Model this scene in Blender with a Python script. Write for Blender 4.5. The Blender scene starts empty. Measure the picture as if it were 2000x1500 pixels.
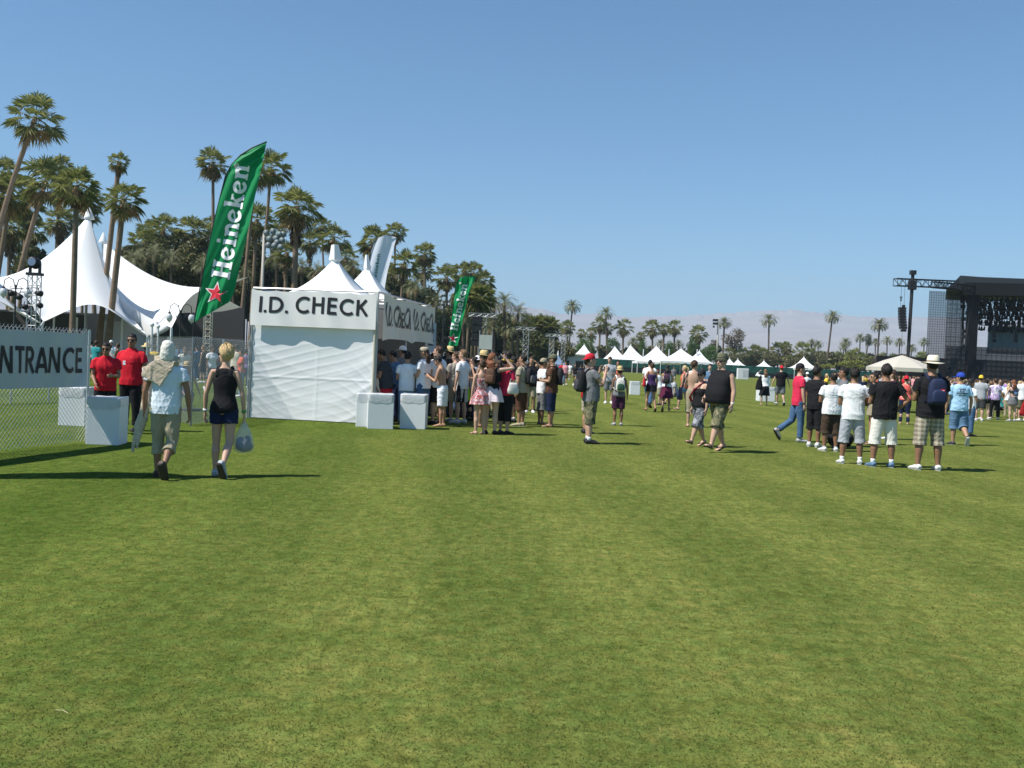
import bpy, math, random
import numpy as np
from mathutils import Vector, Matrix
from mathutils.bvhtree import BVHTree
R = math.radians
random.seed(7); rng = np.random.default_rng(7)
scene = bpy.context.scene
COL = scene.collection

# ------------------------------------------------------------------ camera
F = 1944.0; CH = 1.65; ROLL = R(2.46); H0 = 704.0
PITCH = -math.atan((750 - H0) / F)
fwd0 = Vector((0, math.cos(PITCH), math.sin(PITCH)))
up0 = Vector((0, -math.sin(PITCH), math.cos(PITCH)))
x0 = Vector((1, 0, 0))
cr = x0 * math.cos(ROLL) + up0 * math.sin(ROLL)
cu = -x0 * math.sin(ROLL) + up0 * math.cos(ROLL)
CAM = Vector((0, 0, CH))
cam_d = bpy.data.cameras.new("camera"); cam = bpy.data.objects.new("camera", cam_d)
COL.objects.link(cam); scene.camera = cam
cam_d.sensor_width = 36.0; cam_d.lens = 36.0 * F / 2000.0
cam_d.clip_start = 0.1; cam_d.clip_end = 30000
m3 = Matrix((cr, cu, -fwd0)).transposed()
cam.matrix_world = Matrix.Translation(CAM) @ m3.to_4x4()

def ray(px, py):
    return (fwd0 + cr * ((px - 1000) / F) + cu * ((750 - py) / F))
def P(px, py, d):
    r = ray(px, py); return CAM + r * (d / r.y)
def G(px, py):
    r = ray(px, py); t = -CH / r.z; v = CAM + r * t; return Vector((v.x, v.y, 0))
def proj(v):
    q = Vector(v) - CAM; z = q.dot(fwd0); return (1000 + F * q.dot(cr) / z, 750 - F * q.dot(cu) / z)
def onplane(px, py, p0, dr):
    n = Vector((-dr[1], dr[0], 0)); r = ray(px, py)
    t = (Vector(p0) - CAM).dot(n) / r.dot(n); return CAM + r * t

# ------------------------------------------------------------------ materials
MC = {}
def newmat(name):
    m = bpy.data.materials.new(name); m.use_nodes = True
    nt = m.node_tree; b = nt.nodes["Principled BSDF"]; return m, nt, b
def node(nt, t, **kw):
    n = nt.nodes.new(t)
    for k, v in kw.items():
        if k in n.inputs.keys() if hasattr(n.inputs, 'keys') else False: n.inputs[k].default_value = v
        else: setattr(n, k, v)
    return n
def mat(name, col, rough=0.7, var=0.12, scale=6.0, bump=0.0, bscale=40.0, metal=0.0, spec=0.3, trans=0.0):
    key = (name, tuple(col), rough, var, scale, bump, metal, trans)
    if key in MC: return MC[key]
    m, nt, b = newmat(name)
    b.inputs["Roughness"].default_value = rough; b.inputs["Metallic"].default_value = metal
    b.inputs["Specular IOR Level"].default_value = spec
    tc = nt.nodes.new("ShaderNodeTexCoord")
    nz = nt.nodes.new("ShaderNodeTexNoise"); nz.inputs["Scale"].default_value = scale; nz.inputs["Detail"].default_value = 5
    nt.links.new(tc.outputs["Object"], nz.inputs["Vector"])
    mx = nt.nodes.new("ShaderNodeMix"); mx.data_type = 'RGBA'
    c = Vector(col[:3])
    mx.inputs["A"].default_value = (*(c * (1 - var)), 1); mx.inputs["B"].default_value = (*[min(1, x) for x in (c * (1 + var))], 1)
    nt.links.new(nz.outputs["Fac"], mx.inputs["Factor"]); nt.links.new(mx.outputs["Result"], b.inputs["Base Color"])
    if bump:
        n2 = nt.nodes.new("ShaderNodeTexNoise"); n2.inputs["Scale"].default_value = bscale; n2.inputs["Detail"].default_value = 4
        nt.links.new(tc.outputs["Object"], n2.inputs["Vector"])
        bp = nt.nodes.new("ShaderNodeBump"); bp.inputs["Strength"].default_value = bump; bp.inputs["Distance"].default_value = 0.02
        nt.links.new(n2.outputs["Fac"], bp.inputs["Height"]); nt.links.new(bp.outputs["Normal"], b.inputs["Normal"])
    if trans:
        out = nt.nodes["Material Output"]; tr = nt.nodes.new("ShaderNodeBsdfTranslucent"); ms = nt.nodes.new("ShaderNodeMixShader")
        ms.inputs[0].default_value = trans
        nt.links.new(mx.outputs["Result"], tr.inputs["Color"])
        nt.links.new(b.outputs[0], ms.inputs[1]); nt.links.new(tr.outputs[0], ms.inputs[2]); nt.links.new(ms.outputs[0], out.inputs["Surface"])
    MC[key] = m; return m
def ramp(nt, pts, interp='LINEAR'):
    r = nt.nodes.new("ShaderNodeValToRGB"); r.color_ramp.interpolation = interp
    el = r.color_ramp.elements
    while len(el) < len(pts): el.new(0.5)
    for e, (p, c) in zip(el, pts): e.position = p; e.color = (*c, 1) if len(c) == 3 else c
    return r
def pattern(kind, cols, scale=10.0):
    key = ('pat', kind, str(cols), scale)
    if key in MC: return MC[key]
    m, nt, b = newmat(kind + " cloth"); b.inputs["Roughness"].default_value = 0.85; b.inputs["Specular IOR Level"].default_value = 0.15
    tc = nt.nodes.new("ShaderNodeTexCoord")
    L = nt.links.new
    if kind == 'plaid':
        sx = nt.nodes.new("ShaderNodeSeparateXYZ"); L(tc.outputs["Object"], sx.inputs[0])
        def wav(o, sc):
            a = nt.nodes.new("ShaderNodeMath"); a.operation = 'MULTIPLY'; a.inputs[1].default_value = sc; L(o, a.inputs[0])
            s = nt.nodes.new("ShaderNodeMath"); s.operation = 'SINE'; L(a.outputs[0], s.inputs[0])
            g = nt.nodes.new("ShaderNodeMath"); g.operation = 'GREATER_THAN'; g.inputs[1].default_value = 0.1; L(s.outputs[0], g.inputs[0]); return g
        a = wav(sx.outputs[0], scale * 6); c = wav(sx.outputs[2], scale * 6)
        ad = nt.nodes.new("ShaderNodeMath"); ad.operation = 'ADD'; L(a.outputs[0], ad.inputs[0]); L(c.outputs[0], ad.inputs[1])
        dv = nt.nodes.new("ShaderNodeMath"); dv.operation = 'MULTIPLY'; dv.inputs[1].default_value = 0.5; L(ad.outputs[0], dv.inputs[0])
        r = ramp(nt, [(0, cols[0]), (0.5, cols[1]), (1, cols[2])]); L(dv.outputs[0], r.inputs[0]); L(r.outputs[0], b.inputs["Base Color"])
    elif kind == 'stripe':
        sx = nt.nodes.new("ShaderNodeSeparateXYZ"); L(tc.outputs["Object"], sx.inputs[0])
        a = nt.nodes.new("ShaderNodeMath"); a.operation = 'MULTIPLY'; a.inputs[1].default_value = scale; L(sx.outputs[2 if len(cols) == 2 else 1], a.inputs[0])
        s = nt.nodes.new("ShaderNodeMath"); s.operation = 'SINE'; L(a.outputs[0], s.inputs[0])
        r = ramp(nt, [(0.45, cols[0]), (0.55, cols[1])]); L(s.outputs[0], r.inputs[0]); L(r.outputs[0], b.inputs["Base Color"])
    else:
        v = nt.nodes.new("ShaderNodeTexNoise"); v.inputs["Scale"].default_value = scale; v.inputs["Detail"].default_value = 3; v.inputs["Distortion"].default_value = 1.2
        L(tc.outputs["Object"], v.inputs["Vector"])
        n = len(cols); pts = [(0.36 + 0.26 * i / max(1, n - 1), c) for i, c in enumerate(cols)]
        r = ramp(nt, pts, 'CONSTANT' if kind in ('camo', 'floral') else 'LINEAR'); L(v.outputs["Fac"], r.inputs[0]); L(r.outputs[0], b.inputs["Base Color"])
    MC[key] = m; return m
def leafmat(name, c1, c2, trans=0.3, rough=0.5):
    key = (name, c1, c2)
    if key in MC: return MC[key]
    m, nt, b = newmat(name); b.inputs["Roughness"].default_value = rough; b.inputs["Specular IOR Level"].default_value = 0.35
    g = nt.nodes.new("ShaderNodeNewGeometry")
    mx = nt.nodes.new("ShaderNodeMix"); mx.data_type = 'RGBA'
    mx.inputs["A"].default_value = (*c1, 1); mx.inputs["B"].default_value = (*c2, 1)
    nt.links.new(g.outputs["Random Per Island"], mx.inputs["Factor"])
    nt.links.new(mx.outputs["Result"], b.inputs["Base Color"])
    out = nt.nodes["Material Output"]; tr = nt.nodes.new("ShaderNodeBsdfTranslucent"); ms = nt.nodes.new("ShaderNodeMixShader")
    ms.inputs[0].default_value = trans
    nt.links.new(mx.outputs["Result"], tr.inputs["Color"])
    nt.links.new(b.outputs[0], ms.inputs[1]); nt.links.new(tr.outputs[0], ms.inputs[2]); nt.links.new(ms.outputs[0], out.inputs["Surface"])
    MC[key] = m; return m

# ------------------------------------------------------------------ mesh helpers
def mesh(name, V, Fc, smooth=False):
    me = bpy.data.meshes.new(name); me.from_pydata([tuple(v) for v in V], [], Fc); me.update()
    if smooth: me.polygons.foreach_set("use_smooth", [True] * len(me.polygons))
    return me
def tag(o, label=None, cat=None, group=None, kind=None):
    if label: o["label"] = label
    if cat: o["category"] = cat
    if group: o["group"] = group
    if kind: o["kind"] = kind
    return o
def link(name, data, parent=None, loc=None, rz=0.0):
    o = bpy.data.objects.new(name, data); COL.objects.link(o)
    if parent is not None: o.parent = parent
    if loc is not None: o.location = loc
    if rz: o.rotation_euler = (0, 0, rz)
    return o
def empty(name, loc=(0, 0, 0), rz=0.0, label=None, cat=None, group=None):
    o = link(name, None, None, loc, rz); o.empty_display_size = 0.2
    return tag(o, label, cat, group)
class MB:
    def __init__(s): s.V = []; s.F = []; s.M = []
    def add(s, V, Fc, mi=0):
        b = len(s.V); s.V += [tuple(v) for v in V]; s.F += [tuple(i + b for i in f) for f in Fc]; s.M += [mi] * len(Fc); return s
    def box(s, c, sz, rz=0.0, taper=1.0, mi=0, ax=None):
        c = Vector(c); hx, hy, hz = sz[0] / 2, sz[1] / 2, sz[2] / 2
        if ax: X, Y, Z = ax
        else: X = Vector((math.cos(rz), math.sin(rz), 0)); Y = Vector((-math.sin(rz), math.cos(rz), 0)); Z = Vector((0, 0, 1))
        V = []
        for k in (-1, 1):
            t = taper if k > 0 else 1
            for a, b2 in ((-1, -1), (1, -1), (1, 1), (-1, 1)): V.append(c + X * hx * a * t + Y * hy * b2 * t + Z * hz * k)
        return s.add(V, [(3, 2, 1, 0), (4, 5, 6, 7), (0, 1, 5, 4), (1, 2, 6, 5), (2, 3, 7, 6), (3, 0, 4, 7)], mi)
    def tube(s, pts, rad, n=8, ref=None, caps=True, mi=0):
        pts = [Vector(p) for p in pts]; m = len(pts)
        if not isinstance(rad, (list, tuple)): rad = [rad] * m
        V = []; prev = Vector(ref) if ref is not None else None
        for i, p in enumerate(pts):
            t = (pts[min(i + 1, m - 1)] - pts[max(i - 1, 0)])
            t = t.normalized() if t.length > 1e-9 else Vector((0, 0, 1))
            if prev is None: prev = Vector((1, 0, 0)) if abs(t.x) < .9 else Vector((0, 1, 0))
            u = prev - t * prev.dot(t)
            if u.length < 1e-5: u = t.orthogonal()
            u.normalize(); w = t.cross(u)
            if ref is None: prev = u
            r = rad[i]; a, b = (r if isinstance(r, (tuple, list)) else (r, r))
            for k in range(n):
                f = 2 * math.pi * k / n; V.append(p + u * a * math.cos(f) + w * b * math.sin(f))
        Fc = []
        for i in range(m - 1):
            for k in range(n):
                a0 = i * n + k; a1 = i * n + (k + 1) % n; Fc.append((a0, a1, a1 + n, a0 + n))
        if caps: Fc.append(tuple(range(n - 1, -1, -1))); Fc.append(tuple(range((m - 1) * n, m * n)))
        return s.add(V, Fc, mi)
    def ball(s, c, r, n=10, m=7, mi=0, X=None, Y=None, Z=None):
        c = Vector(c); r = r if isinstance(r, (tuple, list)) else (r, r, r)
        X = X or Vector((1, 0, 0)); Y = Y or Vector((0, 1, 0)); Z = Z or Vector((0, 0, 1))
        V = [c - Z * r[2]]
        for i in range(1, m):
            a = -math.pi / 2 + math.pi * i / m
            for k in range(n):
                f = 2 * math.pi * k / n
                V.append(c + X * r[0] * math.cos(a) * math.cos(f) + Y * r[1] * math.cos(a) * math.sin(f) + Z * r[2] * math.sin(a))
        V.append(c + Z * r[2]); Fc = []
        for k in range(n): Fc.append((0, 1 + (k + 1) % n, 1 + k))
        for i in range(m - 2):
            for k in range(n):
                a0 = 1 + i * n + k; a1 = 1 + i * n + (k + 1) % n; Fc.append((a0, a1, a1 + n, a0 + n))
        e = len(V) - 1; q = 1 + (m - 2) * n
        for k in range(n): Fc.append((q + k, q + (k + 1) % n, e))
        return s.add(V, Fc, mi)
    def sheet(s, f, nu, nv, mi=0, thick=None):
        V = [f(i / nu, j / nv) for j in range(nv + 1) for i in range(nu + 1)]
        Fc = [(j * (nu + 1) + i, j * (nu + 1) + i + 1, (j + 1) * (nu + 1) + i + 1, (j + 1) * (nu + 1) + i) for j in range(nv) for i in range(nu)]
        return s.add(V, Fc, mi)
    def build(s, name, mats, parent=None, smooth=False, loc=None, rz=0.0):
        me = mesh(name, s.V, s.F, smooth)
        if not isinstance(mats, (list, tuple)): mats = [mats]
        for m in mats: me.materials.append(m)
        if len(mats) > 1: me.polygons.foreach_set("material_index", s.M)
        return link(name, me, parent, loc, rz)
def bevel(o, w=0.01, seg=2):
    b = o.modifiers.new("bevel", 'BEVEL'); b.width = w; b.segments = seg; b.limit_method = 'ANGLE'; return o
def solid(o, t=0.01, off=0):
    b = o.modifiers.new("solid", 'SOLIDIFY'); b.thickness = t; b.offset = off; return o

# ------------------------------------------------------------------ letter strokes
def arc(cx, cy, r, a0, a1, n=14, ry=None):
    ry = ry or r
    return [(cx + r * math.cos(R(a0 + (a1 - a0) * i / n)), cy + ry * math.sin(R(a0 + (a1 - a0) * i / n))) for i in range(n + 1)]
W = 0.15
CAPS = {  # centre lines in a box of height 1: (strokes, advance)
 'I': ([[(.12, 0), (.12, 1)]], .30), '.': ([[(.1, .0), (.1, .16)]], .30), ' ': ([], .36),
 'D': ([[(.12, 0), (.12, 1)], [(.1, .925), (.36, .925)] + arc(.38, .5, .42, 88, -88, 14, .425) + [(.36, .075), (.1, .075)]], .98),
 'C': ([arc(.52, .5, .44, 48, 312, 20, .43)], .98),
 'H': ([[(.12, 0), (.12, 1)], [(.68, 0), (.68, 1)], [(.12, .54), (.68, .54)]], .92),
 'E': ([[(.12, 0), (.12, 1)], [(.12, .925), (.58, .925)], [(.12, .52), (.55, .52)], [(.12, .075), (.58, .075)]], .74),
 'K': ([[(.12, 0), (.12, 1)], [(.14, .44), (.62, 1)], [(.26, .60), (.68, 0)]], .80),
 'N': ([[(.12, 0), (.12, 1)], [(.14, .97), (.70, .03)], [(.72, 0), (.72, 1)]], .98),
 'T': ([[(.3, 0), (.3, .9)], [(.0, .925), (.6, .925)]], .68),
 'R': ([[(.12, 0), (.12, 1)], [(.1, .925), (.34, .925)] + arc(.36, .7, .225, 88, -88, 10) + [(.34, .475), (.1, .475)], [(.34, .47), (.62, 0)]], .76),
 'A': ([[(.04, 0), (.40, .97)], [(.76, 0), (.40, .97)], [(.18, .27), (.62, .27)]], .84),
 'S': ([[(.56, .8)] + arc(.33, .73, .2, 45, 270, 10) + arc(.33, .28, .23, 90, -135, 10)], .72),
 'M': ([[(.12, 0), (.12, 1)], [(.12, 1), (.46, .2)], [(.46, .2), (.8, 1)], [(.8, 0), (.8, 1)]], 1.0),
 'B': ([[(.12, 0), (.12, 1)], [(.1, .925), (.32, .925)] + arc(.32, .73, .2, 88, -88, 8) + [(.1, .53)], [(.3, .51)] + arc(.34, .29, .215, 88, -88, 8) + [(.1, .075)]], .74),
 'U': ([[(.12, 1), (.12, .35)] + arc(.38, .33, .26, 180, 360, 10) + [(.64, 1)]], .84),
 'L': ([[(.12, 0), (.12, 1)], [(.12, .075), (.5, .075)]], .62),
 'F': ([[(.12, 0), (.12, 1)], [(.12, .925), (.56, .925)], [(.12, .52), (.52, .52)]], .66),
}
def rot(pts, c, a):
    ca, sa = math.cos(R(a)), math.sin(R(a)); return [(c[0] + (x - c[0]) * ca - (y - c[1]) * sa, c[1] + (x - c[0]) * sa + (y - c[1]) * ca) for x, y in pts]
SL = {  # slab serif letters: strokes carry their own width
 'H': ([([(.22, 0), (.22, 1)], .21), ([(.72, 0), (.72, 1)], .21), ([(.22, .5), (.72, .5)], .1)] +
       [([(x - .2, y), (x + .2, y)], .11) for x in (.22, .72) for y in (.055, .945)], 1.0),
 'e': ([(rot([(.06, .33), (.58, .33)], (.33, .33), 18), .09), (rot(arc(.33, .33, .26, 0, 318, 20, .28), (.33, .33), 18), .15)], .70),
 'i': ([([(.22, 0), (.22, .68)], .2), ([(.03, .05), (.42, .05)], .1), ([(.04, .63), (.22, .63)], .1), ([(.19, .93), (.2, .93)], .22), ([(.11, .93), (.3, .93)], .16)], .46),
 'n': ([([(.2, 0), (.2, .68)], .18), ([(.03, .63), (.2, .63)], .1), ([(.03, .05), (.36, .05)], .1), ([(.24, .5)] + arc(.42, .42, .18, 130, 0, 8, .2) + [(.6, 0)], .17), ([(.46, .05), (.77, .05)], .1)], .80),
 'k': ([([(.2, 0), (.2, 1)], .18), ([(.03, .95), (.2, .95)], .1), ([(.03, .05), (.36, .05)], .1), ([(.26, .3), (.56, .62)], .1), ([(.43, .63), (.72, .63)], .09), ([(.34, .42), (.6, .05)], .17), ([(.48, .05), (.77, .05)], .1)], .80),
}
def strokes(text, font, w=W):
    out = []; x = 0
    for ch in text:
        st, adv = font[ch]
        for s in st:
            if font is SL: pts, ww = s
            else: pts, ww = s, w
            out.append(([(px + x, py) for px, py in pts], ww))
        x += adv
    return out, x
def lettering(text, fmap, name, m, parent, font=CAPS, w=W, step=0.08):
    """fmap(u,v,off) -> point, text height 1, offset towards the viewer"""
    st, tot = strokes(text, font, w); B = MB()
    for k, (pts, ww) in enumerate(st):
        q = []
        for a, b in zip(pts[:-1], pts[1:]):
            L = math.hypot(b[0] - a[0], b[1] - a[1]); n = max(1, int(L / step))
            for i in range(n): q.append((a[0] + (b[0] - a[0]) * i / n, a[1] + (b[1] - a[1]) * i / n))
        q.append(pts[-1]); V = []
        for i, p in enumerate(q):
            def nrm(a, b):
                dx, dy = b[0] - a[0], b[1] - a[1]; l = math.hypot(dx, dy) or 1; return (-dy / l, dx / l)
            n1 = nrm(q[max(i - 1, 0)], q[max(i, 1)] if i == 0 else p); n2 = nrm(p if i < len(q) - 1 else q[i - 1], q[min(i + 1, len(q) - 1)])
            nx, ny = n1[0] + n2[0], n1[1] + n2[1]; l = math.hypot(nx, ny) or 1; nx /= l; ny /= l
            c = max(.6, nx * n1[0] + ny * n1[1]); h = ww * (1.14 if font is SL and ww > .12 else 1) / 2 / c
            for s in (1, -1): V.append(fmap(p[0] + nx * h * s, p[1] + ny * h * s, 0.0006 * (k % 7)))
        B.add(V, [(2 * i, 2 * i + 1, 2 * i + 3, 2 * i + 2) for i in range(len(q) - 1)])
    return B.build(name, m, parent)
# ------------------------------------------------------------------ people
JOBS = []
def folds(me, amp, seed, freq=9.0):
    n = len(me.vertices); co = np.empty(n * 3, np.float32); no = np.empty(n * 3, np.float32)
    me.vertices.foreach_get("co", co); me.vertex_normals.foreach_get("vector", no)
    co = co.reshape(-1, 3); no = no.reshape(-1, 3); g = np.random.default_rng(seed); d = np.zeros(n, np.float32)
    wp = np.sin(co @ g.normal(0, 5, (3, 3)) + g.uniform(0, 6, 3)) * 0.12
    q = co + wp
    for k in range(6):
        w = g.normal(0, 1, 3); w[2] *= .75; w = w / np.linalg.norm(w) * freq * (1 + k * .55)
        s = np.sin(q @ w * 2.2 + g.uniform(0, 6)); d += (1 - np.abs(s)) ** 2 / (1 + k * .4) - .3
    co = co + no * (d * amp)[:, None]; me.vertices.foreach_set("co", co.ravel()); me.update()
def queue(o, vox, sm, fold=0, seed=1, freq=9.0):
    if vox:
        r = o.modifiers.new("r", 'REMESH'); r.mode = 'VOXEL'; r.voxel_size = vox; r.use_smooth_shade = True
        s = o.modifiers.new("s", 'SMOOTH'); s.factor = .5; s.iterations = sm
    JOBS.append((o, fold, seed, freq))
def bake():
    bpy.context.view_layer.update(); dg = bpy.context.evaluated_depsgraph_get()
    res = [(o, bpy.data.meshes.new_from_object(o.evaluated_get(dg)), f, sd, fr) for o, f, sd, fr in JOBS]
    for o, me, f, sd, fr in res:
        o.modifiers.clear(); nm = o.data.name; o.data = me; me.name = nm
        me.polygons.foreach_set("use_smooth", [True] * len(me.polygons))
        if f: folds(me, f, sd, fr)
    JOBS.clear()

SK = {'pale': (.55, .36, .27), 'fair': (.50, .31, .22), 'tan': (.40, .225, .14), 'brown': (.27, .14, .085), 'dark': (.12, .06, .04)}
HC = {'black': (.012, .010, .009), 'brown': (.055, .03, .016), 'light': (.17, .10, .05), 'blonde': (.55, .40, .20), 'grey': (.2, .19, .18), 'red': (.2, .07, .03)}
C = {'white': (.80, .81, .83), 'offwhite': (.68, .66, .6), 'black': (.014, .014, .016), 'char': (.045, .047, .052), 'grey': (.16, .165, .175), 'lgrey': (.36, .38, .41),
     'red': (.55, .015, .03), 'crimson': (.60, .03, .08), 'navy': (.014, .022, .06), 'blue': (.05, .14, .38), 'jeans': (.06, .12, .22), 'ljeans': (.17, .27, .40),
     'sky': (.36, .58, .78), 'slate': (.10, .18, .29), 'khaki': (.33, .29, .20), 'tanc': (.40, .35, .26), 'olive': (.12, .125, .075), 'brown': (.06, .04, .028), 'chestnut': (.10, .05, .03),
     'purple': (.07, .035, .12), 'lilac': (.33, .22, .45), 'maroon': (.10, .015, .045), 'coral': (.65, .14, .09), 'orange': (.75, .22, .04), 'yellow': (.75, .50, .05), 'straw': (.62, .47, .22),
     'pink': (.65, .28, .32), 'palepink': (.72, .6, .64), 'green': (.06, .28, .05), 'lime': (.38, .65, .03), 'teal': (.03, .25, .26), 'dgreen': (.03, .09, .05), 'royal': (.02, .06, .38), 'plum': (.06, .02, .05), 'greige': (.30, .27, .23), 'cream': (.75, .68, .52), 'dkred': (.35, .02, .02)}
def cloth(c):
    if not isinstance(c, str): return c
    if c == 'plaid': return pattern('plaid', [(.20, .17, .13), (.33, .29, .22), (.46, .42, .33)], 13)
    if c == 'camo': return pattern('camo', [(.07, .075, .045), (.17, .16, .09), (.30, .27, .17)], 9)
    if c == 'gcamo': return pattern('camo', [(.09, .095, .11), (.24, .25, .28), (.42, .43, .46)], 9)
    if c == 'floral': return pattern('floral', [(.65, .6, .62), (.6, .07, .05), (.25, .24, .28), (.68, .3, .32)], 14)
    if c == 'blotch': return pattern('floral', [(.7, .12, .10), (.72, .45, .42)], 12)
    if c == 'tie': return pattern('soft', [(.75, .74, .8), (.35, .18, .5), (.8, .8, .83)], 4)
    if c == 'bstripe': return pattern('stripe', [(.02, .02, .022), (.5, .5, .52), 0], 45)
    if c == 'print': return pattern('floral', [(.8, .82, .85), (.8, .82, .85), (.5, .58, .65)], 9)
    return mat(c + " cloth", C[c], .85, .14, 9, .25, 60, spec=.15)
def skinm(k): return mat(k + " skin", SK[k], .5, .10, 14, .05, 60, spec=.35)
ARM = {'down': ((.17, .02, -1), (.04, .16, -1)), 'loose': ((.28, -.02, -1), (.06, .2, -1)), 'swingf': ((.15, .3, -1), (.02, .5, -1)), 'swingb': ((.2, -.35, -1), (.08, -.1, -1)),
       'bent': ((.15, .12, -1), (-.42, .95, .05)), 'low': ((.12, .15, -1), (-.25, .75, -.6)), 'phone': ((.1, .22, -1), (-.38, .8, .45)), 'fold': ((.22, .15, -1), (-1, .42, .12)),
       'hip': ((.6, -.15, -.8), (-.6, .25, -.6)), 'camera': ((.25, .62, -.72), (-.28, .28, 1)), 'brow': ((.55, .8, .0), (-.8, .1, .75)), 'head': ((.85, .45, .15), (-.85, -.1, .95)),
       'pocket': ((.25, -.15, -1), (-.12, .3, -1)), 'reach': ((.2, .6, -.7), (.0, 1, .1)), 'out': ((.45, .05, -1), (.35, .12, -1)), 'mouth': ((.12, .35, -.9), (-.3, .5, 1)),
       'back': ((.2, -.3, -1), (-.5, -.35, -.7)), 'up': ((.5, .2, .9), (.0, .1, 1))}
LEG = {'stand': (((.03, .0, -1), (.01, -.03, -1), 0), ((.03, .0, -1), (.01, -.03, -1), 0)),
       'wide': (((.13, .02, -1), (.05, -.04, -1), 0), ((.13, .02, -1), (.05, -.04, -1), 0)),
       'casual': (((.10, .06, -1), (.02, -.05, -1), 0), ((.03, -.04, -1), (.04, -.05, -1), 0)),
       'walkl': (((.02, .36, -1), (.0, .08, -1), -8), ((.02, -.12, -1), (.0, -.62, -1), 38)),
       'walkr': (((.02, -.12, -1), (.0, -.62, -1), 38), ((.02, .36, -1), (.0, .08, -1), -8)),
       'kickl': (((.02, -.25, -1), (.0, -1.0, -.75), 55), ((.02, .08, -1), (.0, -.02, -1), 0)),
       'kickr': (((.02, .08, -1), (.0, -.02, -1), 0), ((.02, -.10, -1), (-.03, -.95, -.9), 62)),
       'stride': (((.03, .5, -1), (.0, .32, -1), -14), ((.03, -.22, -1), (.0, -.42, -1), 22)),
       'sit': (((.25, .95, -.1), (-.1, .5, -.9), 0), ((.25, .95, -.1), (-.1, .5, -.9), 0))}
def lerp(a, b, t): return a + (b - a) * t
def person(fx, fy, ty, yaw, label, sex='m', w=1.0, belly=0.0, skin='tan', hair=('short', 'black'), top=('tee', 'white'), bot=('shorts', 'khaki'),
           shoe=('sneaker', 'white'), arms=('down', 'down'), legs='stand', hat=None, glasses=False, head=(0, 0), lean=0.0, side=0.0, vox=None,
           group=None, hgt=None, pos=None, wrist=None, name='person', hoff=0.0, badge=False, sock=None):
    g = G(fx, fy) if pos is None else Vector(pos)
    if hgt is None:
        gx = proj(g)[0]; tp = P(fx, ty, g.y); H = tp.z
        if legs.startswith('walk') or legs.startswith('stride'): H *= 1.02
        if hat in ('fedora', 'straw', 'sunhat', 'towel'): H -= .04
    else: H = hgt
    d = g.y
    if vox is None: vox = .0085 if d < 16.5 else (.0115 if d < 26 else (.016 if d < 40 else .028))
    big = max(vox * .55, .0)  # clothing clearance grows with the voxel
    f = sex == 'f'; N = 14 if d < 30 else 9
    Z = Vector((0, 0, 1)); X = Vector((1, 0, 0)); Y = Vector((0, 1, 0))
    kl = Matrix.Rotation(R(-lean), 3, 'X') @ Matrix.Rotation(R(side), 3, 'Y')
    sw = (.092 if f else .105) * lerp(1, w, .6); hw = .05
    LT, LS = .235, .225
    LG = LEG[legs]
    # legs relative to the hip
    def chain(s, L): # s=-1 left (x<0) .. +1 right
        th = Vector((L[0][0] * s, L[0][1], L[0][2])).normalized(); sh = Vector((L[1][0] * s, L[1][1], L[1][2])).normalized()
        h = Vector((hw * s, 0, 0)); k = h + th * LT; a = k + sh * LS; pt = R(L[2])
        fd = Vector((.16 * s, math.cos(pt), -math.sin(pt))).normalized(); fu = (Z - fd * Z.dot(fd)).normalized()
        return h, k, a, fd, fu
    ch = {s: chain(s, LG[0 if s < 0 else 1]) for s in (-1, 1)}
    low = min(min((a - fu * .042).z, (a - fu * .042 + fd * .10).z) for (_, _, a, fd, fu) in ch.values())
    hz = -low
    def tr(x, y, z): # torso point (standing H units) -> local metres
        v = kl @ Vector((x, y, z - .5)); return Vector((v.x, v.y, v.z + hz)) * H
    def lg(v): return Vector((v.x, v.y, v.z + hz)) * H
    # torso rings: z, rx, ry, yoff
    if f: TR = [(.475, .062, .05, -.004), (.50, .088, .066, -.006), (.535, .094, .068, -.006), (.575, .083, .058, .0), (.615, .070, .050, .003), (.66, .075, .053, .005), (.705, .083, .066, .012), (.745, .084, .060, .006), (.785, .080, .048, -.002), (.81, .068, .042, -.004), (.832, .042, .034, -.004), (.85, .030, .031, -.002), (.88, .028, .030, .004), (.90, .026, .028, .006)]
    else: TR = [(.475, .066, .052, 0), (.50, .088, .066, 0), (.53, .092, .068, 0), (.575, .086, .060, .0), (.615, .083, .056, .002), (.66, .089, .060, .004), (.71, .099, .068, .005), (.75, .103, .066, .002), (.785, .097, .056, -.004), (.81, .080, .048, -.006), (.834, .050, .040, -.006), (.852, .036, .036, -.003), (.88, .034, .034, .004), (.90, .030, .030, .008)]
    def ring(z, off=0.0, sc=1.0, drape=False):
        zz = min(max(z, TR[0][0]), TR[-1][0])
        for a, b in zip(TR[:-1], TR[1:]):
            if a[0] <= zz <= b[0]:
                t = (zz - a[0]) / (b[0] - a[0]); rx, ry, yo = [lerp(a[i], b[i], t) for i in (1, 2, 3)]; break
        ww = w if z < .80 else lerp(w, 1 + (w - 1) * .6, min(1, (z - .80) / .03))
        bb = belly * math.exp(-((z - .585) / (.085 + belly * .9)) ** 2)
        if drape and z < .72: rx = max(rx, .0915); ry = max(ry, .064)
        rx = rx * ww + bb * .45; ry = ry * ww + bb * .6; yo += bb * .6
        return rx * sc * H + off, ry * sc * H + off, yo
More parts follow.
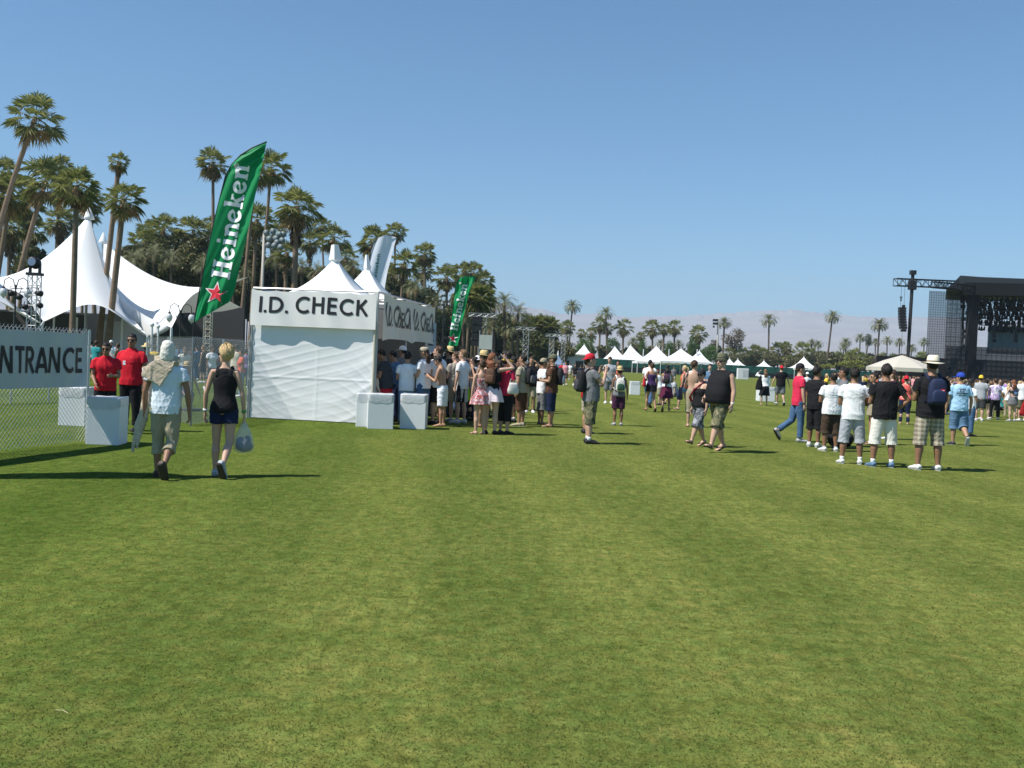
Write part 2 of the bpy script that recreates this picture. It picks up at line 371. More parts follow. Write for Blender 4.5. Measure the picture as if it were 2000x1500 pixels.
    def torso(B, z0, z1, off, n=9, sc=1.0, flare=0.0, tp=0.0, drape=False):
        pts = []; rad = []
        for i in range(n + 1):
            z = lerp(z0, z1, i / n); rx, ry, yo = ring(z, off, sc, drape); e = flare * (1 - i / n) * H
            tq = 1 - tp * max(0, (z - .735) / .065); pts.append(tr(0, yo, z)); rad.append((rx * tq + e, ry + e))
        # straight ref keeps the ellipse aligned
        V = []; X1 = kl @ X; Y1 = kl @ Y; m = 24
        for p, (a, b) in zip(pts, rad):
            for k in range(m):
                q = 2 * math.pi * k / m; ca, sa = math.cos(q), math.sin(q)
                V.append(p + X1 * a * math.copysign(abs(ca) ** .85, ca) + Y1 * b * math.copysign(abs(sa) ** .85, sa))
        Fc = [(i * m + k, i * m + (k + 1) % m, (i + 1) * m + (k + 1) % m, (i + 1) * m + k) for i in range(len(pts) - 1) for k in range(m)]
        Fc += [tuple(range(m - 1, -1, -1)), tuple(range((len(pts) - 1) * m, len(pts) * m))]
        B.add(V, Fc)
    Mh = Matrix.Translation(tr(0, .0, .868)) @ (kl @ Matrix.Rotation(R(head[0]), 3, 'Z') @ Matrix.Rotation(R(head[1]), 3, 'X')).to_4x4() @ Matrix.Scale(H, 4)
    hs_ = 1 + max(0, w - 1) * .28
    def hd(x, y, z): return Mh @ Vector((x * hs_, y * hs_ + hoff, z - .868))
    B = MB(); ws = lerp(1, w, .75)
    torso(B, .475, .90, -.006, 22)
    # head
    HR = [(.862, .016, .018, .026), (.872, .027, .032, .018), (.888, .0335, .042, .011), (.905, .0375, .048, .006), (.925, .0405, .051, .002), (.945, .0425, .053, -.001), (.962, .0415, .052, -.003), (.978, .037, .047, -.004), (.99, .027, .036, -.004), (.998, .012, .017, -.004)]
    V = []; m = 18
    for z, a, b, yo in HR:
        for k in range(m):
            q = 2 * math.pi * k / m; V.append(hd(a * math.cos(q), yo + b * math.sin(q) * (1.0 if math.sin(q) < 0 else .96), z))
    B.add(V, [(i * m + k, i * m + (k + 1) % m, (i + 1) * m + (k + 1) % m, (i + 1) * m + k) for i in range(len(HR) - 1) for k in range(m)] + [tuple(range(m - 1, -1, -1)), tuple(range((len(HR) - 1) * m, len(HR) * m))])
    B.tube([hd(0, .046, .944), hd(0, .056, .925), hd(0, .066, .914), hd(0, .058, .909)], [.0055 * H, .007 * H, .010 * H, .006 * H], 8)
    B.tube([hd(-.03, .042, .9475), hd(0, .052, .949), hd(.03, .042, .9475)], [.006 * H, .0075 * H, .006 * H], 6)
    B.ball(hd(0, .053, .892), (.013 * H, .007 * H, .0055 * H)); B.ball(hd(0, .046, .872), (.013 * H, .011 * H, .010 * H))
    for s in (-1, 1):
        B.ball(hd(.043 * s, -.004, .922), (.006 * H, .011 * H, .018 * H), 8, 6)
        B.ball(hd(.026 * s, .034, .915), (.014 * H, .012 * H, .012 * H), 8, 6)
    # arms
    AA = {}
    for s in (-1, 1):
        pr = ARM[arms[0 if s < 0 else 1]] if isinstance(arms[0 if s < 0 else 1], str) else arms[0 if s < 0 else 1]
        ud = Vector((pr[0][0] * s, pr[0][1], pr[0][2])).normalized(); fd = Vector((pr[1][0] * s, pr[1][1], pr[1][2])).normalized()
        S = tr(sw * s, -.006, .797); E = S + ud * .172 * H; Wr = E + fd * .145 * H
        AA[s] = (S, E, Wr, ud, fd)
        k = H * ws * (.86 if f else 1)
        B.tube([S + Vector((-.045 * s, 0, .004)) * H, S, S + ud * .03 * H, lerp(S, E, .45), lerp(S, E, .85), E, lerp(E, Wr, .25), lerp(E, Wr, .6), Wr, Wr + fd * .012 * H],
               [.022 * k, .0275 * k, .0285 * k, .0255 * k, .0215 * k, .0205 * k, .0215 * k, .018 * k, .0135 * k, .0135 * k], N)
        # hand: palm, four fingers, thumb
        side_ = fd.cross(Vector((s, 0, 0))); 
        if side_.length < .3: side_ = fd.cross(Z)
        side_.normalize(); pn = fd.cross(side_).normalized()
        if pn.x * s > 0: pn = -pn
        pl = .052 * H; hs = .9 if f else 1.0
        B.tube([Wr, Wr + fd * pl * .4, Wr + fd * pl, Wr + fd * pl * 1.1], [(.0135 * H * hs, .011 * H * hs), (.021 * H * hs, .0095 * H), (.023 * H * hs, .009 * H), (.018 * H * hs, .007 * H)], 10, ref=side_)
        for i, (o, L) in enumerate(((-.0165, .043), (-.0055, .048), (.0055, .045), (.0165, .036))):
            p = Wr + fd * pl * 1.02 + side_ * o * H; dr = fd.copy(); pts = [p]; cur = .35 + .12 * i
            for j, q in enumerate((.42, .33, .25)):
                dr = (dr + pn * math.tan(cur * (.7 if j == 0 else .8))).normalized(); p = p + dr * L * q * H; pts.append(p)
            B.tube(pts, [.0056 * H * hs, .0052 * H * hs, .0047 * H * hs, .0036 * H * hs], 7)
        fw = -1 if side_.y < 0 else 1; fw = fw if abs(side_.y) > .2 else (1 if side_.z > 0 else -1)
        tb = Wr + fd * pl * .3 + side_ * fw * .017 * H; t1 = tb + (fd * .7 + side_ * fw * .7 + pn * .2).normalized() * .022 * H; t2 = t1 + (fd + side_ * fw * .2 + pn * .4).normalized() * .022 * H
        B.tube([tb - fd * .01 * H, tb, t1, t2], [.0085 * H, .0085 * H, .0065 * H, .0045 * H], 7)
    # legs
    LL = {}
    for s in (-1, 1):
        h, k, a, fdv, fu = ch[s]; h, k, a = lg(h), lg(k), lg(a); LL[s] = (h, k, a, fdv, fu)
        q = H * lerp(1, w, .8)
        tk = (k - h).normalized(); sk = (a - k).normalized()
        B.tube([h + Vector((0, 0, .03 * H)), h, lerp(h, k, .3), lerp(h, k, .7), k, lerp(k, a, .15), lerp(k, a, .35) - Y * .006 * H, lerp(k, a, .7), a - sk * .01 * H, a],
               [.046 * q, .051 * q, .048 * q, .037 * q, .0305 * q, .029 * q, .033 * q, .024 * q, .0178 * q, .018 * q], N)
        sd = fdv.cross(fu)
        foot = [(-.032, .016, .016, .026), (-.015, .021, .024, .021), (.02, .023, .024, .019), (.055, .027, .017, .027), (.085, .027, .0125, .031), (.108, .019, .009, .034)]
        B.tube([a + fdv * o * H - fu * dz * H for o, rx, rz, dz in foot], [(rx * H, rz * H) for o, rx, rz, dz in foot], 10, ref=sd)
        if shoe[0] in ('bare', 'flip'):
            for i in range(5): B.ball(a + fdv * (.112 - .006 * i) * H - fu * .036 * H + sd * (-s) * (-.018 + .0095 * i) * H, (.0055 * H, .010 * H if False else .0055 * H, .005 * H), 6, 5)
    root = B.build(name, skinm(skin), None, True, loc=g, rz=R(yaw)); queue(root, vox, 3)
    tag(root, label, "person", group)
    sd_ = random.randrange(10000)
    # ---- hair
    st, hc = hair
    hm = mat(hc + " hair", HC[hc], .55, .35, 30, .6, 90, spec=.3)
    if st != 'bald':
        rs = 5 if d < 20 else (4 if d < 45 else 3)
        Hb = MB(); n1, n2 = (64, 46) if d < 30 else (24, 18)
        k_ = {'buzz': 1.05, 'short': 1.09, 'messy': 1.16, 'long': 1.11, 'pony': 1.08, 'bun': 1.08, 'pixie': 1.22, 'curly': 1.25, 'flat': 1.10}[st]
        g2 = np.random.default_rng(sd_)
        ph = g2.uniform(0, 6, 8)
        def hf(u, v):
            a = u * 2 * math.pi; e = lerp(-math.pi / 2, math.pi / 2, v); cx, cy, cz = math.cos(e) * math.cos(a), math.cos(e) * math.sin(a), math.sin(e)
            front = cy; lo = .935 if front > .35 else lerp(.885 if st not in ('buzz',) else .895, .925, max(0, (front + .3) / .65)) if front > -.3 else .880
            if st in ('long', 'flat'): lo -= .03 if front < .1 else 0
            if st == 'pixie': lo -= .005
            kk = k_ + (.055 * math.sin(a * 7 + ph[0] + 4 * cz) + .045 * math.sin(a * 13 + ph[1] + 9 * cz) + .03 * math.sin(a * 23 + ph[3] - 14 * cz)) * {'messy': 1.1, 'curly': 1.6, 'pixie': 1.9}.get(st, .4)
            z = .942 + cz * .058 * kk
            if z < lo + .012 * math.sin(a * 5 + ph[2]) * .4: kk2 = .90
            else: kk2 = kk
            if front > .3 and z < .965: kk2 = min(kk2, .955)
            return hd(cx * .0428 * kk2, -.0025 + cy * .0535 * kk2, .942 + cz * (.0605 if cz > 0 else .0565) * (max(kk, 1.03) if cz > 0 else 1.0))
        Hb.sheet(hf, n1, n2)
        if st in ('long', 'flat'):
            L = .12 if st == 'long' else .05
            Hb.tube([hd(0, -.03, .93), hd(0, -.046, .90), tr(0, -.052 - .01, .875 - .0), tr(0, -.058, .87 - L * .6), tr(0, -.052, .86 - L)], [(.042 * H, .024 * H), (.045 * H, .024 * H), (.05 * H, .022 * H), (.052 * H, .017 * H), (.028 * H, .008 * H)], 12, ref=kl @ X)
        if st == 'pony': Hb.tube([hd(0, -.05, .955), hd(0, -.075, .945), hd(0, -.085, .91), hd(0, -.07, .865), hd(0, -.065, .84)], [.010 * H, .016 * H, .019 * H, .014 * H, .004 * H], 8)
        if st == 'bun': Hb.ball(hd(0, -.045, .985), .026 * H)
        ho = Hb.build("hair", hm, root, True)
        if st in ('long', 'pony', 'bun', 'flat'): queue(ho, min(vox * 1.0, .012), 1, .0028 if d < 40 else 0, sd_, 26)
        elif d < 30 and st != 'buzz': queue(ho, 0, 0, .0030, sd_, 26)
    # ---- eyes, sunglasses
    if d < 45 and abs(((yaw + head[0] + 180) % 360) - 180) > 50:
        if glasses:
            Gb = MB()
            for s in (-1, 1):
                Gb.ball(hd(.019 * s, .0485, .931), (.0165 * H, .006 * H, .0115 * H), 10, 7, X=(Mh.to_3x3() @ X).normalized(), Y=(Mh.to_3x3() @ Y).normalized(), Z=(Mh.to_3x3() @ Z).normalized())
                Gb.tube([hd(.034 * s, .044, .934), hd(.043 * s, .02, .933), hd(.045 * s, -.008, .930)], .0022 * H, 5)
            Gb.tube([hd(-.008, .055, .933), hd(.008, .055, .933)], .0022 * H, 5)
            Gb.build("sunglasses", mat("dark lens", (.01, .01, .012), .12, 0.05), root, True)
        elif d < 30:
            for s in (-1, 1):
                Eb = MB(); Eb.ball(hd(.0185 * s, .0465, .929), (.0075 * H, .0045 * H, .0042 * H), 8, 6, 0); Eb.ball(hd(.0185 * s, .0498, .929), (.0036 * H, .0022 * H, .0036 * H), 8, 6, 1)
                Eb.build("eye", [mat("eye white", (.6, .57, .54), .3, .02), mat("iris", (.02, .012, .008), .2, .02)], root, True)
            Wb = MB()
            for s in (-1, 1): Wb.tube([hd(.009 * s, .0535, .9405), hd(.020 * s, .0525, .9435), hd(.031 * s, .046, .940)], .0028 * H, 5)
            Wb.build("eyebrows", mat(hc + " brow", HC[hc], .7, .1), root, True)
        Mb = MB(); Mb.tube([hd(-.015, .0515, .893), hd(0, .0595, .8935), hd(.015, .0515, .893)], [.002 * H, .0042 * H, .002 * H], 6)
        Mb.build("lips", mat("lip " + skin, tuple(np.array(SK[skin]) * np.array((.8, .5, .5))), .45, .05), root, True)
    # ---- top
    tk, tc_ = top; o1 = .010 + big; amp = (.0055 if d < 30 else .004)
    tob = None
    if tk != 'none':
        T = MB()
        hem = {'tee': .465, 'polo': .47, 'tuck': .52, 'tank': .49, 'cami': .50, 'tube': .51, 'crop': .62, 'jersey': .47, 'long': .48, 'bikini': .69}[tk]
        if f and tk == 'tee': hem = .50
        if tk in ('tee', 'polo', 'tuck', 'jersey', 'long'):
            torso(T, hem, .842, o1 + .004, 18, flare=.007 if not f else .004, drape=not f)
            if tk == 'polo': torso(T, .83, .856, .012, 3)
            fr = {'tee': .56, 'polo': .58, 'tuck': .5, 'jersey': .7, 'long': 1.7}[tk]
            for s in (-1, 1):
                S, E, Wr, ud, fd = AA[s]; q = H * ws
                if fr <= 1: e = lerp(S, E, fr); T.tube([S + Vector((-.05 * s, 0, .004)) * H, S + Vector((-.012 * s, 0, .001)) * H, S + (e - S) * .12, lerp(S, e, .5), e], [.020 * q + o1, .0265 * q + o1, .030 * q + o1, .033 * q + o1, .0345 * q + o1], 14)
                else: T.tube([S + Vector((-.05 * s, 0, 0.004)) * H, S, E, lerp(E, Wr, .7)], [.020 * q + o1, .028 * q + o1, .027 * q + o1, .02 * q + o1], 14)
        elif tk == 'tank':
            if f: torso(T, hem, .80, o1, 16, flare=.004, tp=.30)
            else: torso(T, hem, .845, o1, 18, flare=.006, tp=-.06, drape=True)
            for s in (() if f else (-1, 1)):
                S, E = AA[s][0], AA[s][1]; q = H * ws; T.tube([S + Vector((-.05 * s, 0, .006)) * H, S + Vector((-.014 * s, 0, .004)) * H, S + (E - S) * .05], [.022 * q + o1, .028 * q + o1, .029 * q + o1 * .8], 14)
            for s in ((-1, 1) if f else ()):
                T.tube([tr(.052 * s * lerp(1, w, .5), .047 * ws, .765), tr(.050 * s, .040 * ws, .80), tr(.050 * s, .0, .836), tr(.048 * s, -.043, .805), tr(.05 * s, -.05 * ws, .765)], [((.020 if f else .030) * H, .008 * H + big)] * 5, 8, ref=kl @ X)
            if f: T.tube([tr(0, -.035, .76), tr(0, -.036, .81), tr(0, -.03, .828)], [(.05 * H, .018 * H + big), (.048 * H, .016 * H + big), (.03 * H, .012 * H)], 10, ref=kl @ X)
        else:
            torso(T, hem, .755 if tk != 'bikini' else .745, o1 - .002, 12, flare=.003)
            if tk in ('cami', 'crop', 'bikini'):
                for s in (-1, 1): T.tube([tr(.042 * s, .058 * ws, .75), tr(.044 * s, .040, .80), tr(.044 * s, 0, .832 if not f else .828), tr(.042 * s, -.040, .80), tr(.04 * s, -.052, .75)], [(.007 * H, .004 * H + big * .5)] * 5, 8, ref=kl @ X)
        tob = T.build({'tee': 'tee_shirt', 'polo': 'polo_shirt', 'tuck': 'tee_shirt', 'jersey': 'tee_shirt', 'long': 'shirt', 'tank': 'tank_top', 'cami': 'camisole', 'tube': 'strapless_top', 'crop': 'crop_top', 'bikini': 'bikini_top'}[tk], cloth(tc_), root, True)
        queue(tob, vox, 2, amp if tk not in ('tank', 'cami', 'bikini', 'tube') else amp * .5, sd_ + 1)
    # ---- bottom
    bk, bc = bot; L_ = MB(); o2 = .008 + big; q = H * lerp(1, w, .8)
    wz = .60 if f else .575
    if tk == 'tuck': wz = .60
    if bk in ('shorts', 'short', 'capri', 'pants', 'long'):
        torso(L_, .478, wz, o2, 6)
        for s in (-1, 1):
            h, k, a, fdv, fu = LL[s]
            fr = {'short': .42, 'shorts': .93, 'long': 1.22, 'capri': 1.45, 'pants': 1.93}[bk]; slim = .7 if f and bk == 'pants' else 1
            lo = lerp(h, k, fr) if fr <= 1 else lerp(k, a, fr - 1)
            r1 = {'short': .054, 'shorts': .050, 'long': .05, 'capri': .037, 'pants': .034}[bk]
            pts = [h + Vector((0, 0, .035 * H)), h, lerp(h, k, min(.45, fr * .6))]; rr = [.05 * q + o2, .056 * q + o2, .053 * q + o2]
            if fr > 1: pts += [k]; rr += [(.045 if bk == 'long' else .038) * q * slim + o2]
            if bk == 'pants': pts += [lerp(k, a, .5)]; rr += [.033 * q * slim + o2]
            pts += [lo]; rr += [r1 * q * (.8 if slim < 1 else 1) + o2]
            L_.tube(pts, rr, 16)
            if bk in ('capri',): L_.tube([lerp(k, a, fr - 1.12), lo], [r1 * q + o2 + .008] * 2, 16)
        bo = L_.build({'short': 'shorts', 'shorts': 'shorts', 'long': 'shorts', 'capri': 'capri_trousers', 'pants': 'trousers'}[bk], cloth(bc), root, True)
        queue(bo, vox, 2, amp * .9, sd_ + 2, 8)
    elif bk in ('skirt', 'mini', 'midi'):
        z1 = {'skirt': .40, 'mini': .40, 'midi': .27}[bk]; fl = {'skirt': .045, 'mini': .012, 'midi': .04}[bk]
        V = []; m = 32; nn = 9
        mid = (LL[-1][1] + LL[1][1]) / 2
        for i in range(nn + 1):
            z = lerp(z1, wz, i / nn); rx, ry, yo = ring(max(z, .53), o2 + .004); e = fl * (1 - i / nn) ** 1.2 * H
            c0 = tr(0, yo, z); sp = 0 if z > .48 else (.48 - z) / .2
            c0.x += 0; yy = (mid.y) * sp * .5
            ex = max(0, abs(LL[-1][1].y - LL[1][1].y)) * .5 * sp
            for k in range(m):
                a = 2 * math.pi * k / m; pl = 1 + (.10 * math.cos(a * 8 + 1) + .05 * math.sin(a * 5)) * (1 - i / nn) * (1 if bk != 'mini' else .3)
                V.append(c0 + Vector((math.cos(a) * (rx + e) * pl, math.sin(a) * (ry + e + ex) * pl + yy, 0)))
        L_.add(V, [(i * m + k, i * m + (k + 1) % m, (i + 1) * m + (k + 1) % m, (i + 1) * m + k) for i in range(nn) for k in range(m)] + [tuple(range(m - 1, -1, -1)), tuple(range(nn * m, (nn + 1) * m))])
        bo = L_.build("skirt", cloth(bc), root, True); queue(bo, vox, 1, .003, sd_ + 2)
    # ---- shoes
    if shoe[0] != 'bare':
        for s in (-1, 1):
            h, k, a, fdv, fu = LL[s]; sd = fdv.cross(fu); S = MB()
            if shoe[0] == 'flip':
                S.tube([a + fdv * o * H - fu * .044 * H for o in (-.035, 0, .05, .09, .118)], [(rx * H, .0045 * H) for rx in (.018, .022, .026, .029, .018)], 12, ref=sd)
                for q2 in (-1, 1): S.tube([a + fdv * .02 * H + sd * q2 * .024 * H - fu * .032 * H, a + fdv * .06 * H + sd * q2 * .015 * H - fu * .012 * H, a + fdv * .09 * H - fu * .016 * H], [.0055 * H] * 3, 6)
                S.build("sandal", mat(shoe[1] + " rubber", C[shoe[1]], .6, .1), root, True)
            else:
                hi = shoe[0] == 'high'
                ft = [(-.040, .020, .020, .024), (-.022, .0265, .029, .018), (.012, .0275, .029, .017), (.05, .0305, .0215, .025), (.085, .031, .0165, .029), (.115, .024, .012, .0335), (.124, .012, .007, .037)]
                S.tube([a + fdv * o * H - fu * dz * H for o, rx, rz, dz in ft], [(rx * H * .95 + big * .5, rz * H * .95 + big * .3) for o, rx, rz, dz in ft], 14, ref=sd)
                S.tube([a + fu * (.02 if hi else .0) * H, a - fu * .02 * H], [.0235 * H + big * .6, .026 * H + big * .6], 12)
                so = S.build("shoe", mat(shoe[1] + " canvas", tuple(min(.62, x) for x in C[shoe[1]]), .6, .12, 30), root, True); queue(so, min(vox, .012), 1)
                sl = MB(); pts = [a + fdv * o * H - fu * .045 * H for o in (-.042, -.02, .03, .075, .108, .126)]
                sl.tube(pts, [(rx * H, .0055 * H) for rx in (.017, .027, .029, .033, .028, .010)], 14, ref=sd)
                sl.build("sole", mat("sole", (.5, .5, .48) if shoe[1] not in ('black', 'brown', 'lgrey') else (.04, .035, .03), .6, .05), so, True)
            if sock: 
                K = MB(); K.tube([a - fu * .01 * H, lerp(a, k, .1), lerp(a, k, .16)], [.024 * H, .0215 * H, .023 * H], 12); K.build("sock", mat("sock", C[sock], .9, .05), root, True)
    # ---- hats
    if hat:
        hk, hcol = (hat if isinstance(hat, tuple) else (hat, 'straw')); Q = MB()
        hm2 = mat(hcol + " hat", C[hcol], .8, .12, 20, .3, 90) if hcol in C else cloth(hcol)
        def hrings(rs, n=24):
            V = []
            for z, a, b, dy in rs:
                for k in range(n):
                    t = 2 * math.pi * k / n; V.append(hd(a * math.cos(t), dy + b * math.sin(t), z + (.006 * math.cos(2 * t) if b > .07 else 0)))
            Q.add(V, [(i * n + k, i * n + (k + 1) % n, (i + 1) * n + (k + 1) % n, (i + 1) * n + k) for i in range(len(rs) - 1) for k in range(n)] + [tuple(range((len(rs) - 1) * n, len(rs) * n))])
        if hk in ('cap', 'backcap'):
            hrings([(.944, .0475, .058, -.003), (.958, .048, .0585, -.003), (.98, .044, .053, -.003), (.997, .033, .04, -.003), (1.006, .018, .02, -.003), (1.009, .004, .004, -.003)])
            s = 1 if hk == 'cap' else -1; V = []; n = 12
            for rr in (0, 1):
                for k in range(n + 1):
                    t = R(25 + 130 * k / n); 
                    if rr == 0: V.append(hd(.047 * math.cos(t), s * (.056 * math.sin(t)), .950))
                    else: V.append(hd(.050 * math.cos(t), s * (.056 + .045 * math.sin(t)) * 1.0, .943 - .004 * math.cos(t) ** 2))
            ho = Q.build("cap", hm2, root, True); vb = MB(); vb.add(V, [(k, k + 1, n + 2 + k, n + 1 + k) for k in range(n)]); vo = vb.build("visor", hm2, ho, True); solid(vo, .005)
        elif hk in ('fedora', 'straw', 'sunhat', 'panama', 'bucket', 'trilby'):
            br = {'fedora': .078, 'trilby': .066, 'straw': .082, 'sunhat': .11, 'panama': .098, 'bucket': .072}[hk]; dp = {'bucket': .02, 'sunhat': .018}.get(hk, .004)
            ch_ = {'bucket': .99, 'sunhat': 1.0}.get(hk, 1.022)
            hrings([(.956 - dp, br * .92, br, 0), (.960, .05, .06, -.002), (.985, .047, .056, -.002), (ch_ - .008, .042, .051, -.002), (ch_, .032, .04, -.002), (ch_ - .005, .010, .014, -.002)])
            ho = Q.build("hat", hm2, root, True); solid(ho, .004)
            if hk not in ('bucket', 'sunhat'):
                rb = MB(); n = 24; V = []
                for z, e in ((.963, 1.035), (.974, 1.035)):
                    for k in range(n): t = 2 * math.pi * k / n; V.append(hd(.0487 * e * math.cos(t), -.002 + .0585 * e * math.sin(t), z))
                rb.add(V, [(k, (k + 1) % n, n + (k + 1) % n, n + k) for k in range(n)]); rb.build("hat_band", mat("hat band", (.03, .028, .025), .7, .05), ho, True)
        elif hk == 'flatcap':
            hrings([(.945, .047, .06, .004), (.958, .050, .066, .006), (.975, .048, .062, .004), (.992, .036, .045, 0), (1.0, .012, .014, 0)])
            Q.tube([hd(-.03, .055, .948), hd(0, .078, .948), hd(.03, .055, .948)], [(.004 * H, .004 * H), (.016 * H, .004 * H), (.004 * H, .004 * H)], 8); Q.build("flat_cap", hm2, root, True)
        elif hk == 'wrap':
            hrings([(.91, .046, .056, -.006), (.93, .049, .059, -.004), (.955, .051, .061, -.003), (.98, .046, .055, -.003), (.998, .033, .04, -.003), (1.007, .012, .016, -.003)])
            Q.tube([hd(0, -.055, .92), hd(.01, -.068, .895), hd(.015, -.06, .865)], [.018 * H, .016 * H, .008 * H], 8)
            ho = Q.build("head_wrap", hm2, root, True); queue(ho, .012, 1, .002, sd_)
        elif hk == 'visor':
            V = []; n = 20
            for z, e in ((.950, 1.12), (.966, 1.10)):
                for k in range(n): t = 2 * math.pi * k / n; V.append(hd(.043 * e * math.cos(t), -.002 + .054 * e * math.sin(t), z))
            Q.add(V, [(k, (k + 1) % n, n + (k + 1) % n, n + k) for k in range(n)]); V = []
            for rr in (0, 1):
                for k in range(13): t = R(15 + 150 * k / 12); V.append(hd(.05 * math.cos(t), (.056 + rr * .05) * math.sin(t), .953 - rr * .004))
            Q.add(V, [(k, k + 1, 14 + k, 13 + k) for k in range(12)]); ho = Q.build("visor", hm2, root, True); solid(ho, .004)
    if wrist:
        for s, col in wrist:
            S, E, Wr, ud, fd = AA[s]; b = MB(); b.tube([Wr - fd * .022 * H, Wr - fd * .004 * H], [.0175 * H, .0165 * H], 12); b.build("wristband", mat("wristband", C[col], .6, .05), root, True)
    if badge:
        b = MB(); b.box(tr(.03, .085, .70), (.055, .004, .08)); b.build("badge", mat("badge card", (.7, .72, .75), .4, .05), root)
        b = MB(); b.ball(tr(-.04, .074, .755), (.022, .006, .022)); b.build("crest", mat("crest", (.55, .5, .55), .6, .05), root)
    return dict(root=root, H=H, tr=tr, hd=hd, A=AA, L=LL, top=tob, yaw=R(yaw), g=g, kl=kl, d=d, vox=vox)

def W2(p, v):  # local -> world
    return p['g'] + Matrix.Rotation(p['yaw'], 3, 'Z') @ v
def backpack(p, label, col, pcol=None, sc=1.0, z=.70, y=-.115, sz=(.30, .17, .44), name="backpack", logo=None):
    H = p['H']; e = empty(name, W2(p, p['tr'](0, y, z - .12)), p['yaw'], label, "backpack"); m = mat(col + " pack", C[col], .75, .2, 12, .4, 40); m2 = mat((pcol or col) + " pocket", tuple(np.array(C[pcol or col]) * (1.25 if not pcol else 1)), .75, .2, 12, .4, 40)
    base = W2(p, p['tr'](0, y, z - .12)); inv = Matrix.Rotation(-p['yaw'], 3, 'Z')
    def L(v): return inv @ (W2(p, v) - base)
    def sup(B, c, s, zs):
        V = []; n = 20
        for t, k in zs:
            for i in range(n):
                a = 2 * math.pi * i / n; ca, sa = math.cos(a), math.sin(a)
                V.append(c + Vector((math.copysign(abs(ca) ** .55, ca) * s[0] / 2 * k, math.copysign(abs(sa) ** .55, sa) * s[1] / 2 * k, (t - .5) * s[2])))
        B.add(V, [(i * n + k, i * n + (k + 1) % n, (i + 1) * n + (k + 1) % n, (i + 1) * n + k) for i in range(len(zs) - 1) for k in range(n)] + [tuple(range(n - 1, -1, -1)), tuple(range((len(zs) - 1) * n, len(zs) * n))])
    zs = [(0, .75), (.04, .92), (.15, 1), (.5, 1), (.78, .92), (.92, .72), (.98, .5), (1, .2)]
    s = [q * sc for q in sz]; c = L(p['tr'](0, y, z))
    B = MB(); sup(B, c, s, zs); o = B.build("bag_body", m, e, True); queue(o, 0, 0, .004, random.randrange(999), 12)
    B = MB(); sup(B, c + Vector((0, -s[1] * .45, -s[2] * .16)), (s[0] * .8, s[1] * .5, s[2] * .5), zs); B.build("pocket", m2, e, True)
    for q in (-1, 1):
        B = MB(); B.tube([L(p['tr'](.045 * q, y + .035, z + .09)), L(p['tr'](.06 * q, -.045, .835)), L(p['tr'](.066 * q, .0, .862)), L(p['tr'](.072 * q, .055, .825)), L(p['tr'](.085 * q, .078, .74)), L(p['tr'](.108 * q, .02, .66)), L(p['tr'](.08 * q, y + .04, z - .09))], [(.026 * sc, .007)] * 7, 8)
        B.build("strap", m, e, True)
    B = MB(); B.tube([c + Vector((-.03, 0, s[2] * .49)), c + Vector((0, 0, s[2] * .56)), c + Vector((.03, 0, s[2] * .49))], .008, 6); B.build("handle", m, e, True)
    if logo:
        B = MB(); B.box(c + Vector((.055, -s[1] * .5 - .012, .03)), (.065, .02, .05)); B.build("logo_patch", mat("patch", (.6, .02, .03), .6, .05), e)
        B = MB(); B.box(c + Vector((.055, -s[1] * .5 - .024, .028)), (.032, .004, .012)); B.build("logo_print", mat("patch print", (.8, .8, .8), .6, .05), e)
    return e
def shoulderbag(p, label, col, side=1, z=.56, sz=(.30, .12, .26), cat="bag", strap=True, x=.15, y=-.03, name="shoulder_bag", m=None):
    m = m or mat(col + " bag", C[col], .6, .15, 10, .3, 30); base = W2(p, p['tr'](side * x, y, z)); e = empty(name, base, p['yaw'] + R(70), label, cat)
    B = MB(); V = []; n = 20; zs = [(0, .8, .9), (.1, 1, 1), (.4, .95, .95), (.8, .8, .55), (1, .7, .15)]
    for t, k, k2 in zs:
        for i in range(n):
            a = 2 * math.pi * i / n; ca, sa = math.cos(a), math.sin(a)
            V.append(Vector((math.copysign(abs(ca) ** .7, ca) * sz[0] / 2 * k, sa * sz[1] / 2 * k2, (t - .5) * sz[2])))
    B.add(V, [(i * n + k, i * n + (k + 1) % n, (i + 1) * n + (k + 1) % n, (i + 1) * n + k) for i in range(len(zs) - 1) for k in range(n)] + [tuple(range(n - 1, -1, -1)), tuple(range((len(zs) - 1) * n, len(zs) * n))])
    o = B.build("bag_body", m, e, True); queue(o, 0, 0, .006, random.randrange(999), 10)
    if strap:
        inv = Matrix.Rotation(-(p['yaw'] + R(70)), 3, 'Z')
        def L(v): return inv @ (W2(p, v) - base)
        sh = p['A'][side][0]; B = MB(); B.tube([Vector((-sz[0] * .3, 0, sz[2] * .45)), L(sh + Vector((-side * .01, .06, .01))), L(sh + Vector((-side * .035, 0, .062))), L(sh + Vector((-side * .01, -.06, .01))), Vector((sz[0] * .3, 0, sz[2] * .45))], [(.014, .005)] * 5, 8)
        B.build("strap", m, e, True)
    return e
